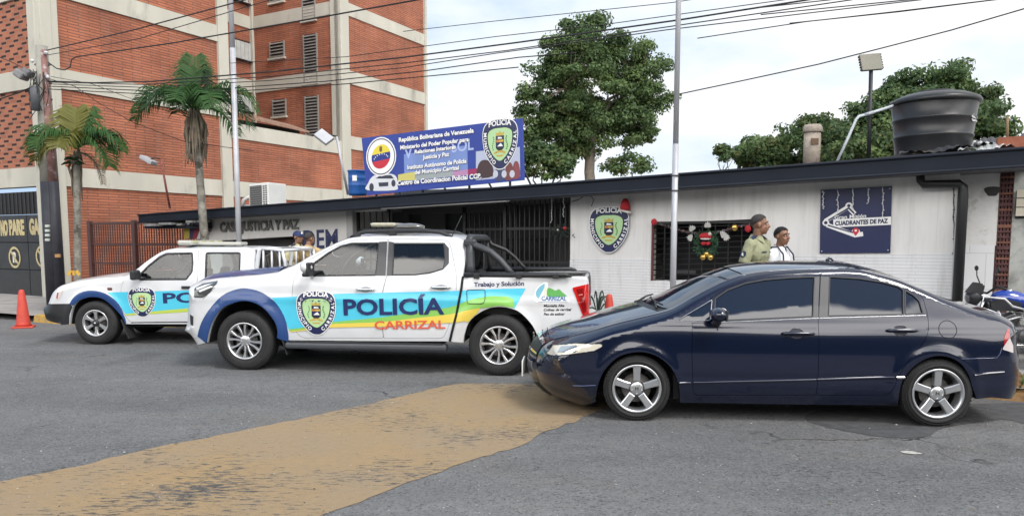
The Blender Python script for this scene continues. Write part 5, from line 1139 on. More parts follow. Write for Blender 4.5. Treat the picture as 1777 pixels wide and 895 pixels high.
outline = [tuple(p[:2]) for p in C.P]+[C.on(1722, 689)]+arch_r+[C.on(1500, 702.5), C.on(1350, 701)]+arch_f
# doors
df = round_poly(C.pts([(1233.5, 518), (1262, 499.5), (1294, 487.5), (1328, 480.5), (1368, 477), (1423, 474), (1419.5, 560), (1416, 684.5), (1203, 684.5), (1201, 620), (1201.5, 560.5), (1230, 559.5)]), [.0, .02, .02, .02, .02, .02, .0, .03, .05, .05, .0, .0])
dr = round_poly(C.pts([(1423.8, 474), (1462, 474.5), (1493, 476.5), (1531, 483), (1562, 491), (1587, 502.5), (1601, 516), (1609, 545), (1611.5, 571), (1604, 592), (1580, 620), (1561, 648), (1548, 678), (1538, 684.5), (1416.8, 684.5), (1420.3, 560)]), [.02, .02, .02, .02, .02, .02, .02, .02, .05, .05, .02, .02, .02, .02, .03, 0])
wf = round_poly(C.pts([(1241, 518), (1262, 503.5), (1294, 491.5), (1328, 485.3), (1368, 482), (1413.5, 480.2), (1410.5, 549), (1272, 555), (1240, 556.5)]), .012)
wq = round_poly(C.pts([(1173, 557), (1235.5, 520), (1232.5, 555.5)]), .008)
wr = round_poly(C.pts([(1440, 480), (1491.5, 483.2), (1531, 489.5), (1559, 497), (1567.5, 502.5), (1567.5, 545.4), (1437.5, 548)]), .012)
wr2 = round_poly(C.pts([(1571, 504), (1585, 511.5), (1595.5, 522), (1602, 543.7), (1571, 545.3)]), .010)
crown = lambda t: np.interp(t, [0, C.tt(3), C.tt(6), C.tt(9), C.tt(11), C.tt(15), C.tt(18), C.tt(22), C.tt(24), C.tt(27), C.tt(30)], [.06, .11, .085, .075, .085, .075, .055, .07, .05, .06, .07])
bow = lambda t: np.interp(t, [C.tt(8), C.tt(11), C.tt(13), C.tt(15), C.tt(17)], [0, .20, .14, .06, 0])*1.0
rimsp = [(.065, -.030), (.13, -.030), (.19, -.034), (.212, -.040), (.212, .040), (.19, .034), (.13, .030), (.065, .030)]
def civic_spokes(r, rr):
    k = rr/.212
    for j in range(5): spoke_prism(r, [(x*k, y*k) for x, y in rimsp], math.pi/2+2*math.pi*j/5, -.06, -.004, steel, dish=.016)
    hub(r, .062, 5, .047, -.016, steel, chrome)
    H = [(-.016, -.016), (-.010, -.016), (-.010, -.003), (.010, -.003), (.010, -.016), (.016, -.016), (.014, .016), (.009, .016), (.009, .004), (-.009, .004), (-.009, .016), (-.014, .016)]
    r.prism(H, lambda x, y, d: (x, -d, y), -.018, -.0125, black_pl)
def build_civic():
    r = C.root; wells(C, (arch_f, arch_r), .80, .50); holes = [offset(df, -.004), offset(dr, -.004)]
    b = MB()
    for sd in (-1, 1):
        C.patch(b, outline, carpaint, holes+[wq], side=sd, grid=.028 if sd < 0 else .06)
        for ar in (arch_f, arch_r):                       # folded arch lips
            A = np.array(ar); p, n = C.surf(A[:, 0], A[:, 1], 0, sd); q = p.copy(); q[:, 1] -= sd*.05; k = len(A)
            b.add(list(p)+list(q), [(i, i+1, k+i+1, k+i) for i in range(k-1)], carpaint)
    C.sweep(b, 0, C.tt(6)-.015, carpaint, crown, bow); 
    C.sweep(b, C.tt(15)-.01, C.tt(19)+.0, carpaint, crown, bow); C.sweep(b, C.tt(24), C.S[-1], carpaint, crown, bow)
    for q in ((-1, -.93), (.93, 1)): C.sweep(b, C.tt(6)-.015, C.tt(11)-.0, carpaint, crown, bow, *q, nq=4); C.sweep(b, C.tt(11), C.tt(15)-.01, carpaint, crown, bow, *q, nq=4); C.sweep(b, C.tt(19), C.tt(24), carpaint, crown, bow, *q, nq=4)
    b.build('body', r)
    h = MB(); C.sweep(h, C.tt(6)-.01, C.tt(11)-.10, carpaint, crown, bow, -.923, .923); h.build('hood', r)
    g = MB(); C.sweep(g, C.tt(11)-.10, C.tt(11)+.02, black_pl, crown, bow, -.93, .93, off=-.012)
    for y0, y1, dx in ((-.62, -.02, 0), (.02, .62, 0)):
        pass
    g.build('cowl_panel', r)
    wm = MB()
    pos = C.sweep(MB(), C.tt(11), C.tt(15), black_pl, crown, bow)
    for qa, qb in ((-.78, -.05), (-.02, .62)):
        pa = [Vector(pos(np.array(C.tt(11)+.02+.06*u), np.array(qa+(qb-qa)*u)))+Vector((0, 0, .02)) for u in np.linspace(0, 1, 9)]
        wm.tube(pa, .009, black_pl, 6); wm.tube([pa[0]+Vector((-.06, 0, -.03)), pa[3]], .011, black_pl, 6)
    wm.build('wiper', r)
    g = MB(); C.sweep(g, C.tt(11)+.015, C.tt(15)-.02, carglass, crown, bow, -.93, .93, off=-.004); g.build('windshield', r)
    g = MB(); C.sweep(g, C.tt(19)+.01, C.tt(24)-.02, carglass, crown, bow, -.93, .93, off=-.004); g.build('rear_window', r)
    # doors
    for sd in (-1, 1):
        for poly, win, hx, hz in ((df, wf, (1356, 1413), 578.5), (dr, wr, (1538, 1592), 573.5)):
            m = MB(); hl = [win] + ([wr2] if win is wr else [])
            C.patch(m, poly, carpaint, hl, side=sd, rim=.02, grid=.028 if sd < 0 else .06); d = m.build('door', r)
            m = MB(); C.patch(m, offset(win, -.006), carglass, side=sd, off=-.010, grid=.12)
            if win is wr: C.patch(m, offset(wr2, -.006), carglass, side=sd, off=-.010, grid=.12)
            m.build('window', d)
            m = MB(); C.ribbon(m, win, .012, black_pl, off=.0005, side=sd, h=.002, closed=True)
            if win is wr: C.ribbon(m, wr2, .012, black_pl, off=.0005, side=sd, h=.002, closed=True)
            pil = C.pts([(1414.5, 480.2), (1422.3, 479.8), (1418.8, 551), (1411, 551)]) if win is wf else C.pts([(1424.5, 479.6), (1438.6, 480.2), (1436.2, 549.5), (1421, 550)])
            C.patch(m, pil, mat('pillar_black', (.03, .031, .035), .35, coat=.3), side=sd, off=.002, grid=.1)
            m.build('window_trim', d)
            m = MB(); ln = C.pts([(1234, 559.5), (1300, 557), (1421.5, 552)] if win is wf else [(1422.5, 552), (1500, 549.6), (1606.5, 547)]); C.ribbon(m, ln, .008, mat('dark_chrome', (.35, .36, .38), .25, metal=1), off=.001, side=sd, h=.003); m.build('chrome_strip', d)
            m = MB(); xa = C.on(hx[0], hz)[0]; xb = C.on(hx[1], hz)[0]; z = C.on(sum(hx)/2, hz)[1]; xc = xa+(xb-xa)*.46
            cup = [(xc+.062*math.cos(a), z+.046*math.sin(a)) for a in np.linspace(0, 2*math.pi, 24, False)]
            C.patch(m, cup, mat('handle_recess', (.004, .006, .02), .5), side=sd, off=.0015, grid=.05)
            C.ribbon(m, cup, .006, carpaint, off=.001, side=sd, h=.004, closed=True)
            q = [C.surf([x], [z-.002], .012+.018*math.sin(math.pi*min(1, max(0, (x-xa)/(xb-xa))))**.5, sd)[0][0] for x in np.linspace(xa, xb, 9)]
            m.tube(q, [.010]+[.0155]*7+[.010], carpaint, 8); m.build('handle', d)
            m = MB(); ln = C.pts([(1203, 664), (1416, 658.8)] if win is wf else [(1418, 658.6), (1552, 654.9)]); C.ribbon(m, ln, .028, carpaint, off=.001, side=sd, h=.008); m.build('side_moulding', d)
        m = MB(); C.ribbon(m, C.pts([(1179, 664.6), (1199, 664.1)]), .026, carpaint, off=.001, side=sd, h=.010); C.ribbon(m, C.pts([(1556, 654.8), (1569, 654.4)]), .026, chrome, off=.001, side=sd, h=.011); m.build('body_moulding', r)
        m = MB(); C.patch(m, offset(wq, -.006), carglass, side=sd, off=-.008, grid=.1); C.ribbon(m, wq, .009, mat('dark_chrome', (.35, .36, .38), .25, metal=1) if sd < 0 else black_pl, off=.0005, side=sd, h=.004, closed=True); m.build('quarter_window', r)
        # headlamp, seams, tail lamp
        hp = round_poly(C.pts([(949, 613), (960, 598), (1000, 595.5), (1043, 596.5), (1046, 600), (1031, 608.5), (984, 615), (960, 616)]), .012)
        m = MB(); C.patch(m, hp, mat('headlamp_lens', (.62, .58, .50), .10, coat=1, spec=.8), side=sd, off=.004, grid=.05); C.ribbon(m, hp, .010, black_pl, off=.001, side=sd, h=.003, closed=True)
        inner = C.pts([(968, 611), (974, 601), (1000, 599), (1006, 604), (998, 611)]); C.patch(m, inner, mat('lamp_reflector', (.75, .72, .66), .12, metal=.9), side=sd, off=.0065, grid=.05)
        m.build('headlight', r)
        m = MB(); seam = mat('panel_gap', (.002, .002, .004), .8)
        C.ribbon(m, C.pts([(1035, 611), (1012, 615), (960, 621)]), .006, seam, off=.001, side=sd)
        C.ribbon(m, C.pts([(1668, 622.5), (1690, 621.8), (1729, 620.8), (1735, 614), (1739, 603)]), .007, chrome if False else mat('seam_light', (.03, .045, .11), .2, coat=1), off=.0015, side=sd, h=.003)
        C.ribbon(m, [(C.on(1644.6, 571.6)[0]+.078*math.cos(a), C.on(1644.6, 571.6)[1]+.078*math.sin(a)) for a in np.linspace(0, 2*math.pi, 32, False)], .006, seam, off=.001, side=sd, closed=True)
        m.build('panel_seam', r)
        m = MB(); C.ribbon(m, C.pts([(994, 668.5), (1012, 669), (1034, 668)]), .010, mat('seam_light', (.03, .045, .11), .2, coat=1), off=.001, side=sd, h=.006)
        C.ribbon(m, C.pts([(1691, 651.3), (1715, 647.5), (1742, 645.5)]), .022, carpaint, off=.001, side=sd, h=.012); m.build('bumper_crease', r)
        m = MB(); C.patch(m, C.pts([(1741, 602), (1752, 585), (1758, 600), (1758, 612), (1740, 606)]), mat('clear_lamp', (.55, .5, .5), .1, coat=1), side=sd, off=.003, grid=.05); C.patch(m, C.pts([(1743, 583), (1750, 563), (1752, 584), (1742, 600)]), mat('tail_red', (.35, .01, .015), .12, coat=1), side=sd, off=.003, grid=.05); m.build('taillight', r)
        # mirror
        y0 = C.W(np.array([C.on(1240, 556)[0]]), np.array([C.on(1240, 556)[1]]))[0]
        xa, za = C.loc(1247, 545, -(.93)); m = MB()
        m.ball((xa, sd*.955, za), (.085, .115, .066), carpaint, 20); m.box((xa+.055, sd*.955, za-.006), (.02, .185, .10), black_pl, bev=.009)
        m.tube([(xa+.01, sd*.90, za-.045), (xa-.01, sd*(y0-.02), za-.12)], [.032, .036], black_pl, 8); m.build('side_mirror', r)
    # underbody and cabin floor
    u = MB(); u.box((1.33, 0, .30), (1.95, 1.40, .22), dark_in); u.box((-.25, 0, .33), (.9, 1.0, .22), dark_in); u.box((2.95, 0, .33), (.9, 1.0, .22), dark_in); u.tube([(0, -.75, .31), (0, .75, .31)], .04, black_pl); u.tube([(C.wb, -.75, .31), (C.wb, .75, .31)], .04, black_pl)
    u.tube([(2.2, .35, .2), (3.45, .42, .24)], .035, mat('exhaust_steel', (.2, .19, .18), .5, metal=.8)); u.build('underbody', r)
    seats(C, 0, 0, .72, .75, dark_in, (1.35, 2.25)).build('seat', r)
    # nose: grille, lower intake, plate
    posn = C.sweep(MB(), 0, C.tt(6), black_pl, crown, bow)
    def nose(t0, t1, q0, q1, m, off=.004, nq=9, nt_=5):
        k = MB(); ts = np.linspace(t0, t1, nt_); qs = np.linspace(q0, q1, nq); TT, QQ = np.meshgrid(ts, qs, indexing='ij'); p = posn(TT, QQ); p = p.reshape(-1, 3)
        e = np.array([posn(np.array(t), np.array(q)) for t in ts for q in qs]); e[:, 0] -= off
        return e, [(i*nq+j, i*nq+j+1, (i+1)*nq+j+1, (i+1)*nq+j) for i in range(nt_-1) for j in range(nq-1)]
    k = MB(); v, f = nose(C.tt(4)-.01, C.tt(5)+.05, -.98, .98, None, .006); k.add(v, f, black_pl, True)
    v, f = nose(C.tt(5)+.02, C.tt(5)+.06, -1, 1, None, .012); k.add(v, f, chrome, True)
    v, f = nose(C.tt(4)+.02, C.tt(4)+.04, -.98, .98, None, .012); k.add(v, f, chrome, True); k.build('grille', r)
    k = MB(); v, f = nose(C.tt(1)+.0, C.tt(2)-.0, -.85, .85, None, .005); k.add(v, f, black_pl, True); k.build('lower_intake', r)
    v, f = nose(C.tt(2)+.04, C.tt(3)+.07, -.5, .5, None, .035); c = v.mean(0)
    k = MB(); k.box((v[:, 0].min()-.005, 0, c[2]), (.014, .34, .16), signwhite, bev=.004); k.build('license_plate', r)
    e = MB(); t_ = posn(np.array(C.tt(5)-.01), np.array(0.)); e.prism([(-.05, -.04), (-.03, -.04), (-.03, -.006), (.03, -.006), (.03, -.04), (.05, -.04), (.04, .04), (.024, .04), (.026, .01), (-.026, .01), (-.024, .04), (-.04, .04)], lambda x, y, d: (t_[0]-.02-d, x, t_[2]+y), 0, .012, chrome); e.build('emblem', r)
    a = MB(); pr = C.Pat(np.array(C.tt(19)-.12)); a.tube([(pr[0], 0, pr[1]+.05), (pr[0]+.03, 0, pr[1]+.085), (pr[0]+.07, 0, pr[1]+.055)], [.02, .016, .006], carpaint, 8); a.build('roof_antenna', r)
    for sd in (-1, 1):
        for x in (0, C.wb): wheel(C, x, sd, .312, .20, .222, civic_spokes)
build_civic()
# ================================================================ white police pickups
flare_blue = mat('flare_blue_vinyl', (.013, .052, .185), .4, coat=.4, var=.12, vscale=6)
pglass = glass('pickup_glass', (.74, .80, .80), base=.05); dglass = glass('privacy_glass', (.10, .12, .14), base=.08)
seam = mat('panel_gap', (.002, .002, .004), .8)
def lips(V, b, arches, m, sd, dep=.05):
    for ar in arches:
        A = np.array(ar); p, n = V.surf(A[:, 0], A[:, 1], 0, sd); q = p.copy(); q[:, 1] -= sd*dep; k = len(A)
        b.add(list(p)+list(q), [(i, i+1, k+i+1, k+i) for i in range(k-1)], m)
def steering(V, x, z, y=-.38):
    m = MB(); pts = []
    a = R(28)
    for k in range(25):
        t = 2*math.pi*k/24; pts.append((x+.185*math.sin(t)*math.sin(a), y+.185*math.cos(t), z+.185*math.sin(t)*math.cos(a)))
    m.tube(pts, .014, black_pl, 6, cap=False); m.ball((x-.01, y, z), (.03, .07, .05), black_pl, 10)
    m.tube([(x, y-.17, z), (x, y+.17, z)], .012, black_pl, 6); m.tube([(x, y, z), (x-.35, y, z-.12)], .03, black_pl, 6)
    m.build('steering_wheel', V.root)
def base_np(x, z):
    x = np.asarray(x, float); z = np.asarray(z, float)
    w = .920-.05*np.clip((np.abs(x-1.5)-1.3)/1.2, 0, 2)**2
    w = w-.06*np.clip((.62-z)/.4, 0, 1.2)**2-.018*np.clip((z-.7)/.4, 0, 1.2)**2
    q = (z-1.165)/.04; cab = np.clip((3.02-x)/.1, 0, 1); w = w-.40*.04*np.logaddexp(0, q)*cab
    for xc in (0., 3.24):
        r = np.hypot(x-xc, z-.40); w = w+.030*np.exp(-((r-.50)/.085)**2)*(z > .3)
    w = w+.010*np.exp(-((z-.93)/.05)**2)
    return w
P = Veh('police_pickup', 'white double-cab police pickup with black roll bar, striped livery and large word POLICIA', 'pickup', (424.8, 642.5), (865.4, 652.5), .935, base_np)
P.set_profile([(356, 594, .2, .40), (347, 582, .25, .42), (333, 571, .28, .42), (336, 555, .30, .42), (337, 540, .30, .42), (339, 518, .30, .42), (340, 503, .25, .40), (343, 491, .18, .33), (366, 485.5, .11, .2), (410, 481, .09, .12), (454, 477.5, .09, .1), (479, 473.5, .09, .09), (492, 468, .06, .06),
    (513, 459.5, .055, .055), (540, 443.5, .055, .055), (570, 428.3, .055, .055), (600, 415.5, .055, .055), (621, 411, .055, .055), (646, 409.8, .055, .055), (673, 409.3, .055, .055), (721, 409.3, .055, .055), (770, 410, .055, .055), (797, 413.3, .055, .055), (805.5, 420.5, .05, .05), (808, 440, .04, .04), (806.5, 459, .035, .035), (803.6, 476, .02, .02), (805, 479.5, .02, .02),
    (860, 479.6, .02, .02), (930, 479.5, .02, .02), (991, 479.4, .02, .02), (1014, 479.6, .025, .03), (1020.5, 483, .04, .05), (1022.3, 493, .06, .08), (1022, 520, .08, .1), (1020, 548, .1, .12), (1017, 575, .12, .14), (1012, 598, .12, .14)])
def build_white():
    V = P; r = V.root
    # closed arch openings
    af = smooth_poly(V.pts([(482, 586), (481, 566), (466.4, 542.5), (447.7, 527.5), (426, 521.5), (404, 525.5), (382, 537), (367, 561.5), (359, 594)]), False, 3)
    ar = smooth_poly(V.pts([(936, 598), (934, 586), (925, 566), (909.7, 548), (894.6, 537.5), (870.5, 532), (849, 534.5), (828, 545), (813, 560), (806, 580), (804, 594)]), False, 3)
    outline = [tuple(p[:2]) for p in V.P]+[V.on(980, 602)]+ar+[V.on(783, 592.5), V.on(650, 591.5), V.on(503, 590)]+af
    dfp = round_poly(V.pts([(540, 449), (571, 432.5), (602, 420), (622, 416), (673, 415), (670, 479.5), (662.5, 510), (662, 561), (665, 586), (526, 586), (514, 577), (509, 556), (507.5, 505), (510, 484), (523, 464.5)]), [.03, .02, .02, .02, .015, .0, .05, .02, .02, .06, .05, .06, .06, .05, .05])
    drp = round_poly(V.pts([(674.2, 415), (722, 415), (776, 417.5), (781, 424), (787, 452), (793, 482.6), (790, 525), (778, 567), (769, 586.5), (666.3, 586.5), (663.4, 561), (663.8, 510), (671.4, 479.5)]), [.015, .02, .05, .03, .05, .1, .1, .1, .05, .02, .02, .05, 0])
    wfp = round_poly(V.pts([(543, 457.5), (570, 438.5), (591, 427), (610, 422.2), (658, 421.5), (652, 477.5), (543.5, 478.5)]), .015)
    wrp = round_poly(V.pts([(683, 422.5), (770.5, 422.5), (773, 450), (769, 466.5), (745, 473.7), (720, 476.6), (680.5, 477)]), .015)
    crown = lambda t: np.interp(t, [0, V.tt(5), V.tt(8), V.tt(11), V.tt(13), V.tt(16), V.tt(18), V.tt(22), V.tt(25), V.tt(31), V.tt(37)], [.05, .09, .09, .09, .085, .07, .04, .035, .02, .0, .02])
    bow = lambda t: np.interp(t, [V.tt(9), V.tt(12), V.tt(14), V.tt(17)], [0, .16, .12, 0])
    b = MB()
    for sd in (-1, 1):
        V.patch(b, outline, white, [offset(dfp, -.004), offset(drp, -.004)], side=sd); lips(V, b, (af, ar), white, sd)
    V.sweep(b, 0, V.tt(7), white, crown, bow); V.sweep(b, V.tt(17)-.02, V.tt(23), white, crown, bow)
    for q in ((-1, -.93), (.93, 1)):
        V.sweep(b, V.tt(7), V.tt(12), white, crown, bow, *q, nq=4); V.sweep(b, V.tt(12), V.tt(17)-.02, white, crown, bow, *q, nq=4); V.sweep(b, V.tt(23), V.tt(26), white, crown, bow, *q, nq=4)
    b.build('body', r)
    h = MB(); V.sweep(h, V.tt(7)+.01, V.tt(12)-.07, flare_blue, crown, bow, -.925, .925, off=.002); h.build('hood', r)
    h = MB(); V.sweep(h, V.tt(12)-.07, V.tt(12)+.03, black_pl, crown, bow, -.93, .93, off=-.01); h.build('cowl_panel', r)
    g = MB(); V.sweep(g, V.tt(12)+.03, V.tt(17)-.03, pglass, crown, bow, -.93, .93, off=-.004); g.build('windshield', r)
    g = MB(); V.sweep(g, V.tt(23)+.02, V.tt(26)-.02, dglass, crown, bow, -.9, .9, off=-.004); g.build('rear_window', r)
    # cargo bed: floor, inner walls, tailgate
    x0, x1, zt = V.on(808, 481)[0]+.06, V.on(1018, 481)[0]-.03, V.on(900, 482)[1]; bl = MB()
    liner = mat('bed_liner', (.03, .03, .032), .8, var=.2)
    bl.box(((x0+x1)/2, 0, zt-.44), (x1-x0, 1.56, .04), liner); bl.box((x0, 0, zt-.22), (.04, 1.56, .42), liner); bl.box((x1-.03, 0, zt-.22), (.04, 1.56, .42), liner)
    for sd in (-1, 1): bl.box(((x0+x1)/2, sd*.78, zt-.22), (x1-x0, .04, .42), liner)
    bl.build('bed_liner', r)
    b2 = MB(); b2.box((x1+.005, 0, zt-.24), (.05, 1.5, .46), white, bev=.02); b2.build('tailgate', r)
    # doors
    for sd in (-1, 1):
        for poly, win, hx, hz in ((dfp, wfp, (618.5, 651), 502.3), (drp, wrp, (748, 782.5), 498.5)):
            m = MB(); V.patch(m, poly, white, [win], side=sd, rim=.02); d = m.build('door', r)
            m = MB(); V.patch(m, offset(win, -.005), pglass if win is wfp else dglass, side=sd, off=-.010, grid=.15); m.build('window', d)
            m = MB(); V.ribbon(m, win, .018, black_pl, off=.0005, side=sd, h=.002, closed=True)
            blk = mat('pillar_black', (.03, .031, .035), .35, coat=.3)
            L = [V.pts([(658, 419.5), (672.2, 419), (669.5, 478.6), (652, 478.4)])] if win is wfp else [V.pts([(674.6, 419), (684, 420.5), (681.5, 478.4), (671.6, 478.6)]), V.pts([(770.5, 420.5), (779, 430.5), (779.2, 457), (769.5, 467), (772.5, 450)])]
            for q in L: V.patch(m, q, blk, side=sd, off=.0025, grid=.1)
            m.build('window_trim', d)
            m = MB(); xa = V.on(hx[0], hz)[0]; xb = V.on(hx[1], hz)[0]; z = V.on(sum(hx)/2, hz)[1]; xc = xa+(xb-xa)*.5
            V.patch(m, [(xc+.075*math.cos(a), z+.035*math.sin(a)) for a in np.linspace(0, 2*math.pi, 20, False)], mat('recess_grey', (.25, .25, .26), .5), side=sd, off=.0015, grid=.05)
            q = [V.surf([x], [z], .012+.022*math.sin(math.pi*min(1, max(0, (x-xa)/(xb-xa))))**.5, sd)[0][0] for x in np.linspace(xa, xb, 9)]
            m.tube(q, [.012]+[.017]*7+[.012], chrome, 8); m.build('handle', d)
        # livery bands (side only), cut at the arch
        top = [(470, 514.5), (480.5, 516), (585, 509.7), (700, 506.8), (790, 504.3), (850, 501.5), (912.5, 500)]
        tg = [(501, 571), (540, 566), (576, 558.5), (660, 550.5), (721, 541.5), (781, 532.5), (816, 520), (850, 513.5), (880, 514), (895, 524), (893, 535)]
        gy = [(503, 574), (540, 569.5), (576, 562), (660, 558.3), (721, 551.5), (781, 545), (816, 537), (832, 534.5), (848, 534)]
        yb = [(505, 575.5), (540, 572), (576, 568), (660, 566.5), (721, 562.5), (781, 560), (806, 556.5), (812, 556)]
        fe = [(501.5, 585), (501, 571), (494, 551), (479, 525.5), (470, 517.5)]
        A = lambda L: V.pts(L)
        sp = lambda L: smooth_poly(A(L), False, 4)
        arc_up = [p for p in ar]
        def band(poly, m, off):
            # subtract the wheel opening by pulling points out of it
            k = MB(); V.patch(k, poly, m, side=sd, off=off, grid=.035); k.build('livery_stripe', r)
        arcp = lambda u0, u1: [p for p in reversed(ar) if V.on(u0, 560)[0] <= p[0] <= V.on(u1, 560)[0]]
        up = lambda L, e: [(x, z+e) for x, z in L]
        band(sp(top)+A([(893, 535)])+[p for p in reversed(up(arcp(852, 890), .012))]+sp(tg[:8])[::-1]+A([(494, 551), (479, 525.5)]), lblue, .0030)
        band(sp(tg[:8])+A([(880, 514), (892, 519), (893, 533)])+[p for p in reversed(up(arcp(849, 888), .012))]+sp(gy[:8])[::-1], lgreen, .0055)
        band(sp(gy[:7])+A([(834, 533.8)])+[p for p in reversed(up(arcp(813, 831), .012))]+sp(yb[:7])[::-1], lyel, .0080)
        # lettering (mirrored frame on the far side)
        def txt(name, s, p0, p1, h, m, off=.0105, bold=.02, shear=0.):
            a = V.on(*p0); c = V.on(*p1); k = MB(); ln = math.dist(a, c); hh = ln*h/math.dist(p0, p1)
            ux, uz = (c[0]-a[0])/ln, (c[1]-a[1])/ln
            if sd < 0: f = lambda x, y, d_: V.fn(sd, off)(a[0]+x*ux-y*uz, a[1]+x*uz+y*ux, d_)
            else: f = lambda x, y, d_: V.fn(sd, off)(a[0]+(ln-x)*ux-y*uz, a[1]+(ln-x)*uz+y*ux, d_)
            put_text(k, s, 0, 0, ln, hh, f, m, bold, shear); k.build(name, r)
        txt('lettering', 'POLICÍA', (597, 546.8), (771.5, 545.3), 27.5, navy, bold=.03)
        txt('lettering', 'CARRIZAL', (650.5, 571), (773.5, 569.8), 14, lred, bold=.025)
        txt('lettering', 'Trabajo y Solución', (822.5, 497.3), (909.5, 495.3), 7.6, signnavy, off=.003, bold=.03)
        for s_, a_, b_ in (('Montaña Alta', (943.5, 532.6), (979.5, 532)), ('Colinas de carrizal', (943.5, 539.6), (991.5, 538.8)), ('Pan de azúcar', (943.5, 547), (980.5, 546.4))): txt('lettering', s_, a_, b_, 4.6, ink, off=.003, bold=.03, shear=.2)
        k = MB(); a = V.on(549.3, 541); q = V.on(584, 541); wd = (q[0]-a[0])*2; f = V.fn(sd, .0105)
        if sd > 0: f2 = V.fn(sd, .0105); f = lambda x, y, d_: f2(2*a[0]-x, y, d_)
        badge(k, f, a[0], a[1], wd, wd*1.0, .0005, .0006); k.build('badge', r)
        # little town logo: hill, church, river shape, name
        k = MB(); f = V.fn(sd, .003)
        if sd > 0: mx_ = V.on(956, 510)[0]; f2 = V.fn(sd, .003); f = lambda x, y, d_: f2(2*mx_-x, y, d_)
        def blob(L, m, d_, sm=True):
            q = V.pts(L); q = smooth_poly(q, True, 3) if sm else q; v, t = tri2d(q); k.add([f(x, y, d_) for x, y in v], t, m)
        blob([(931, 524.5), (928, 508), (934, 497), (942, 491), (948, 489.5), (951, 493), (951, 517), (983, 518), (985, 524.5)], signwhite, .000)
        blob([(934, 518), (929.5, 509), (935, 498.5), (945, 492), (944, 500), (940, 508)], mat('logo_sky', (.16, .42, .55), .4), .0008)
        blob([(950.5, 500), (958, 501), (964, 504), (970, 501.5), (976, 507), (981.5, 511.5), (981.5, 514), (950.5, 514)], mat('logo_hill', (.10, .36, .08), .4), .0012)
        blob([(944, 514), (944, 499), (946.5, 494), (949, 499), (949, 514)], mat('logo_tower', (.65, .66, .55), .4), .0016, False)
        q = V.pts([(934, 522.9), (985, 522.9), (985, 523.7), (934, 523.7)]); k.add([f(x, y, .001) for x, y in q], [(0, 1, 2, 3)], mat('logo_blue', (.02, .12, .32), .4))
        a = V.on(939.5, 521.3); c = V.on(983, 520.8); put_text(k, 'CARRIZAL', a[0], a[1], c[0]-a[0], V.on(940, 513.6)[1]-a[1], lambda x, y, d_: f(x, y, .0016), mat('logo_blue', (.02, .12, .32), .4), .03); k.build('logo', r)
        # front arch flare, mud flap, headlight, fuel flap, seams
        fo = smooth_poly(V.pts([(500.5, 592), (500.5, 580), (494.6, 552), (479, 525.5), (457, 508.5), (435, 501.3), (416, 501), (391, 510), (369.5, 530), (351, 558), (343.5, 583)]), False, 4)
        k = MB(); V.patch(k, fo+[V.on(357.5, 594)]+[(x, z) for x, z in reversed(af)], flare_blue, side=sd, off=.012, rim=.014, grid=.05); k.build('arch_flare', r)
        k = MB(); x = V.on(491, 590)[0]; k.box((x, sd*.82, V.on(491, 592)[1]), (.018, .24, .36), rubber, (Vector((.96, 0, .28)), Vector((0, 1, 0)), Vector((-.28, 0, .96))), bev=.006); k.build('mud_flap', r)
        hl = round_poly(V.pts([(337, 516), (338, 500), (352, 492), (379, 487), (377, 492), (362, 510), (352, 516.5)]), .015)
        k = MB(); V.patch(k, hl, mat('lamp_dark', (.05, .052, .056), .15, coat=1), side=sd, off=.004, grid=.05)
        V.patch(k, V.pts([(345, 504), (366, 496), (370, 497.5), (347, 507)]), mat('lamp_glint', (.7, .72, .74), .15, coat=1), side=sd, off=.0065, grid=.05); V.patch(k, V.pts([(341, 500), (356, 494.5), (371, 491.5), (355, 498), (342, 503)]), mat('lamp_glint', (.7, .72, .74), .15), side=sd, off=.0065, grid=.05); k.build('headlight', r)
        k = MB(); V.patch(k, V.pts([(330, 545), (336, 549), (335.5, 565), (331, 563)]), black_pl, side=sd, off=.004, grid=.05); k.build('bumper_vent', r)
        k = MB(); V.patch(k, V.pts([(324, 566), (344, 577), (343, 585), (338, 586), (324, 572)]), mat('bumper_silver', (.7, .71, .72), .3, metal=.3), side=sd, off=.006, grid=.05); k.build('bumper_guard', r)
        k = MB(); fd = round_poly(V.pts([(809.8, 503), (842, 502), (841.5, 523), (837, 527), (811, 527)]), .03); V.ribbon(k, fd, .007, seam, off=.0085, side=sd, closed=True); k.build('fuel_flap', r)
        k = MB(); V.ribbon(k, V.pts([(803.6, 480), (801, 500), (792, 548), (781, 592)]), .030, seam, off=.0105, side=sd); k.build('cab_gap', r)
        k = MB(); ln = V.pts([(343, 518), (352, 519), (372, 500), (385, 487)]); V.ribbon(k, ln[1:], .005, seam, off=.001, side=sd); k.build('fender_seam', r)
        tl = round_poly(V.pts([(993, 499), (1021, 492), (1022, 549), (1012, 549)]), [.02, .01, .01, .01])
        k = MB(); V.patch(k, tl, mat('tail_red_glass', (.50, .012, .012), .10, coat=1), side=sd, off=.008, rim=.01, grid=.04)
        V.patch(k, V.pts([(1000, 502), (1012, 500), (1017, 540), (1012, 543)]), mat('tail_red_dark', (.22, .004, .006), .15, coat=1), side=sd, off=.010, grid=.05); V.ribbon(k, V.pts([(1004, 512), (1018, 509)]), .012, mat('tail_pink', (.75, .20, .18), .15, coat=1), off=.0105, side=sd); k.build('taillight', r)
        # step, mirror
        k = MB(); xa, xb = V.on(498, 600)[0], V.on(776, 600)[0]; z = V.on(640, 600)[1]
        k.box(((xa+xb)/2, sd*.90, z), (xb-xa, .16, .085), mat('step_grey', (.055, .06, .07), .5, var=.15), bev=.03); k.box(((xa+xb)/2, sd*.915, z+.046), (xb-xa-.1, .10, .012), black_pl); k.build('side_step', r)
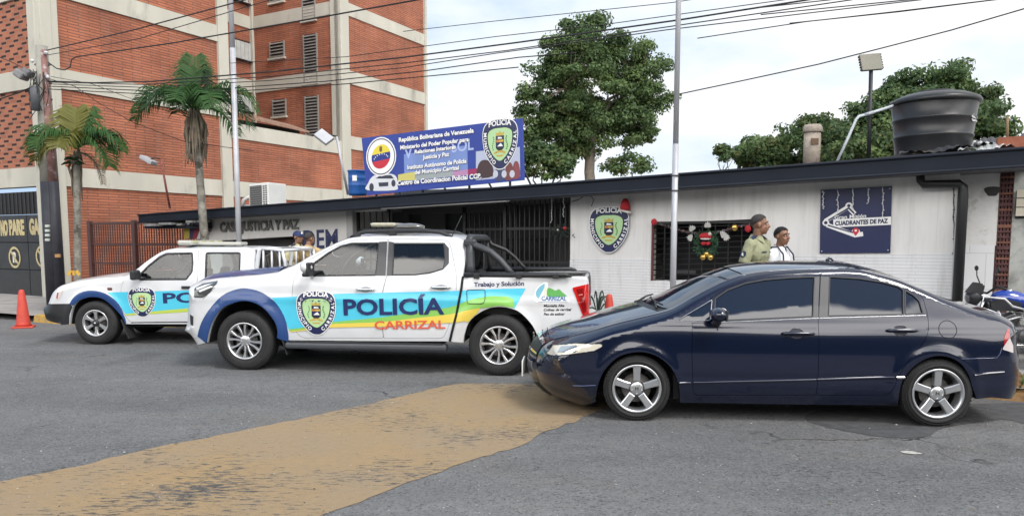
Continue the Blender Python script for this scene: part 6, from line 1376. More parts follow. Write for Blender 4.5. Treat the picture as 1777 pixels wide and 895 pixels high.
        xm, zm = V.loc(533, 466, -1.02); k = MB(); k.ball((xm, sd*1.045, zm+.02), (.075, .11, .085), white, 16); k.box((xm+.045, sd*1.045, zm+.005), (.05, .19, .15), black_pl, bev=.03); k.box((xm, sd*1.0, zm-.075), (.10, .18, .05), black_pl, bev=.02); k.tube([(xm+.01, sd*.98, zm-.05), (xm+.04, sd*.86, zm-.06)], .03, black_pl, 8); k.build('side_mirror', r)
        # roof rail
        k = MB(); L = [V.loc(u, v, -.64) for u, v in ((606, 411.5), (618, 405.8), (633, 402), (680, 400.3), (735, 400), (762, 403), (778, 408.5), (784, 411.5))]
        k.tube([(x, sd*.60, z) for x, z in L], [.012, .024, .028, .028, .028, .026, .02, .012], black_pl, 8)
        for i in (1, 3, 6): k.box((L[i][0], sd*.60, L[i][1]-.03), (.09, .05, .06), black_pl, bev=.01)
        k.build('roof_rail', r)
    # light bar across the roof
    k = MB(); xa, za = V.loc(643, 396, -.55); xb, zb = V.loc(686, 389, -.55); cx = (xa+xb)/2; cream = mat('lightbar_cream', (.42, .40, .30), .3, coat=.6); clr = mat('lightbar_lens', (.36, .39, .40), .12, coat=1)
    lr = bpy.data.objects.new('light_bar', None); COL.objects.link(lr); lr.parent = r; lr['local'] = 1
    k.box((cx, 0, (za+zb)/2+.02), (xb-xa, 1.12, (zb-za)*1.0), cream, bev=.03); k.build('housing', lr)
    for y in (-.42, -.14, .14, .42):
        k = MB(); k.box((cx-.01, y, (za+zb)/2+.03), (xb-xa+.012, .2, (zb-za)*.45), clr, bev=.015); k.build('lens', lr)
    k = MB(); k.box((cx, -.45, za-.02), (.10, .06, .05), black_pl); k.box((cx, .45, za-.02), (.10, .06, .05), black_pl); k.build('bracket', lr)
    k = MB(); k.ball((xb+.16, -.48, zb-.035), (.22, .10, .05), mat('smoked_lens', (.09, .09, .085), .2, coat=1), 14); k.build('roof_lamp', r)
    k = MB(); a = V.loc(784, 408, -.5); c = V.loc(801.5, 374, -.5); k.tube([(a[0], -.5, a[1]-.02), (c[0], -.5, c[1])], [.008, .004], black_pl, 6); k.build('antenna', r)
    # roll bar with bed-rail tubes
    rb = mat('rollbar_grey', (.030, .033, .040), .45, var=.1); k = MB(); yy = .80
    for sd in (-1, 1):
        m = MB(); Lp = [V.loc(u, v, -.80) for u, v in ((818, 419), (822, 426), (835, 431), (850, 437), (868, 452), (882, 468), (891, 478.5))]
        m.tube([(x, sd*(.70+.09*min(1, i/5)), z) for i, (x, z) in enumerate(Lp)], [q*(1 if sd < 0 else .6) for q in (.042, .046, .046, .043, .042, .042, .042)], rb if sd < 0 else black_pl, 10)
        Lq = [V.loc(u, v, -.80) for u, v in ((813.5, 419), (814, 440), (816, 462), (817, 478.5))]
        m.tube([(x, sd*(.70+.03*i), z) for i, (x, z) in enumerate(Lq)], [q*(1 if sd < 0 else .6) for q in (.052, .056, .055, .055)], rb if sd < 0 else black_pl, 10); m.build('roll_bar', r)
        m = MB(); La = V.loc(806, 477, -.86); Lb = V.loc(988, 476.8, -.86); m.tube([(La[0], sd*.87, La[1]), (Lb[0]-.05, sd*.87, Lb[1]), (Lb[0]+.03, sd*.87, Lb[1]-.02)], [.032, .032, .012], black_pl, 8)
        for u in (827, 900, 964): x, z = V.loc(u, 479, -.9); m.box((x, sd*.905, z), (.075, .02, .06), black_pl, bev=.006)
        m.build('bed_rail', r)
    m = MB(); x, z = V.loc(816, 417.5, -.7); m.tube([(x, -.74, z), (x-.02, -.6, z+.035), (x-.02, .6, z+.035), (x, .74, z)], .05, rb, 10); m.box((x+.0, -.70, z-.03), (.16, .12, .10), rb, bev=.03); m.build('roll_hoop', r)
    m = MB(); x, z = V.loc(1019, 551, -.80); m.box((x+.06, -.70, z), (.16, .28, .075), mat('tail_red_glass', (.5, .012, .012), .1), bev=.02); m.build('bumper_reflector', r)
    m = MB(); m.box((x+.02, 0, z-.12), (.16, 1.5, .17), mat('bumper_silver', (.7, .71, .72), .3), bev=.04); m.build('rear_bumper', r)
    # inside and underneath
    m = MB(); zf = V.on(600, 585)[1]; m.box((1.45, 0, zf-.05), (2.3, 1.5, .06), dark_in); m.box((.42, 0, zf+.33), (.14, 1.5, .75), dark_in); m.box((.72, 0, zf+.62), (.5, 1.5, .16), dark_in, bev=.05); m.box((2.90, 0, zf+.4), (.06, 1.46, .75), dark_in); m.box((.1, 0, .62), (.9, 1.0, .5), dark_in); m.build('cabin_floor', r)
    seats(V, 0, 0, zf+.42, .75, mat('seat_cloth', (.035, .036, .04), .9), (1.25, 2.15)).build('seat', r); steering(V, .98, zf+.70)
    m = MB(); m.box((1.6, 0, .48), (4.3, .9, .16), black_pl); m.tube([(0, -.8, .40), (0, .8, .40)], .05, black_pl); m.tube([(V.wb, -.8, .40), (V.wb, .8, .40)], .06, black_pl); m.ball((V.wb, .1, .40), .16, black_pl, 12)
    m.box((V.wb-.1, 0, .70), (1.9, 1.1, .10), black_pl); m.tube([(1.8, .3, .42), (V.wb-.2, .45, .5), (V.wb+.9, .5, .45)], .04, mat('exhaust_steel', (.2, .19, .18), .5)); m.build('underbody', r)
    wells(V, (af, ar))
    def spk(q, rr):
        for j in range(6):
            a = math.pi/2+2*math.pi*j/6+.2
            for s_ in (-1, 1):
                L = [(.05, s_*.004), (.12, s_*.012), (rr*.96, s_*.040), (rr*.965, s_*.082), (.13, s_*.036), (.05, s_*.026)]; spoke_prism(q, L, a, -.06, -.006, steel, dish=.02, bev=.005)
        hub(q, .070, 6, .052, -.018, steel, chrome)
    for sd in (-1, 1):
        for x in (0, V.wb): wheel(V, x, sd, .388, .25, .236, spk)
build_white()

# ---------------------------------------------------------------- the older pickup further left
def base_old(x, z):
    x = np.asarray(x, float); z = np.asarray(z, float)
    w = .86-.05*np.clip((np.abs(x-1.4)-1.2)/1.2, 0, 2)**2
    w = w-.05*np.clip((.60-z)/.4, 0, 1.2)**2-.02*np.clip((z-.75)/.35, 0, 1.2)**2
    q = (z-1.12)/.04; cab = np.clip((2.95-x)/.1, 0, 1); w = w-.34*.04*np.logaddexp(0, q)*cab
    for xc in (0., 3.05):
        r = np.hypot(x-xc, z-.37); w = w+.02*np.exp(-((r-.47)/.07)**2)*(z > .3)
    return w
_f = gnd(166.5, 598); _rr = R(-2.5)
def _px(p):
    d = p-CAMP; f = d.y*math.cos(PITCH)-d.z*math.sin(PITCH); upc = d.y*math.sin(PITCH)+d.z*math.cos(PITCH); return CX+F*d.x/f, PY-F*upc/f
_b = _f+Vector((math.cos(_rr)*3.05, math.sin(_rr)*3.05, 0))
Q = Veh('police_pickup', 'older white police pickup at far left with black front bumper and white bed cage', 'pickup', (166.5, 598), _px(_b), .87, base_old)
Q.set_profile([(119, 561, .2, .36), (97, 556, .25, .38), (90.5, 544, .25, .38), (89.5, 530, .25, .38), (95, 524, .22, .36), (98.5, 514, .2, .34), (102.5, 503, .18, .3), (111, 494.5, .13, .24), (124, 490, .10, .15), (154, 485, .08, .10), (183, 482, .08, .09), (214, 479.5, .08, .08), (228, 473.5, .05, .05),
    (237, 467.5, .05, .05), (257, 451.6, .05, .05), (276.7, 438.8, .05, .05), (287, 434.6, .05, .05), (301, 432, .05, .05), (326, 431, .05, .05), (360, 430.4, .05, .05), (400, 430, .05, .05), (432, 430, .05, .05), (441, 434, .05, .05), (443, 455, .04, .04), (443, 473, .02, .02), (445, 478, .02, .02),
    (500, 478, .02, .02), (560, 478, .02, .02), (592, 478, .02, .03), (598, 484, .05, .08), (598, 540, .08, .1), (595, 560, .08, .1)])
def build_old():
    V = Q; r = V.root
    af = smooth_poly(V.pts([(218, 562), (214, 552), (207.8, 543), (193, 527.8), (178, 517.5), (161, 514.5), (142, 518.5), (129, 528), (123, 545), (121, 562)]), False, 3)
    xr = V.wb; ar = [(xr+.47*math.cos(a), .40+.47*math.sin(a)) for a in np.linspace(-.1, math.pi+.1, 16)]
    outline = [tuple(p[:2]) for p in V.P]+ar+[V.on(330, 562), V.on(226, 562)]+af
    dfp = round_poly(V.pts([(236, 471), (257, 455.5), (277, 443), (289, 437.3), (301, 435.5), (344, 434.3), (342.5, 481), (341, 557.5), (226.5, 558.5), (217.7, 547.5), (210, 533), (210, 498), (218, 481)]), [.02, .02, .02, .02, .02, .01, .01, .03, .04, .04, .05, .05, .04])
    drp = round_poly(V.pts([(345.3, 434.3), (400, 433.8), (426, 434), (427, 481), (424, 530), (415, 557), (342.3, 557.5), (343.8, 481)]), [.01, .01, .03, .02, .1, .06, .03, .01])
    wfp = round_poly(V.pts([(243, 476), (257, 461.5), (277, 445.5), (289, 440), (333.5, 439), (334.5, 457), (333, 472), (323, 484.5), (242, 485)]), .02)
    wrp = round_poly(V.pts([(358, 438.8), (416.5, 438.6), (415.5, 484), (356.5, 484)]), .03)
    crown = lambda t: np.interp(t, [0, V.tt(6), V.tt(9), V.tt(12), V.tt(16), V.tt(19), V.tt(23), V.tt(26), V.tt(31)], [.05, .06, .06, .07, .06, .035, .02, 0, .02])
    bow = lambda t: np.interp(t, [V.tt(9), V.tt(12), V.tt(14), V.tt(17)], [0, .12, .09, 0])
    b = MB()
    for sd in (-1, 1): V.patch(b, outline, white, [offset(dfp, -.004), offset(drp, -.004)], side=sd); lips(V, b, (af, ar), white, sd)
    V.sweep(b, 0, V.tt(3)+.02, mat('bumper_black', (.016, .017, .02), .45, coat=.2), crown, bow); V.sweep(b, V.tt(3)+.02, V.tt(12)-.05, white, crown, bow); V.sweep(b, V.tt(17)-.02, V.tt(22), white, crown, bow)
    for q in ((-1, -.93), (.93, 1)): V.sweep(b, V.tt(12)-.05, V.tt(17)-.02, white, crown, bow, *q, nq=4); V.sweep(b, V.tt(22), V.tt(25), white, crown, bow, *q, nq=4)
    b.build('body', r)
    g = MB(); V.sweep(g, V.tt(12)-.0, V.tt(17)-.03, pglass, crown, bow, -.93, .93, off=-.004); g.build('windshield', r)
    g = MB(); V.sweep(g, V.tt(22)+.02, V.tt(25)-.02, pglass, crown, bow, -.9, .9, off=-.004); g.build('rear_window', r)
    for sd in (-1, 1):
        for poly, win, hx, hz in ((dfp, wfp, (315.5, 332), 498.5), (drp, wrp, (400, 418), 498.5)):
            m = MB(); V.patch(m, poly, white, [win], side=sd, rim=.02); d = m.build('door', r)
            m = MB(); V.patch(m, offset(win, -.005), pglass, side=sd, off=-.010, grid=.15); m.build('window', d)
            m = MB(); V.ribbon(m, win, .028, black_pl, off=.0005, side=sd, h=.003, closed=True); m.build('window_trim', d)
            m = MB(); xa = V.on(hx[0], hz)[0]; xb = V.on(hx[1], hz)[0]; z = V.on(sum(hx)/2, hz)[1]; y = V.W(np.array([xa]), np.array([z]))[0]; m.box(((xa+xb)/2, sd*(y+.012), z), (xb-xa, .03, .045), black_pl, bev=.01); m.build('handle', d)
        top = [(186, 507.5), (210, 506.5), (270, 505), (333, 503.2), (420, 501.5)]; lo = [(217.5, 544.5), (240, 542), (270, 539.5), (333, 534), (420, 526)]; l2 = [(218.5, 546.8), (240, 546), (270, 544.3), (333, 540.5), (420, 535)]
        k = MB(); V.patch(k, V.pts(top)+V.pts(lo)[::-1]+V.pts([(208, 529), (195.5, 515.5)]), lblue, side=sd, off=.0025, grid=.06); k.build('livery_stripe', r)
        k = MB(); V.patch(k, V.pts(lo)+V.pts(l2)[::-1], mat('lime_vinyl', (.45, .55, .08), .4), side=sd, off=.003, grid=.06); k.build('livery_stripe', r)
        f = V.fn(sd, .004); a = V.on(246.5, 523); q = V.on(270.5, 523); wd = (q[0]-a[0])*2; k = MB()
        if sd > 0: f0 = f; f = lambda x, y, d_: f0(2*a[0]-x, y, d_)
        badge(k, f, a[0], a[1], wd, wd*.98, .0005, .0008); k.build('badge', r)
        a = V.on(283.5, 526.3); c = V.on(457, 521); ln = math.dist(a, c); ux, uz = (c[0]-a[0])/ln, (c[1]-a[1])/ln; k = MB()
        f1 = (lambda x, y, d_: V.fn(sd, .0045)(a[0]+x*ux-y*uz, a[1]+x*uz+y*ux, d_)) if sd < 0 else (lambda x, y, d_: V.fn(sd, .0045)(a[0]+(ln-x)*ux-y*uz, a[1]+(ln-x)*uz+y*ux, d_))
        put_text(k, 'POLICÍA', 0, 0, ln, ln*17.5/173, f1, navy, .03); k.build('lettering', r)
        fo = smooth_poly(V.pts([(219, 561), (216.8, 551), (208.5, 531), (195.5, 516.8), (178, 507), (158.7, 504), (141.5, 507), (129, 515.5), (121.5, 527)]), False, 4)
        k = MB(); V.patch(k, fo+V.pts([(127, 530)])+[p for p in reversed(af) if p[1] > V.on(170, 535)[1]][2:]+[p for p in reversed(af) if p[0] > .2 and p[1] <= V.on(170, 535)[1]], flare_blue, side=sd, off=.012, rim=.014, grid=.05); k.build('arch_flare', r)
        bp = [tuple(p[:2]) for p in V.P[:V.ci[4]+1]]+V.pts([(122, 526.8), (126, 532), (121, 545), (120, 562)])
        k = MB(); V.patch(k, bp, mat('bumper_black', (.016, .017, .02), .45, coat=.2), side=sd, off=.008, rim=.01, grid=.05); k.build('bumper_corner', r)
        k = MB(); V.patch(k, round_poly(V.pts([(97, 520.5), (99.5, 507), (104.5, 499), (110.5, 499), (109.5, 506), (103, 519)]), .02), mat('headlamp_old', (.62, .56, .55), .12, coat=1), side=sd, off=.006, grid=.05); k.build('headlight', r)
        k = MB(); V.patch(k, V.pts([(98, 517), (100, 507), (102, 507), (100.5, 518)]), mat('lamp_red', (.45, .05, .05), .2, coat=1), side=sd, off=.008, grid=.05); k.build('turn_signal', r)
        k = MB(); V.patch(k, round_poly(V.pts([(186.5, 499), (194.5, 499), (194.5, 503.5), (186.5, 503.5)]), .01), mat('marker_brown', (.10, .03, .02), .3), side=sd, off=.006, rim=.006, grid=.05); k.build('side_marker', r)
        k = MB(); x, z = V.on(221, 570); k.box((x, sd*.78, z), (.018, .24, .33), rubber, (Vector((.94, 0, .34)), Vector((0, 1, 0)), Vector((-.34, 0, .94))), bev=.006); k.build('mud_flap', r)
        k = MB(); V.ribbon(k, V.pts([(227, 559.6), (400, 557.8)]), .012, seam, off=.001, side=sd); k.build('sill_seam', r)
        xm, zm = V.loc(234.5, 477, -.98); k = MB(); k.box((xm, sd*.98, zm), (.09, .20, .155), black_pl, bev=.03); k.tube([(xm+.02, sd*.9, zm-.05), (xm+.08, sd*.80, zm-.06)], .025, black_pl, 6); k.build('side_mirror', r)
        # bed cage panel
        k = MB(); y = sd*.78; Pt = lambda u, v: (V.loc(u, v, -.78)[0], y, V.loc(u, v, -.78)[1])
        k.tube([Pt(444, 478), Pt(446, 462), Pt(450, 434), Pt(453, 431)], .035, white, 8); k.tube([Pt(452, 431), Pt(470, 432), Pt(487, 434), Pt(491, 437)], .028, white, 8); k.tube([Pt(490, 435), Pt(494, 452), Pt(497, 476)], .026, white, 8)
        for u, u2 in ((457, 457), (471.5, 472), (485, 486)): k.tube([Pt(u, 432.5), Pt(u2, 477)], .016, white, 6)
        k.tube([Pt(444, 476), Pt(497, 476)], .02, white, 6); k.build('bed_cage', r)
    k = MB(); p, q = V.loc(452, 431.5, -.78), V.loc(489, 434.5, -.78)
    for x, z in (p, q): k.tube([(x, -.78, z), (x, .78, z)], .025, white, 8)
    k.build('cage_crossbar', r)
    x0, x1, zt = V.on(446, 479)[0]+.05, V.on(594, 479)[0], V.on(480, 479.5)[1]; k = MB(); liner = mat('bed_liner', (.03, .03, .032), .8)
    k.box(((x0+x1)/2, 0, zt-.42), (x1-x0, 1.5, .04), liner); k.box((x0, 0, zt-.2), (.04, 1.5, .42), white); k.box((x1, 0, zt-.2), (.05, 1.5, .42), white)
    for sd in (-1, 1): k.box(((x0+x1)/2, sd*.74, zt-.21), (x1-x0, .04, .42), liner)
    k.build('bed_liner', r)
    k = MB(); xa = V.loc(89, 530, -.5)[0]; za = V.loc(92, 540, -.5)[1]; k.box((xa+.03, 0, za-.02), (.12, 1.0, .24), mat('bumper_black', (.016, .017, .02), .45), bev=.04); k.build('front_bumper', r)
    k = MB(); k.box((xa+.10, 0, za+.27), (.06, .84, .16), black_pl, bev=.02); k.build('grille', r)
    # light bar
    lr = bpy.data.objects.new('light_bar', None); COL.objects.link(lr); lr.parent = r; lr['local'] = 1; cream = mat('lightbar_grey', (.42, .42, .38), .35, coat=.5)
    a, c = V.loc(322, 421, -.4), V.loc(389, 423, -.4); cx = (a[0]+c[0])/2
    k = MB(); k.box((cx-.25, 0, a[1]), (.24, 1.2, .08), cream, bev=.03); k.box((cx+.18, -.2, a[1]-.015), (.80, .30, .055), cream, bev=.02); k.box((cx-.05, -.2, a[1]-.06), (.55, .12, .05), black_pl, bev=.01); k.build('housing', lr)
    for y in (-.45, -.15, .15, .45): k = MB(); k.box((cx-.25, y, a[1]+.012), (.252, .2, .04), mat('lens_olive', (.45, .45, .22), .2, coat=1), bev=.015); k.build('lens', lr)
    # inside, underneath
    zf = V.on(300, 560)[1]; m = MB(); m.box((1.40, 0, zf-.05), (2.2, 1.4, .06), dark_in); m.box((.45, 0, zf+.3), (.12, 1.4, .6), dark_in); m.box((.68, 0, zf+.56), (.42, 1.4, .14), mat('dash_grey', (.07, .07, .075), .8), bev=.05); m.box((.1, 0, .60), (.8, .9, .45), dark_in); m.build('cabin_floor', r)
    seats(V, 0, 0, zf+.38, .7, mat('seat_grey', (.10, .10, .11), .9), (1.22, 2.05)).build('seat', r); steering(V, .98, zf+.64, -.36)
    m = MB(); m.box((1.5, 0, .46), (4.0, .85, .14), black_pl); m.tube([(0, -.75, .37), (0, .75, .37)], .05, black_pl); m.tube([(V.wb, -.75, .37), (V.wb, .75, .37)], .05, black_pl); m.build('underbody', r)
    wells(V, (af, ar), .80)
    def spk(q, rr):
        for j in range(6):
            a = math.pi/2+2*math.pi*j/6; spoke_prism(q, [(.05, -.022), (.11, -.020), (rr*.75, -.026), (rr*.97, -.055), (rr*.97, .055), (rr*.75, .026), (.11, .020), (.05, .022)], a, -.05, -.006, steel, dish=.02, bev=.006)
        q.lathe([(rr*.97, -.05), (rr*.97, -.012), (rr*.90, -.008), (rr*.88, -.03)], steel, axis='Y', n=40, caps=False)
        q.lathe([(.055, -.05), (.055, .0), (.04, .012), (0, .014)], black_pl, axis='Y', n=20); q.lathe([(.018, .012), (.016, .018), (0, .019)], chrome, axis='Y', n=12)
    for sd in (-1, 1):
        for x in (0, V.wb): wheel(V, x, sd, .355, .25, .208, spk)
build_old()
# ================================================================ motorcycles
def motorcycle(label, loc, rz, tank_m, guard_m, seat_m):
    o = thing('motorcycle', label, 'motorcycle', loc, 'motorcycles beside the station', rz, True); wb = 1.28; bk = black_pl; eng = mat('engine_grey', (.16, .16, .17), .45, metal=.6, var=.2); fr = mat('frame_black', (.014, .014, .016), .4)
    for nm, x in (('front', 0), ('rear', wb)):
        wr = bpy.data.objects.new('wheel', None); COL.objects.link(wr); wr.parent = o; wr.location = (x, 0, .30); wr['local'] = 1; m = MB(); m.lathe([(.225, -.04), (.25, -.052), (.285, -.045), (.30, -.015), (.30, .015), (.285, .045), (.25, .052), (.225, .04)], rubber, axis='Y', n=36, closed=True); m.build('tyre', wr); m = MB(); m.lathe([(.23, -.035), (.21, -.03), (.21, .03), (.23, .035)], eng, axis='Y', n=32, closed=True); m.lathe([(0, -.05), (.05, -.05), (.05, .05), (0, .05)], eng, axis='Y', n=16)
        for k in range(6): a = math.pi*k/3; m.tube([(.04*math.cos(a), 0, .04*math.sin(a)), (.215*math.cos(a+.2), 0, .215*math.sin(a+.2))], [.016, .011], eng, 6)
        m.lathe([(.11, .05), (.11, .055), (.06, .055)], steel, axis='Y', n=24, caps=False); m.build('rim', wr)
    def part(name, fn): m = MB(); fn(m); return m.build(name, o)
    part('fork', lambda m: [m.tube([(0, s*.085, .30), (.22, s*.085, .86)], [.026, .022], steel, 8) for s in (-1, 1)] and m.box((.235, 0, .88), (.06, .24, .04), bk, bev=.01))
    def mud(m, L_):
        for x, a0, a1, w in L_:
            vs = []; n = 12
            for i in range(n+1):
                a = R(a0+(a1-a0)*i/n)
                for y, r in ((-w/2, .325), (0, .345), (w/2, .325)): vs.append((x+r*math.cos(a), y, .30+r*math.sin(a)))
            m.add(vs, [(i*3+j, i*3+j+1, i*3+j+4, i*3+j+3) for i in range(n) for j in range(2)], tank_m, True)
    part('mudguard', lambda m: mud(m, ((0, 20, 150, .11),))); part('mudguard', lambda m: mud(m, ((wb, 25, 120, .14),)))
    part('frame', lambda m: (m.tube([(.26, 0, .88), (.42, 0, .62), (.48, 0, .34), (.86, 0, .30), (.95, 0, .40)], .026, fr, 8), m.tube([(.26, 0, .86), (.62, 0, .74), (.98, 0, .70), (1.45, 0, .80)], .026, fr, 8), m.tube([(.92, -.10, .42), (wb, -.10, .30)], .024, fr, 8), m.tube([(.92, .10, .42), (wb, .10, .30)], .024, fr, 8), m.tube([(1.05, -.12, .72), (wb-.03, -.12, .36)], .022, steel, 8), m.tube([(1.05, .12, .72), (wb-.03, .12, .36)], .022, steel, 8)))
    part('engine', lambda m: (m.box((.66, 0, .42), (.34, .26, .22), eng, bev=.05), m.box((.58, 0, .58), (.17, .17, .20), eng, (Vector((.9, 0, .43)), Vector((0, 1, 0)), Vector((-.43, 0, .9))), bev=.02), [m.box((.56+.008*i, 0, .50+.03*i), (.22, .22, .008), eng, (Vector((.9, 0, .43)), Vector((0, 1, 0)), Vector((-.43, 0, .9)))) for i in range(6)], m.lathe([(0, -.16), (.09, -.16), (.10, -.13), (.10, .13), (.09, .16), (0, .16)], eng, c=(.74, 0, .40), axis='Y', n=20)))
    part('exhaust', lambda m: m.tube([(.52, -.06, .56), (.44, -.10, .40), (.56, -.13, .26), (.95, -.15, .27), (1.15, -.17, .33), (1.52, -.18, .44)], [.022, .022, .024, .03, .045, .05], chrome, 10))
    def tank(m): m.ball((.60, 0, .87), (.27, .135, .125), tank_m, 20, Matrix.Rotation(R(10), 3, 'Y')); m.ball((.52, 0, .83), (.20, .15, .09), tank_m, 16)
    part('tank', tank)
    part('tank_cap', lambda m: m.lathe([(.035, 0), (.035, .02), (0, .025)], chrome, c=(.56, 0, .985), n=16))
    part('shroud', lambda m: [m.prism([(.30, .72), (.62, .74), (.66, .84), (.44, .90), (.28, .86)], lambda x, z, d, s=s: (x, s*d, z), .125, .155, bk) for s in (-1, 1)])
    part('seat', lambda m: (m.ball((1.02, 0, .83), (.30, .125, .055), seat_m, 18, Matrix.Rotation(R(-4), 3, 'Y')), m.ball((1.32, 0, .89), (.24, .105, .055), seat_m, 16, Matrix.Rotation(R(-8), 3, 'Y'))))
    part('tail', lambda m: (m.prism([(1.02, .70), (1.40, .76), (1.62, .88), (1.58, .91), (1.10, .80)], lambda x, z, d: (x, d, z), -.09, .09, tank_m), m.tube([(1.34, -.12, .88), (1.66, -.10, .95), (1.66, .10, .95), (1.34, .12, .88)], .014, bk, 6)))
    part('tail_lamp', lambda m: m.box((1.62, 0, .87), (.05, .14, .06), mat('tail_red', (.35, .01, .015), .2), bev=.01))
    part('handlebar', lambda m: m.tube([(.36, -.36, 1.03), (.30, -.25, 1.06), (.26, -.07, .96), (.26, .07, .96), (.30, .25, 1.06), (.36, .36, 1.03)], .014, bk, 8))
    for s in (-1, 1): part('grip', lambda m: (m.tube([(.36, s*.36, 1.03), (.325, s*.27, 1.055)], .019, rubber, 8), m.tube([(.28, s*.25, 1.05), (.26, s*.38, 1.02)], .007, bk, 5)))
    for s in (-1, 1): part('mirror', lambda m: (m.tube([(.29, s*.22, 1.06), (.26, s*.27, 1.18), (.27, s*.30, 1.24)], .008, bk, 6), m.ball((.27, s*.315, 1.28), (.018, .055, .038), bk, 12)))
    part('headlamp', lambda m: (m.ball((.12, 0, .90), (.10, .11, .11), bk, 16), m.lathe([(0, 0), (.07, .0), (.08, .02)], mat('lamp_glint', (.7, .72, .74), .15), c=(.03, 0, .90), axis='Z', n=4, caps=False) if False else m.ball((.06, 0, .89), (.045, .075, .07), mat('lamp_smoke', (.10, .10, .11), .12, coat=1), 14), m.prism([(.04, .96), (.14, 1.10), (.22, 1.06), (.20, .94)], lambda x, z, d: (x, d, z), -.09, .09, bk)))
    part('crash_bar', lambda m: [m.tube([(.40, s*.05, .74), (.34, s*.27, .70), (.36, s*.30, .56), (.46, s*.26, .42), (.52, s*.06, .36)], .016, guard_m, 8) and m.tube([(.355, s*.29, .60), (.60, s*.22, .66), (.70, s*.10, .64)], .013, guard_m, 6) and m.tube([(.34, s*.27, .70), (.12, s*.24, .78), (.16, s*.22, .92), (.40, s*.25, .90), (.50, s*.25, .80), (.66, s*.22, .76), (.68, s*.18, .66)], .014, guard_m, 6) for s in (-1, 1)])
    part('side_stand', lambda m: m.tube([(.80, -.08, .28), (.92, -.26, .0)], .012, bk, 6)); part('foot_peg', lambda m: m.tube([(.86, -.28, .34), (.86, .28, .34)], .014, bk, 6)); part('number_plate', lambda m: m.box((1.66, 0, .70), (.012, .2, .14), signwhite, (Vector((.95, 0, .3)), Vector((0, 1, 0)), Vector((-.3, 0, .95)))))
    o.scale = (.93,)*3; return o
blue_t = mat('moto_blue', (.012, .045, .30), .25, coat=1); gua = mat('guard_white', (.60, .61, .63), .35, metal=.3); seatm = mat('seat_vinyl', (.014, .014, .016), .5)
p = at(1668, 590, 9.3); p.z = .13
motorcycle('blue motorcycle with white crash bars standing behind the sedan boot', p, R(-10), blue_t, gua, seatm)
p = at(2040, 600, 8.45); p.z = .13
motorcycle('black motorcycle cut by the right edge with chrome exhaust and black seat', p, R(170), mat('moto_black', (.015, .015, .018), .25, coat=1), mat('guard_dark', (.05, .05, .055), .4), mat('seat_brown_black', (.03, .025, .022), .5))
# ================================================================ people (continuous bodies grown from capsules, voxel-joined)
def remesh(mb, vox, smooth=6, name='x'):
    me = bpy.data.meshes.new(name); me.from_pydata([tuple(p) for p in mb.v], [], mb.f); ob = bpy.data.objects.new(name, me); COL.objects.link(ob)
    r = ob.modifiers.new('r', 'REMESH'); r.mode = 'VOXEL'; r.voxel_size = vox; r.use_smooth_shade = True; s = ob.modifiers.new('s', 'SMOOTH'); s.factor = .5; s.iterations = smooth
    dg = bpy.context.evaluated_depsgraph_get(); dg.update(); m2 = bpy.data.meshes.new_from_object(ob.evaluated_get(dg)); V = [v.co.copy() for v in m2.vertices]; Fc = [tuple(p.vertices) for p in m2.polygons]
    bpy.data.objects.remove(ob); bpy.data.meshes.remove(me); bpy.data.meshes.remove(m2); return V, Fc
def capsule(mb, pts, rs, m, n=14):
    mb.tube(pts, rs, m, n); mb.ball(pts[0], rs[0], m, n); mb.ball(pts[-1], rs[-1], m, n)
    for p, r in zip(pts[1:-1], rs[1:-1]): mb.ball(p, r, m, n)
skins = lambda nm, c: mat(nm, c, .5, var=.12, vscale=18)
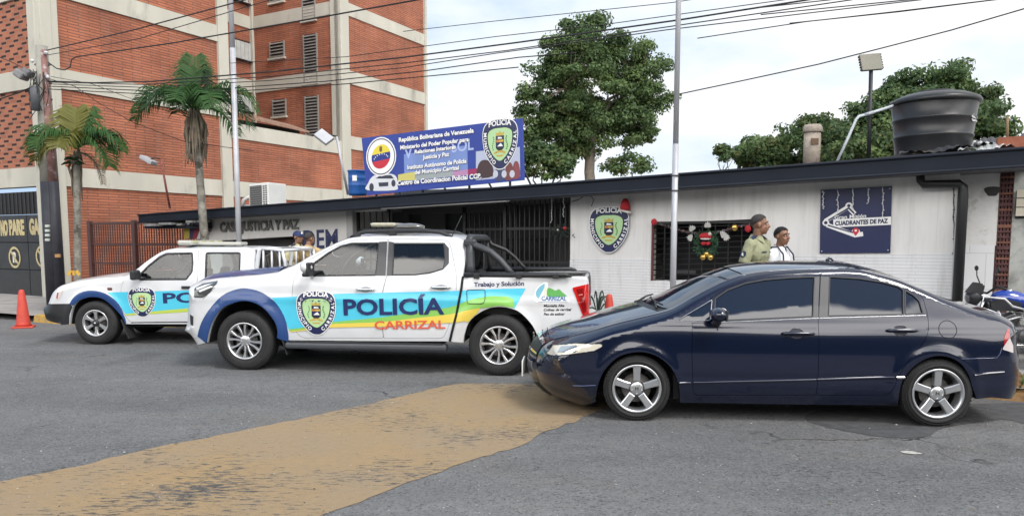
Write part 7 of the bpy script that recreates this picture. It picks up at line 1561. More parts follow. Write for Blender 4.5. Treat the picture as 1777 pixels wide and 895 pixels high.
def person(label, foot, height, face_az, skin, hairc, shirt, trous, pose='stand', head_turn=0., cap=None, hair_len=.2, short_sleeve=True, arms=None, extras=None, build=1.):
    """local frame: x to the person's left, -y forward; rotated so that -y points to face_az"""
    k = height/1.75; rot = Matrix.Rotation(face_az, 3, 'Z'); foot = Vector(foot); X = lambda p: foot+rot @ (Vector(p)*k)
    o = thing('person', label, 'person', foot); hd = Matrix.Rotation(head_turn, 3, 'Z')
    H = Vector((0, -.015, 1.625)); HX = lambda p: X(H+hd @ Vector(p)); rs = lambda L: [q*k for q in L]
    arms = arms or [[(.205, .0, 1.40), (.270, .03, 1.12), (.27, -.05, .90), (.265, -.08, .82)], [(-.205, .0, 1.40), (-.270, .03, 1.12), (-.27, -.05, .90), (-.265, -.08, .82)]]
    b = MB(); d_ = skin
    # skull, jaw, neck, nose, ears
    b.ball(HX((0, .012, .045)), (.076*k, .094*k, .088*k), d_, 18, rot @ hd); b.ball(HX((0, -.035, -.035)), (.058*k, .060*k, .070*k), d_, 16, rot @ hd); b.ball(HX((0, -.062, -.080)), (.030*k, .026*k, .024*k), d_, 10, rot @ hd)
    capsule(b, [HX((0, -.088, .028)), HX((0, -.110, -.012))], rs([.010, .016]), d_, 8)
    for s in (-1, 1): b.ball(HX((s*.078, .012, .002)), (.012*k, .022*k, .034*k), d_, 8, rot @ hd); b.ball(HX((s*.035, -.075, .038)), (.026*k, .014*k, .010*k), d_, 8, rot @ hd); b.ball(HX((s*.040, -.066, -.020)), (.022*k, .018*k, .018*k), d_, 8, rot @ hd); b.ball(HX((s*.013, -.098, -.014)), (.010*k,)*3, d_, 8)
    b.ball(HX((0, -.092, -.046)), (.026*k, .012*k, .010*k), d_, 8, rot @ hd)
    capsule(b, [X((0, .02, 1.44)), HX((0, .014, -.055))], rs([.056, .050]), d_)
    b.ball(X((0, .0, 1.30)), (.165*k*build, .105*k*build, .17*k), d_, 18, rot); b.ball(X((0, .0, 1.08)), (.145*k*build, .105*k*build, .17*k), d_, 18, rot); b.ball(X((0, .01, .93)), (.16*k*build, .11*k*build, .12*k), d_, 16, rot); capsule(b, [X((-.165, .01, 1.41)), X((.165, .01, 1.41))], rs([.062, .062]), d_)
    hips = [(.088, .0, .90), (-.088, .0, .90)]
    for s, a in zip((1, -1), arms):
        capsule(b, [X(p) for p in a[:3]], rs([.054, .043, .029]), d_, 12)
        w_ = Vector(a[2]); h_ = Vector(a[3]); dr = (h_-w_).normalized(); sidev = dr.cross(Vector((1, 0, 0))).normalized(); nv = dr.cross(sidev).normalized()
        b.ball(X(w_+dr*.045), (.020*k, .040*k, .046*k), d_, 10, rot)
        for j, ln in enumerate((.070, .078, .074, .058)):
            f0 = w_+dr*.075+sidev*(.027-.018*j); f1 = f0+dr*ln*.5-nv*.006*s; f2 = f1+dr*ln*.42-nv*.020*s; capsule(b, [X(f0), X(f1), X(f2)], rs([.0095, .0088, .0075]), d_, 6)
        t0 = w_+dr*.025+sidev*.030; t1 = t0+dr*.030+sidev*.022; t2 = t1+dr*.028+sidev*.004; capsule(b, [X(t0), X(t1), X(t2)], rs([.0115, .0105, .009]), d_, 6)
        hp = Vector(hips[0 if s > 0 else 1]); kn = Vector((s*.10, -.02, .49)); an = Vector((s*.105, .01, .09)); capsule(b, [X(hp), X(kn), X(an)], rs([.082, .055, .040]), d_, 14); capsule(b, [X(an-Vector((0, -.02, .04))), X(an+Vector((s*.015, -.15, -.055)))], rs([.038, .030]), d_, 10)
    V, Fc = remesh(b, .0085*k, 3); mb = MB(); lipm = mat('lip_skin', (.20, .075, .06), .5); mb.add(V, Fc, skin, True); mb.build('body', None, origin=foot) if False else None
    body = mb.build('body', o)
    # face details
    e = MB(); ew = mat('eye_white', (.6, .58, .55), .3); ei = mat('eye_dark', (.015, .01, .008), .2)
    for s in (-1, 1): e.ball(HX((s*.031, -.0775, .020)), (.0125*k, .008*k, .0065*k), ew, 10, rot @ hd); e.ball(HX((s*.031, -.0838, .020)), (.0060*k, .003*k, .0058*k), ei, 8, rot @ hd)
    e.build('eyes', o); e = MB()
    for s in (-1, 1): capsule(e, [HX((s*.015, -.092, .043)), HX((s*.033, -.090, .049)), HX((s*.050, -.078, .044))], rs([.0045, .0055, .003]), hairc, 6)
    e.build('eyebrows', o); e = MB(); capsule(e, [HX((-.022, -.099, -.047)), HX((0, -.105, -.045)), HX((.022, -.099, -.047))], rs([.003, .0055, .003]), lipm, 6); e.build('mouth', o)
    # hair: shell above the hairline
    h = MB(); n = 30; mm = 14; vs = []; fs_ = []; th = .0025+.008*hair_len; hr = random.Random(int(height*1000))
    def scalp(a, q, t_):
        fr_ = max(0, -math.sin(a)); lim = R(88-34*fr_**1.5+34*max(0, math.sin(a)))-R(9)*max(0, 1-abs(abs(math.cos(a))-.75)/.25)*(fr_ > .2)
        p = lim*q; return HX(((.076+t_)*math.sin(p)*math.cos(a), .012+(.094+t_)*math.sin(p)*math.sin(a), .045+(.088+t_)*math.cos(p)))
    for i in range(mm+1):
        for j in range(n): vs.append(scalp(2*math.pi*j/n, i/mm, th*(1-.9*(i/mm)**5)+hr.uniform(-.0012, .0012)))
    for i in range(mm):
        for j in range(n): fs_.append((i*n+j, (i+1)*n+j, (i+1)*n+(j+1) % n, i*n+(j+1) % n))
    h.add(vs, fs_, hairc, True)
    for _ in range(900):                               # cropped tufts, ragged along the hairline
        a = hr.uniform(0, 6.283); q = hr.random()**.5*1.04; p0 = scalp(a, q, th*.3); p1 = scalp(a+hr.uniform(-.08, .08), q+hr.uniform(-.02, .06), th+.0008+.006*hair_len); e_ = (p1-p0).cross(Vector((hr.random(), hr.random(), hr.random()))).normalized()*.0035; h.add([p0-e_, p0+e_, p1], [(0, 1, 2)], hairc)
    h.build('hair', o, recalc=False)
    if cap:
        c = MB(); vs = []; fs_ = []
        for i in range(9):
            for j in range(24): a = 2*math.pi*j/24; p = R(88)*i/8; vs.append(HX((.088*math.sin(p)*math.cos(a), .012+.104*math.sin(p)*math.sin(a), .040+.092*math.cos(p)**.8 if i < 8 else .040)))
        for i in range(8):
            for j in range(24): fs_.append((i*24+j, (i+1)*24+j, (i+1)*24+(j+1) % 24, i*24+(j+1) % 24))
        c.add(vs, fs_, cap, True); c.build('cap', o); c = MB(); vs = []
        for j in range(13): a = R(200+140*j/12); vs += [HX((.086*math.cos(a), .012+.102*math.sin(a), .045)), HX((.090*math.cos(a), .0+.175*math.sin(a)*(.72+.28*abs(math.sin(a))), .028))]
        c.add(vs, [(2*j, 2*j+1, 2*j+3, 2*j+2) for j in range(12)], cap, True); c.build('cap_peak', o); c = MB(); c.ball(HX((.0, -.088, .085)), (.022*k, .008*k, .022*k), signwhite, 10, rot @ hd); c.build('cap_badge', o)
    # clothes
    c = MB(); g_ = .018
    c.ball(X((0, .0, 1.30)), ((.165*build+g_)*k, (.105*build+g_)*k, .175*k), shirt, 18, rot); c.ball(X((0, .0, 1.08)), ((.138*build+g_)*k, (.108*build+g_)*k, .19*k), shirt, 18, rot); c.ball(X((0, .005, .95)), ((.16*build+g_)*k, (.11*build+g_)*k, .10*k), shirt, 16, rot); capsule(c, [X((-.165, .01, 1.405)), X((.165, .01, 1.405))], rs([.074, .074]), shirt); capsule(c, [X((0, .015, 1.40)), X((0, .014, 1.445))], rs([.10, .070]), shirt)
    for a in arms:
        q = [Vector(p) for p in a]; e_ = q[0].lerp(q[1], .80) if short_sleeve else q[1].lerp(q[2], .92); P_ = [q[0], e_] if short_sleeve else [q[0], q[1], e_]; c.tube([X(p) for p in P_], rs([.066, .064] if short_sleeve else [.072, .058, .044]), shirt, 14); c.ball(X(q[0]), .068*k, shirt, 12)
        if not short_sleeve: c.ball(X(q[1]), .058*k, shirt, 12)
    V, Fc = remesh(c, .012*k, 4); rng = random.Random(5)
    from mathutils import noise as NZ
    V = [v+NZ.noise_vector((v-foot)*Vector((9, 9, 6)).length*.75)*.004+NZ.noise_vector((v-foot)*22)*.005 for v in V]; mb = MB(); mb.add(V, Fc, shirt, True); sh = mb.build('shirt', o)
    c = MB()                                           # collar: band round the neck and two pointed leaves
    nn = 20; ring = lambda r, z, dz: [X((r*math.cos(R(-70+320*i/nn)), .014+r*math.sin(R(-70+320*i/nn)), z+dz*max(0, math.sin(R(-70+320*i/nn))))) for i in range(nn+1)]
    r0, r1, r2 = ring(.068, 1.455, .01), ring(.068, 1.508, .024), ring(.096, 1.468, .014); c.add(r0+r1+r2, [(i, i+1, nn+2+i, nn+1+i) for i in range(nn)]+[(nn+1+i, nn+2+i, 2*nn+3+i, 2*nn+2+i) for i in range(nn)], shirt, True)
    for s in (-1, 1): c.add([X((s*.014, -.066, 1.492)), X((s*.055, -.042, 1.508)), X((s*.094, -.034, 1.468)), X((s*.060, -.122, 1.415))], [(0, 1, 2, 3)], shirt)
    c.build('collar', o, recalc=False); c = MB(); c.add([X((sx, -.128*build+.006*abs(sx)*0-.0*z, z)) for z in (1.40, 1.0) for sx in (-.014, .014)], [(0, 1, 3, 2)], shirt) if False else None
    c = MB(); c.ball(X((0, .01, .90)), (.175*k*build, .128*k*build, .13*k), trous, 16, rot)
    for s in (-1, 1): capsule(c, [X((s*.088, 0, .88)), X((s*.10, -.015, .49)), X((s*.105, .012, .10))], rs([.098, .074, .066]), trous, 14)
    V, Fc = remesh(c, .016*k, 4); mb = MB(); mb.add(V, Fc, trous, True); mb.build('trousers', o); c = MB()
    c.lathe([(.17, -.02), (.17, .02)], black_pl, c=(0, 0, 0), n=24, caps=False); c.v = [tuple(X((p[0]*build, p[1]*.72*build, .97+p[2]))) for p in c.v]; c.build('belt', o); c = MB()
    for s in (-1, 1): c.ball(X((s*.115, -.055, .045)), (.052*k, .135*k, .05*k), mat('boot_black', (.012, .012, .013), .4), 12, rot)
    c.build('shoes', o)
    if extras: extras(o, X, HX, k, rot)
    return o
sk1 = skins('skin_brown', (.23, .115, .072)); sk2 = skins('skin_tan', (.27, .145, .095)); hair = mat('black_hair', (.010, .009, .009), .6, var=.3, vscale=60); hairg = mat('greying_crop_hair', (.035, .030, .028), .8, var=.3, vscale=80)
khaki = mat('olive_khaki_cloth', (.27, .28, .175), .85, var=.12, vscale=7, bump=.4, bscale=30); tan = mat('tan_cloth', (.42, .30, .15), .85, var=.12, vscale=7, bump=.4, bscale=30); pale_kh = mat('pale_khaki_cloth', (.50, .45, .26), .85, var=.12, vscale=7, bump=.4, bscale=30); wsh = mat('white_shirt_cloth', (.70, .72, .76), .8, var=.08, vscale=7, bump=.4, bscale=30); trn = mat('navy_trousers', (.015, .018, .03), .85, var=.2); trk = mat('khaki_trousers', (.24, .22, .12), .85, var=.2)
patchm = mat('patch_navy', (.015, .02, .06), .7)
def on_body(p0, direction, ob, off):
    ok, loc, nrm, _ = ob.ray_cast(p0-wloc(ob), direction); return (loc+wloc(ob)+nrm*off, nrm) if ok else (p0, -direction)
def stickon(o, X, rot, p, d, r, m, name, k, ry=None):
    sh = [c for c in o.children if c.name.startswith('shirt')][0]; bpy.context.view_layer.update(); q, n = on_body(X(p), rot @ Vector(d), sh, .003); a = n.cross(UP).normalized(); b = a.cross(n); mb = MB(); ry = ry or r; mb.add([q+a*r*math.cos(t)+b*ry*math.sin(t)+n*.002 for t in np.linspace(0, 2*math.pi, 16, False)], [tuple(range(16))], m); mb.build(name, o)
def off_x(o, X, HX, k, rot):
    c = MB(); 
    for s in (-1, 1): c.box(X((s*.13, .0, 1.485)), (.12*k, .055*k, .012), patchm, tuple(rot @ Vector(v) for v in ((.94, 0, -s*.34), (0, 1, 0), (s*.34, 0, .94))))
    c.build('epaulette', o); stickon(o, X, rot, (-.6, .03, 1.29), (1, 0, 0), .044, patchm, 'sleeve_patch', k); stickon(o, X, rot, (-.6, .026, 1.295), (1, 0, 0), .028, mat('patch_pale', (.55, .58, .5), .7), 'sleeve_emblem', k); stickon(o, X, rot, (-.075, -.5, 1.315), (0, 1, 0), .05, patchm, 'name_tape', k, .010); stickon(o, X, rot, (-.075, -.5, 1.23), (0, 1, 0), .048, mat('pocket_seam', (.22, .23, .14), .9), 'pocket', k, .055); stickon(o, X, rot, (.09, -.5, 1.315), (0, 1, 0), .05, patchm, 'name_tape', k, .010)
oy = 9.35; fo = at(1313, 500, oy); fo.z = .13
person('officer in olive khaki shirt standing in profile by the barred window, facing right', fo, (at(1322, 373, oy).z-.13), R(46), sk1, hairg, khaki, trk, head_turn=R(30), hair_len=.1, extras=off_x, build=1.08, arms=[[(.205, .0, 1.40), (.275, .03, 1.13), (.255, -.10, .93), (.24, -.16, .87)], [(-.205, .0, 1.40), (-.285, .05, 1.13), (-.27, -.08, .92), (-.26, -.14, .86)]])
def civ_x(o, X, HX, k, rot):
    m = MB(); st_ = mat('strap_navy', (.015, .018, .035), .7)
    for s in (-1, 1): m.tube([X((s*.115, .13, 1.34)), X((s*.112, .06, 1.495)), X((s*.110, -.03, 1.50)), X((s*.115, -.118, 1.40)), X((s*.125, -.135, 1.25)), X((s*.15, -.10, 1.08)), X((s*.165, .06, 1.02))], .011, st_, 6)
    m.build('strap', o)
fo = at(1352, 500, 9.5); fo.z = .13
person('man in white shirt with dark rucksack straps walking beside the khaki officer', fo, (at(1360, 395, 9.5).z-.13), R(38), sk1, hair, wsh, trn, head_turn=R(-4), hair_len=.5, build=.9, extras=civ_x, arms=[[(.19, .0, 1.39), (.235, .03, 1.12), (.24, -.06, .90), (.235, -.10, .82)], [(-.19, .0, 1.39), (-.235, .03, 1.12), (-.24, -.06, .90), (-.235, -.10, .82)]], short_sleeve=False)
ly = 13.9; fo = at(519, 500, ly); fo.z = .13
def l1(o, X, HX, k, rot):
    c = MB()
    for s in (-1, 1): c.box(X((s*.13, .0, 1.485)), (.12*k, .055*k, .012), patchm, tuple(rot @ Vector(v) for v in ((.94, 0, -s*.34), (0, 1, 0), (s*.34, 0, .94))))
    c.build('epaulette', o)
person('officer in navy cap and pale khaki shirt behind the white pickup bonnet', fo, (at(519, 402, ly).z-.12), R(55), sk2, hair, pale_kh, trk, head_turn=R(10), cap=mat('cap_navy', (.012, .025, .10), .7), extras=l1)
def l2(o, X, HX, k, rot):
    sh = [c for c in o.children if c.name.startswith('shirt')][0]; bpy.context.view_layer.update(); q, n = on_body(X((0, .6, 1.27)), rot @ Vector((0, -1, 0)), sh, .004); a = n.cross(UP).normalized(); b = a.cross(n); m = MB(); m.tube([q+(a*math.cos(t)+b*math.sin(t))*.062+n*.002 for t in np.linspace(0, 2*math.pi, 20)], .005, mat('print_tan', (.28, .20, .10), .8), 5); m.build('back_print', o)
fo = at(538, 500, ly-.45); fo.z = .13
person('crop-haired man in plain tan shirt seen from behind beside the capped officer', fo, (at(537, 405, ly-.45).z-.12), R(160), sk1, hairg, tan, trn, head_turn=R(-14), hair_len=.05, build=1.15, extras=l2)
# ================================================================ poles, roof gear, street things
galv = mat('galvanised_pole', (.42, .43, .46), .5, metal=.25, var=.1); rustp = mat('rusty_red_paint', (.22, .06, .05), .7, var=.4, vscale=12, stain=((.45, .40, .38), 9, .55, .1))
p = gnd(1167, 530); p = Vector((at(1168, 485, 10.6).x, 10.6, .13)); fp_ = thing('flag_pole', 'tall pale steel flag pole standing before the barred station window', 'pole', p); m = MB()
m.tube([p, p+UP*2.9], .043, galv, 12); m.build('lower_tube', fp_); m = MB(); m.tube([p+UP*2.9, p+UP*7.5], [.040, .032], galv, 12); m.build('upper_tube', fp_); m = MB()
for z in (2.25, 2.46): m.tube([p+UP*z-FN*0+Vector((.055*math.cos(t), .055*math.sin(t), 0)) for t in np.linspace(0, 2*math.pi, 12)], .008, black_pl, 5)
m.build('clamp', fp_); m = MB(); m.box(p+UP*.01, (.25, .25, .03), galv); m.build('base_plate', fp_)
p = Vector((at(415, 430, 15.6).x, 15.6, .13)); q_ = at(402, 0, 15.6); o = thing('metal_pole', 'tall slim white metal pole rising before the words on the white header', 'pole', p); m = MB(); m.tube([p, Vector((p.x, p.y, 5.6))], .055, galv, 10); m.build('lower_tube', o); m = MB(); m.tube([Vector((p.x, p.y, 5.6)), Vector((p.x-.02, p.y, 8.2))], .05, galv, 10); m.build('upper_tube', o)
# utility pole
up0 = at(98, 523, 16.9); up0.z = .13; up1 = at(72, 80, 16.9); o = thing('utility_pole', 'weathered concrete utility pole with black painted foot and tangled cables by the gate', 'pole', up0)
pc_ = mat('pole_concrete', (.25, .245, .215), .85, var=.25, vscale=4, bump=.4, bscale=25); pw = mat('pole_wood', (.20, .105, .095), .85, var=.4, vscale=6, stain=((.40, .36, .38), 7, .55, .12)); L = lambda t: up0.lerp(up1, t); tb = (L(0).z-up0.z+2.85)/(up1.z-up0.z)
pk = mat('pole_black_paint', (.020, .021, .030), .6, var=.3, vscale=5)
m = MB(); m.tube([L(0), L(tb)], [.20, .185], pk, 12); m.build('painted_foot', o); m = MB(); m.tube([L(tb), L(1)], [.185, .12], pc_, 12); m.build('shaft', o); dv = Vector((.13, -.10, 0)); m = MB(); m.tube([L(0)+dv*1.1, L(tb)+dv*1.05], [.10, .095], pk, 10); m.tube([L(tb)+dv*1.05, L(1)+dv*.6-UP*.1], [.095, .065], pw, 10); m.build('timber_brace', o)
m = MB(); rr = random.Random(8); c = at(62, 145, 16.7)
m.lathe([(.0, -.26), (.085, -.25), (.095, .20), (.06, .26), (0, .28)], mat('terminal_box', (.06, .065, .075), .6, var=.4), c=at(61, 172, 16.6), n=14); m.build('splice_case', o)
for (u, v), sz in (((38, 130), (.22, .30, .18)), ((48, 127), (.18, .25, .16))): m = MB(); m.box(at(u, v, 16.6), sz, mat('lamp_grey_old', (.16, .16, .17), .5, var=.4), (Vector((.8, 0, -.6)), Vector((0, 1, 0)), Vector((.6, 0, .8))), bev=.04); m.build('floodlight', o)
m = MB(); wire = mat('black_cable', (.010, .009, .010), .6)
for k in range(16):
    a = at(58+rr.uniform(-8, 22), 120+rr.uniform(0, 25), 16.62+rr.uniform(-.1, .15)); b = at(58+rr.uniform(-8, 24), 165+rr.uniform(-15, 45), 16.62+rr.uniform(-.1, .15)); d = Vector((rr.uniform(-.25, .18), rr.uniform(-.1, .1), rr.uniform(-.2, 0))); m.tube([a, a.lerp(b, .35)+d*.6, a.lerp(b, .7)+d*.4, b], .0075, wire, 5)
for z in (.80, .86, .93): m.box(L(z), (.34, .05, .035), mat('pole_band', (.08, .08, .09), .5)); 
for i, z in enumerate((.82, .88, .94, .97)): m.ball(L(z)+Vector((.17 if i % 2 else -.15, -.12, 0)), .045, mat('insulator_white', (.5, .5, .52), .3), 8)
m.build('cable_tangle', o)
for i, v in enumerate((392, 400, 408, 416)): m = MB(); m.box(at(82.5, v, 16.55), (.09, .05, .055), mat('sticker_white', (.5, .55, .5), .6), bev=.005); m.build('sticker', o)
m = MB(); m.box(at(100.5, 443.5, 16.62), (.11, .05, .075), mat('tag_orange', (.45, .24, .09), .6)); m.build('pole_tag', o)
# overhead cables
def cable(pts, r, label, sag=0.):
    P_ = [at(*q) for q in pts]; Q = []
    for a, b in zip(P_, P_[1:]):
        for j in range(8): t = j/8; Q.append(a.lerp(b, t)-UP*(sag*4*t*(1-t)))
    Q.append(P_[-1]); m = MB(); m.tube(Q, r*.72, wire, 5); o = m.build('overhead_cable', origin=tuple(Q[0])); tag(o, label, 'cable', 'overhead cables')
D0 = 16.7
for pts, r, lab in (
    ([(80, 88, D0), (230, 53, 15), (416, 3, 13.5), (560, -40, 12)], .017, 'black cable climbing from pole top across the left brick wall'),
    ([(82, 96, D0), (240, 68, 15), (470, 0, 13), (560, -28, 12)], .011, 'thin cable just under the topmost cable of the left pole'),
    ([(83, 108, D0), (98, 119, D0), (112, 122, D0), (122, 117, D0), (124, 104, D0), (132, 99, D0), (300, 75, 15), (548, 32, 13), (770, -8, 11.5)], .018, 'black cable with an S-shaped dip beside the utility pole'),
    ([(82, 141, D0), (160, 144, 16.5), (260, 142, 16), (470, 125, 15), (700, 100, 14), (900, 74, 13), (1180, 35, 12), (1500, -15, 11)], .020, 'thick cable running from pole behind palm to upper right'),
    ([(84, 143, D0), (250, 147, 16), (470, 133, 15), (700, 110, 14), (880, 88, 13), (1180, 44, 12), (1480, 0, 11)], .013, 'thin cable hanging just beneath the thick long cable'),
    ([(84, 146, D0), (250, 152, 16), (470, 140, 15), (700, 118, 14), (860, 93, 13), (1160, 52, 12), (1600, 0, 11)], .012, 'third cable down in the long bundle over the tower'),
    ([(85, 150, D0), (300, 160, 16), (560, 142, 15), (740, 123, 14), (900, 100, 13.5), (1000, 92, 13)], .014, 'cable crossing tower windows and ending in the tree'),
    ([(86, 155, D0), (300, 166, 16), (600, 146, 15), (780, 129, 14), (900, 117, 13.5)], .014, 'lowest straight cable across the brick tower'),
    ([(400, 110, 15.5), (600, 99, 15), (860, 64, 13), (1050, 43, 12.5), (1400, -5, 11)], .010, 'faint cable above the bundle passing the tree top'),
    ([(700, 55, 14), (860, 37, 13), (1167, 5, 12), (1250, -8, 11.5)], .009, 'faint highest cable left of the flag pole'),
    ([(85, 137, D0), (130, 150, 16.5), (170, 178, 16), (230, 212, 16), (320, 246, 16), (440, 262, 16)], .010, 'cable drooping down across the left brick wall'),
    ([(88, 133, D0), (160, 146, 16.4), (260, 184, 16), (330, 205, 16)], .008, 'thin slack wire along the middle concrete band'),
    ([(1172, 165, 12), (1290, 140, 11.7), (1420, 112, 11.3), (1530, 84, 11), (1650, 53, 10.6), (1790, 12, 10)], .013, 'single cable rising from flag pole to the top right corner'),
    ([(1210, 67, 12), (1400, 38, 11.4), (1560, 20, 11), (1777, -6, 10)], .011, 'lower faint cable in the top right sky'),
    ([(1290, 17, 11.5), (1480, -4, 11)], .012, 'short cable near top edge right of the flag pole'),
    ([(1320, 26, 11.5), (1500, 8, 11), (1640, -6, 10.5)], .012, 'second cable from the top in the right sky'),
    ([(1370, 41, 11.5), (1560, 21, 11), (1720, 1, 10.5), (1790, -7, 10)], .012, 'third cable from the top in the right sky'),
    ([(58, 150, 16.6), (30, 162, 16.6), (-10, 175, 16.6)], .02, 'black cable leaving utility pole to the left edge'),
    ([(60, 128, 16.6), (20, 108, 16.6), (-10, 96, 16.6)], .012, 'thin cable rising from utility pole to the left edge')):
    cable(pts, r, lab)
# floodlights on masts
def flood(name_label, p0, p1, head_c, head_size, ax, off, mp_, front=None):
    a = at(*p0); b = at(*p1); o = thing('floodlight_mast', name_label, 'floodlight', a); m = MB(); m.tube([a, b], .028, mp_, 8); m.build('mast', o); m = MB(); hc = at(*head_c); m.tube([b, b.lerp(hc, .5)+UP*.04, hc], .018, black_pl, 6); m.build('arm', o)
    m = MB(); m.box(hc, head_size, galv, ax, bev=.012); m.build('housing', o); m = MB(); m.box(hc-ax[2]*(head_size[2]/2+.004), (head_size[0]*.9, head_size[1]*.85, .012), mat('lamp_glass', (.45, .47, .5), .15, coat=1), ax); m.build('lens', o); return o
def axes(x, z): x = Vector(x).normalized(); z = Vector(z); z = (z-x*z.dot(x)).normalized(); return (x, z.cross(x), z)
flood('slim red and white mast with pale lamp leaning left above the brown fence', (295, 362, 18.6), (279, 276, 18.4), (258, 278, 18.3), (.36, .24, .09), axes((.85, -.2, -.45), (-.3, .1, 1)), 0, rustp)
flood('white mast with flat lamp left of the blue roof banner', (604, 338, 15.9), (584, 237, 15.7), (562, 238, 15.6), (.34, .24, .08), axes((.8, -.2, -.6), (-.35, -.5, .8)), 0, galv)
a = at(1508, 273, 12.0); b = at(1511.5, 122, 12.0); o = thing('floodlight_mast', 'dark mast carrying a square lamp seen from behind beside the water tank', 'floodlight', a); m = MB(); m.tube([a-UP*.2, b], .032, black_pl, 8); m.build('mast', o)
c = at(1511, 108.5, 12.0); ax = axes((1, .05, .09), (0, .25, 1)); m = MB(); m.box(c, (.34, .05, .27), mat('lamp_back', (.17, .165, .13), .5, var=.15), ax, bev=.006)
for s_ in (-1, 1):
    for i in range(6): m.box(c+ax[0]*(s_*.172)+ax[2]*(-.11+.044*i), (.012, .06, .024), mat('lamp_fin', (.09, .09, .085), .5), ax)
m.build('housing', o)
# roof gear
def roofz(s): return ztop(s)
a = fpx(462, 352, .0); c = FW(a[0], (fpx(462, 322, 0)[1]+ztop(a[0]))/2, -.05); o = thing('air_conditioner', 'white outdoor air conditioner unit on roof above the words CASA JUSTICIA', 'air conditioner', FW(a[0], ztop(a[0]), -.05)); ax = (Vector((.94, -.34, .07)).normalized(), Vector((.34, .94, 0)).normalized(), UP)
h = fpx(462, 321, 0)[1]-ztop(a[0])+.05; m = MB(); m.box(c, (.52, .62, h), mat('ac_white', (.62, .63, .62), .5, var=.08), ax, bev=.02); m.build('casing', o)
m = MB(); m.box(c-ax[1]*.315+ax[0]*-.06, (.30, .02, h*.82), mat('ac_grille', (.07, .072, .075), .5), ax); 
for i in range(9): m.box(c-ax[1]*.328+ax[0]*-.06+UP*(h*.8*((i+.5)/9-.5)), (.30, .008, .012), mat('ac_fin', (.2, .2, .2), .5), ax)
m.build('grille', o); m = MB(); m.box(c-ax[1]*.311+ax[0]*.18, (.12, .006, h*.85), mat('ac_white', (.62, .63, .62), .5), ax)
for i in range(2):
    for j in range(9): m.box(c-ax[1]*.316+ax[0]*(.15+.06*i)-ax[1]*0+UP*(h*.8*((j+.5)/9-.5)), (.035, .018, .022), black_pl, ax)
m.build('vent', o)
a = at(420, 356, 17.0); o = thing('roof_duct', 'curved white pipe end on roof beside the air conditioner', 'pipe', a); m = MB(); m.tube([at(u, v, 17.0) for u, v in ((421, 358), (423, 347), (431, 342.5), (438, 347), (440, 357))], .045, mat('duct_white', (.55, .55, .54), .6), 8); m.build('bend', o); m = MB(); m.tube([at(419, 357, 17), at(442, 356.5, 17)], .02, galv, 6); m.build('base_rail', o)
a = at(621, 335, 15.0); o = thing('plastic_barrel', 'bright blue plastic barrel with a white sticker on roof beside the banner', 'barrel', a); bl_ = mat('barrel_blue', (.015, .10, .36), .45, var=.12); rb_ = .185; hb = at(620, 296, 15.0).z-a.z; m = MB()
m.lathe([(0, -.05), (rb_*.93, -.05), (rb_*.97, .0), (rb_, hb*.3), (rb_*1.04, hb*.33), (rb_, hb*.36), (rb_, hb*.62), (rb_*1.04, hb*.65), (rb_, hb*.68), (rb_*1.02, hb*.93), (rb_*1.08, hb*.95), (rb_*1.08, hb), (rb_*.9, hb), (rb_*.88, hb*.97), (0, hb*.97)], bl_, c=a, n=28); m.build('drum', o); m = MB(); m.box(a+Vector((-.02, -rb_-.002, hb*.63)), (.09, .012, .11), signwhite, bev=.003); m.build('sticker', o)
a = at(1408, 284, 12.6); o = thing('concrete_chimney', 'round weathered concrete vent chimney on the station roof', 'chimney', a); cm = mat('chimney_concrete', (.36, .31, .26), .9, var=.25, vscale=5, bump=.5, bscale=20, stain=((.18, .13, .10), 4, .55, .15)); r_ = .135; hc = at(1409, 217, 12.6).z-a.z
m = MB(); m.lathe([(r_, -.1), (r_*1.0, hc*.80), (0, hc*.80)], cm, c=a, n=22); m.build('shaft', o); m = MB(); m.lathe([(r_*1.12, hc*.80), (r_*1.16, hc*.83), (r_*1.16, hc*.93), (r_*.95, hc), (0, hc)], cm, c=a, n=22); m.build('cap', o); m = MB(); m.box(a+Vector((-.01, -r_*.99, hc*.55)), (.12, .02, .10), mat('vent_hole', (.14, .09, .06), .9)); m.build('vent_hole', o)
# water tank
ta = at(1617, 266, 11.9); o = thing('water_tank', 'large black ribbed plastic water tank with lid on the station roof', 'water tank', ta); tkm = mat('tank_black', (.022, .023, .026), .38, var=.15, vscale=2, bump=.08, bscale=12); R0 = .535; R1 = .62; ht = at(1617, 178, 11.9).z-ta.z; m = MB()
pr = [(R0*.98, -.02), (R0, .03)]
for k_ in range(1, 4): z = ht*k_/3; r = R0+(R1-R0)*k_/3; pr += [(r-.012, z-.05), (r+.004, z-.03), (r+.004, z-.01), (r-.010, z)] if k_ < 3 else [(r-.01, z-.04)]
m.lathe(pr, tkm, c=ta, n=56, caps=False); m.build('tank_body', o); m = MB(); m.lathe([(R1-.01, ht-.05), (R1+.028, ht-.045), (R1+.034, ht-.005), (R1+.005, ht+.035), (R1*.75, ht+.105), (R1*.45, ht+.135), (R1*.42, ht+.165), (R1*.2, ht+.175), (0, ht+.175)], tkm, c=ta, n=56); m.build('lid', o)
m = MB(); th = R(-62)
def tf(x, y, d): t = th+x/.6; rr_ = R0+(R1-R0)*y/ht+.007+d; return ta+Vector((rr_*math.cos(t), rr_*math.sin(t), y))
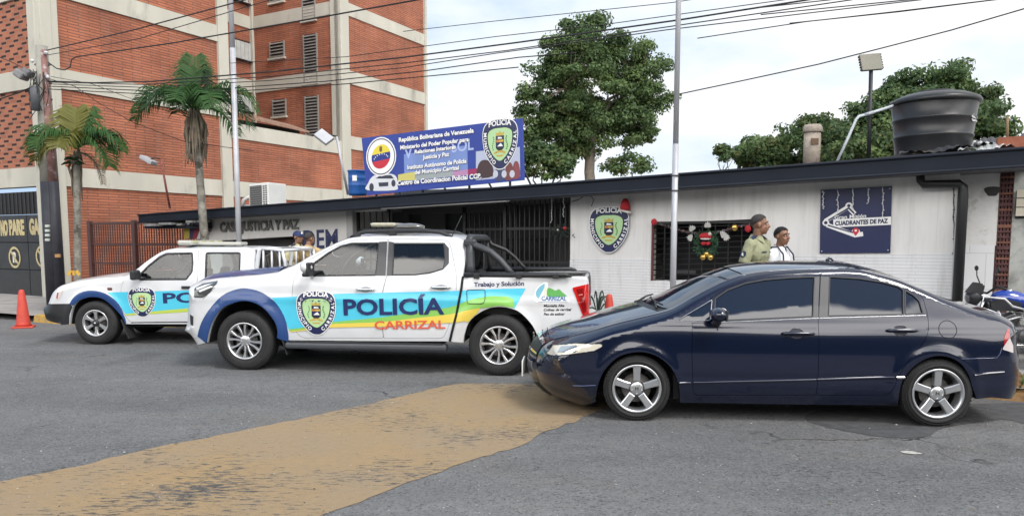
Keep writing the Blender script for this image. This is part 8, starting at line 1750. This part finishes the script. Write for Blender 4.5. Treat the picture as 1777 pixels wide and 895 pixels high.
for L_ in ([(0, .50), (.035, .515), (.05, .50), (.10, .50), (.11, .485), (.15, .485), (.15, .47), (.02, .475)], [(.01, .455), (.05, .46), (.08, .45), (.13, .46), (.17, .455), (.17, .425), (.12, .43), (.09, .42), (.04, .43)], [(.20, .455), (.29, .455), (.29, .43), (.20, .43)], [(.045, .52), (.055, .545), (.065, .52)]): m.add([tf(x, y, 0) for x, y in L_], [tuple(range(len(L_)))], mat('faded_print', (.5, .5, .52), .6, var=.4, vscale=40))
m.build('print', o)
m = MB(); m.box(ta+Vector((0, 0, -.06)), (1.25, 1.2, .05), mat('plank_grey', (.10, .09, .085), .9)); m.build('platform', o)
a = at(1457, 276, 11.9); o = thing('water_pipe', 'bent grey pipe leading from roof up to the black tank', 'pipe', a); m = MB(); m.tube([at(u, v, 11.9-.02) for u, v in ((1453, 280), (1470, 243), (1486, 207), (1491, 202), (1500, 200), (1550, 184))], .023, mat('pvc_grey', (.48, .52, .56), .5), 8); m.build('tube', o); m = MB(); m.tube([at(1500, 200, 11.88), at(1516, 195, 11.88)], .029, mat('pvc_joint', (.35, .38, .42), .5), 8); m.build('joint', o)
# loose roofing sheets
o = thing('roofing_sheets', 'crumpled grey and white corrugated sheets lying on roof beside the tank', 'metal sheet', at(1700, 262, 11.4))
def sheet(L_, m_, thick=.02, wav=.018):
    m = MB(); A_, B_2, C_2, D_2 = [at(*q) for q in L_]; n = 26; k = 6; vs = []
    for i in range(n+1):
        for j in range(k+1):
            p = A_.lerp(B_2, i/n).lerp(D_2.lerp(C_2, i/n), j/k); vs.append(p+UP*(wav*math.sin(i*1.9)+.03*math.sin(i*.35+j)))
    m.add(vs, [(i*(k+1)+j, i*(k+1)+j+1, (i+1)*(k+1)+j+1, (i+1)*(k+1)+j) for i in range(n) for j in range(k)], m_, True); return m
sheet([(1662, 262, 11.0), (1762, 254, 10.7), (1750, 240, 11.6), (1668, 250, 11.8)], mat('white_sheet', (.55, .56, .55), .6, var=.25, vscale=6)).build('pale_sheet', o)
sheet([(1560, 268, 11.3), (1690, 254, 11.0), (1680, 246, 11.9), (1562, 262, 12.1)], mat('dark_sheet', (.05, .052, .06), .6, var=.3), wav=.012).build('dark_sheet', o)
sheet([(1690, 254, 11.2), (1800, 240, 10.8), (1800, 231, 11.7), (1690, 245, 12.0)], mat('dark_sheet', (.05, .052, .06), .6), wav=.02).build('dark_sheet', o)
m = MB(); m.box(at(1765, 248, 10.9), (.5, .25, .16), mat('brick_scrap', (.28, .10, .06), .9, var=.3), (FE, FN, UP)); m.build('brick_remnant', o); m = MB(); m.tube([at(1748, 245, 11.2), at(1748, 203, 11.2)], .02, mat('stake_brown', (.22, .16, .09), .9), 6); m.build('stake', o)
# traffic cones
cone_m = mat('cone_orange', (.50, .055, .035), .6, var=.2, vscale=6)
def cone(p, label, h):
    o = thing('traffic_cone', label, 'traffic cone', p, 'traffic cones'); m = MB(); m.box(p+UP*.015, (h*.5, h*.5, .03), cone_m, (Vector((.9, .43, 0)), Vector((-.43, .9, 0)), UP), bev=.012); m.build('base', o); m = MB()
    m.lathe([(h*.19, .03), (h*.165, h*.12), (h*.16, h*.14), (h*.085, h*.84), (h*.08, h*.86), (h*.075, h*.9), (h*.055, h*.985), (h*.03, h), (0, h)], cone_m, c=p, n=24); m.build('body', o)
    m = MB(); m.lathe([(h*.1345, h*.35), (h*.105, h*.62)], mat('cone_band', (.42, .10, .07), .5, var=.25, vscale=14), c=p+UP*.0, n=24, caps=False); m.build('sleeve', o)
cone(gnd(41, 568), 'faded orange traffic cone standing alone on asphalt before the gate', .73); pc2 = at(1057, 540, 11.2); pc2.z = .13; cone(pc2, 'orange traffic cone by the white wall behind the sedan bonnet', .73)
# potted plant with drooping dark blades
pp = at(1037, 545, 11.6); pp.z = .13; o = thing('potted_plant', 'spindly potted plant with dark arching leaves against the white wall', 'plant', pp); m = MB(); m.lathe([(.07, 0), (.09, .22), (.10, .23), (.10, .26), (.08, .26), (0, .24)], mat('pot_dark', (.05, .045, .04), .8), c=pp, n=18); m.build('pot', o); m = MB(); rr = random.Random(3); lf = mat('dark_blade', (.025, .05, .03), .5, var=.3)
for k_ in range(9):
    a = rr.uniform(0, 6.28); l = rr.uniform(.12, .26); hh = rr.uniform(.2, .5); pts = [pp+UP*.28, pp+Vector((math.cos(a)*l*.3, math.sin(a)*l*.3, .28+hh*.8)), pp+Vector((math.cos(a)*l*.7, math.sin(a)*l*.7, .28+hh)), pp+Vector((math.cos(a)*l, math.sin(a)*l, .28+hh*.75))]
    q = smooth_poly([tuple(p) for p in pts], False, 3); m.tube(q, [.004+.010*math.sin(math.pi*min(.98, (i+.3)/len(q))) for i in range(len(q))], lf, 4)
m.build('leaves', o)
# Christmas wreath and garland on the window
wc = FW(*fpx(1226, 418, .06), .06); o = thing('christmas_wreath', 'green wreath with red hat shape, white leaf sprays and three gold baubles on the window', 'wreath', wc); rr = random.Random(6); m = MB(); gl_ = mat('wreath_green', (.02, .07, .03), .7, var=.4, vscale=30)
for k_ in range(260):
    a = rr.uniform(0, 6.28); r = rr.gauss(.155, .03); b = rr.uniform(0, 6.28); p = wc+FE*(r*math.cos(a))+UP*(r*math.sin(a)-.03)+FN*rr.uniform(0, .05); d = (FE*math.cos(b)+UP*math.sin(b)+FN*.5)*.045; s_ = d.cross(FN).normalized()*.010; m.add([p-s_, p+s_, p+d], [(0, 1, 2)], gl_)
m.build('foliage', o); m = MB(); wl = mat('white_leaf', (.55, .54, .52), .7, var=.15)
for cu, cv, an in ((1200, 395, 125), (1228, 389, 90), (1256, 406, 20), (1196, 412, 170), (1262, 412, -10)):
    c = FW(*fpx(cu, cv, .1), .1)
    for j in range(7): b = R(an+(j-3)*22); d = (FE*math.cos(b)+UP*math.sin(b))*(.10-.012*abs(j-3)); s_ = (FE*-math.sin(b)+UP*math.cos(b))*.016; c0 = c-(FE*math.cos(R(an))+UP*math.sin(R(an)))*.05; m.add([c0, c0+d*.6+s_, c0+d, c0+d*.6-s_], [(0, 1, 2, 3)], wl)
m.build('white_spray', o); m = MB(); m.ball(wc+UP*.075+FN*.04, (.115, .06, .055), red_f, 12); m.ball(wc-UP*.04+FN*.04+FE*.035, (.045, .03, .03), red_f, 10); m.ball(wc-UP*.04+FN*.04-FE*.035, (.045, .03, .03), red_f, 10); m.build('red_cap', o); m = MB(); m.ball(wc+UP*.035+FN*.05, (.09, .04, .022), wf_, 10); m.ball(wc+UP*.11+FN*.05+FE*.06, (.028, .028, .028), wf_, 10); m.build('white_fluff', o)
gold = mat('gold_bauble', (.60, .42, .12), .25, metal=.8)
for cu, cv, r in ((1226, 440.5, .045), (1220, 446, .05), (1233, 446, .05)): m = MB(); m.ball(FW(*fpx(cu, cv, .1), .1), r, gold, 14); m.build('bauble', o)
g0 = fpx(1134, 386, .07); o = thing('tinsel_garland', 'sagging silvery and red tinsel garland along the top of the barred window', 'garland', FW(*g0, .07)); m = MB(); rr = random.Random(9); tm = [mat('tinsel_silver', (.35, .35, .38), .3, metal=.6), mat('tinsel_red', (.25, .02, .03), .4, metal=.3), mat('tinsel_green', (.03, .10, .05), .5)]
path = [fpx(u, v, .07) for u, v in smooth_poly([(1134, 386), (1160, 393), (1190, 402), (1226, 406), (1262, 398), (1290, 391), (1310, 389)], False, 24)]
for s_, z in path:
    for j in range(5): p = FW(s_, z, .07); d = Vector((rr.uniform(-1, 1), rr.uniform(-1, 1), rr.uniform(-1, 1))).normalized()*.035; e = d.cross(Vector((rr.random(), rr.random(), .3))).normalized()*.006; m.add([p-e, p+e, p+d], [(0, 1, 2)], tm[rr.choice((0, 0, 1, 2))])
m.build('tinsel', o); 
for cu, cv, mt in ((1135, 385, red_f), (1298, 397, red_f), (1275, 395, gold)): m = MB(); p = FW(*fpx(cu, cv, .1), .1); m.ball(p, (.05, .03, .055), mt, 10); m.build('ornament', o)
# icicle light strings
icem = mat('icicle_white', (.62, .63, .66), .4); darkw = mat('dark_string', (.03, .035, .03), .6)
def icicles(label, drops, off, mtl, r=.006):
    a = fpx(*drops[0][0], off); o = thing('light_string', label, 'string lights', FW(*a, off), 'festive light strings'); rr = random.Random(len(label))
    for (u, v), v2 in drops:
        m = MB(); n = 9; P_ = [FW(*fpx(u+rr.uniform(-1.1, 1.1), v+(v2-v)*i/n, off), off) for i in range(n+1)]; m.tube(P_, r, mtl, 4)
        for p in P_[1:]: m.ball(p+FE*rr.uniform(-.012, .012), .010, mtl, 6)
        m.build('strand', o)
icicles('five white icicle strands hanging over the navy square sign', [((1428, 331), 362), ((1454, 330), 368), ((1480, 327), 362), ((1507, 326), 353), ((1532, 324), 376)], .07, icem)
icicles('two white icicle strands hanging on the entrance bars', [((957, 338), 386), ((978, 338), 376)], .03, icem)
icicles('dark unlit bulb string hanging at the right corner of white wall', [((1655, 326), 440)], .04, darkw, .008)
m = MB(); m.tube([FW(*fpx(u, v, .03), .03) for u, v in smooth_poly([(992, 350), (1005, 346), (1014, 340), (1024, 340), (1030, 347), (1026, 358)], False, 4)], .007, wire, 5); o = m.build('loose_cable', origin=tuple(FW(*fpx(992, 350, .03), .03))); tag(o, 'short loose cable curling on white wall above the badge', 'cable')
o = thing('door_ornament', 'dark leafy ornament with a red bow on the entrance bars', 'ornament', FW(*fpx(972, 402, .05), .05)); m = MB(); rr = random.Random(12)
c = FW(*fpx(972, 402, .05), .05)
for k_ in range(160):
    p = c+FE*rr.gauss(0, .09)+UP*rr.gauss(0, .055)+FN*rr.uniform(0, .05); d = Vector((rr.uniform(-1, 1), rr.uniform(-1, 1), rr.uniform(-1, 1)))*.05; e = d.cross(Vector((.3, .8, .1))).normalized()*.012; m.add([p-e, p+e, p+d], [(0, 1, 2)], mat('ornament_dark', (.015, .025, .02), .7))
m.build('foliage', o); m = MB(); m.ball(FW(*fpx(980, 396, .1), .1), (.035, .03, .03), red_f, 8); m.ball(FW(*fpx(968, 399, .1), .1), (.018, .02, .018), wf_, 8); m.build('bow', o)
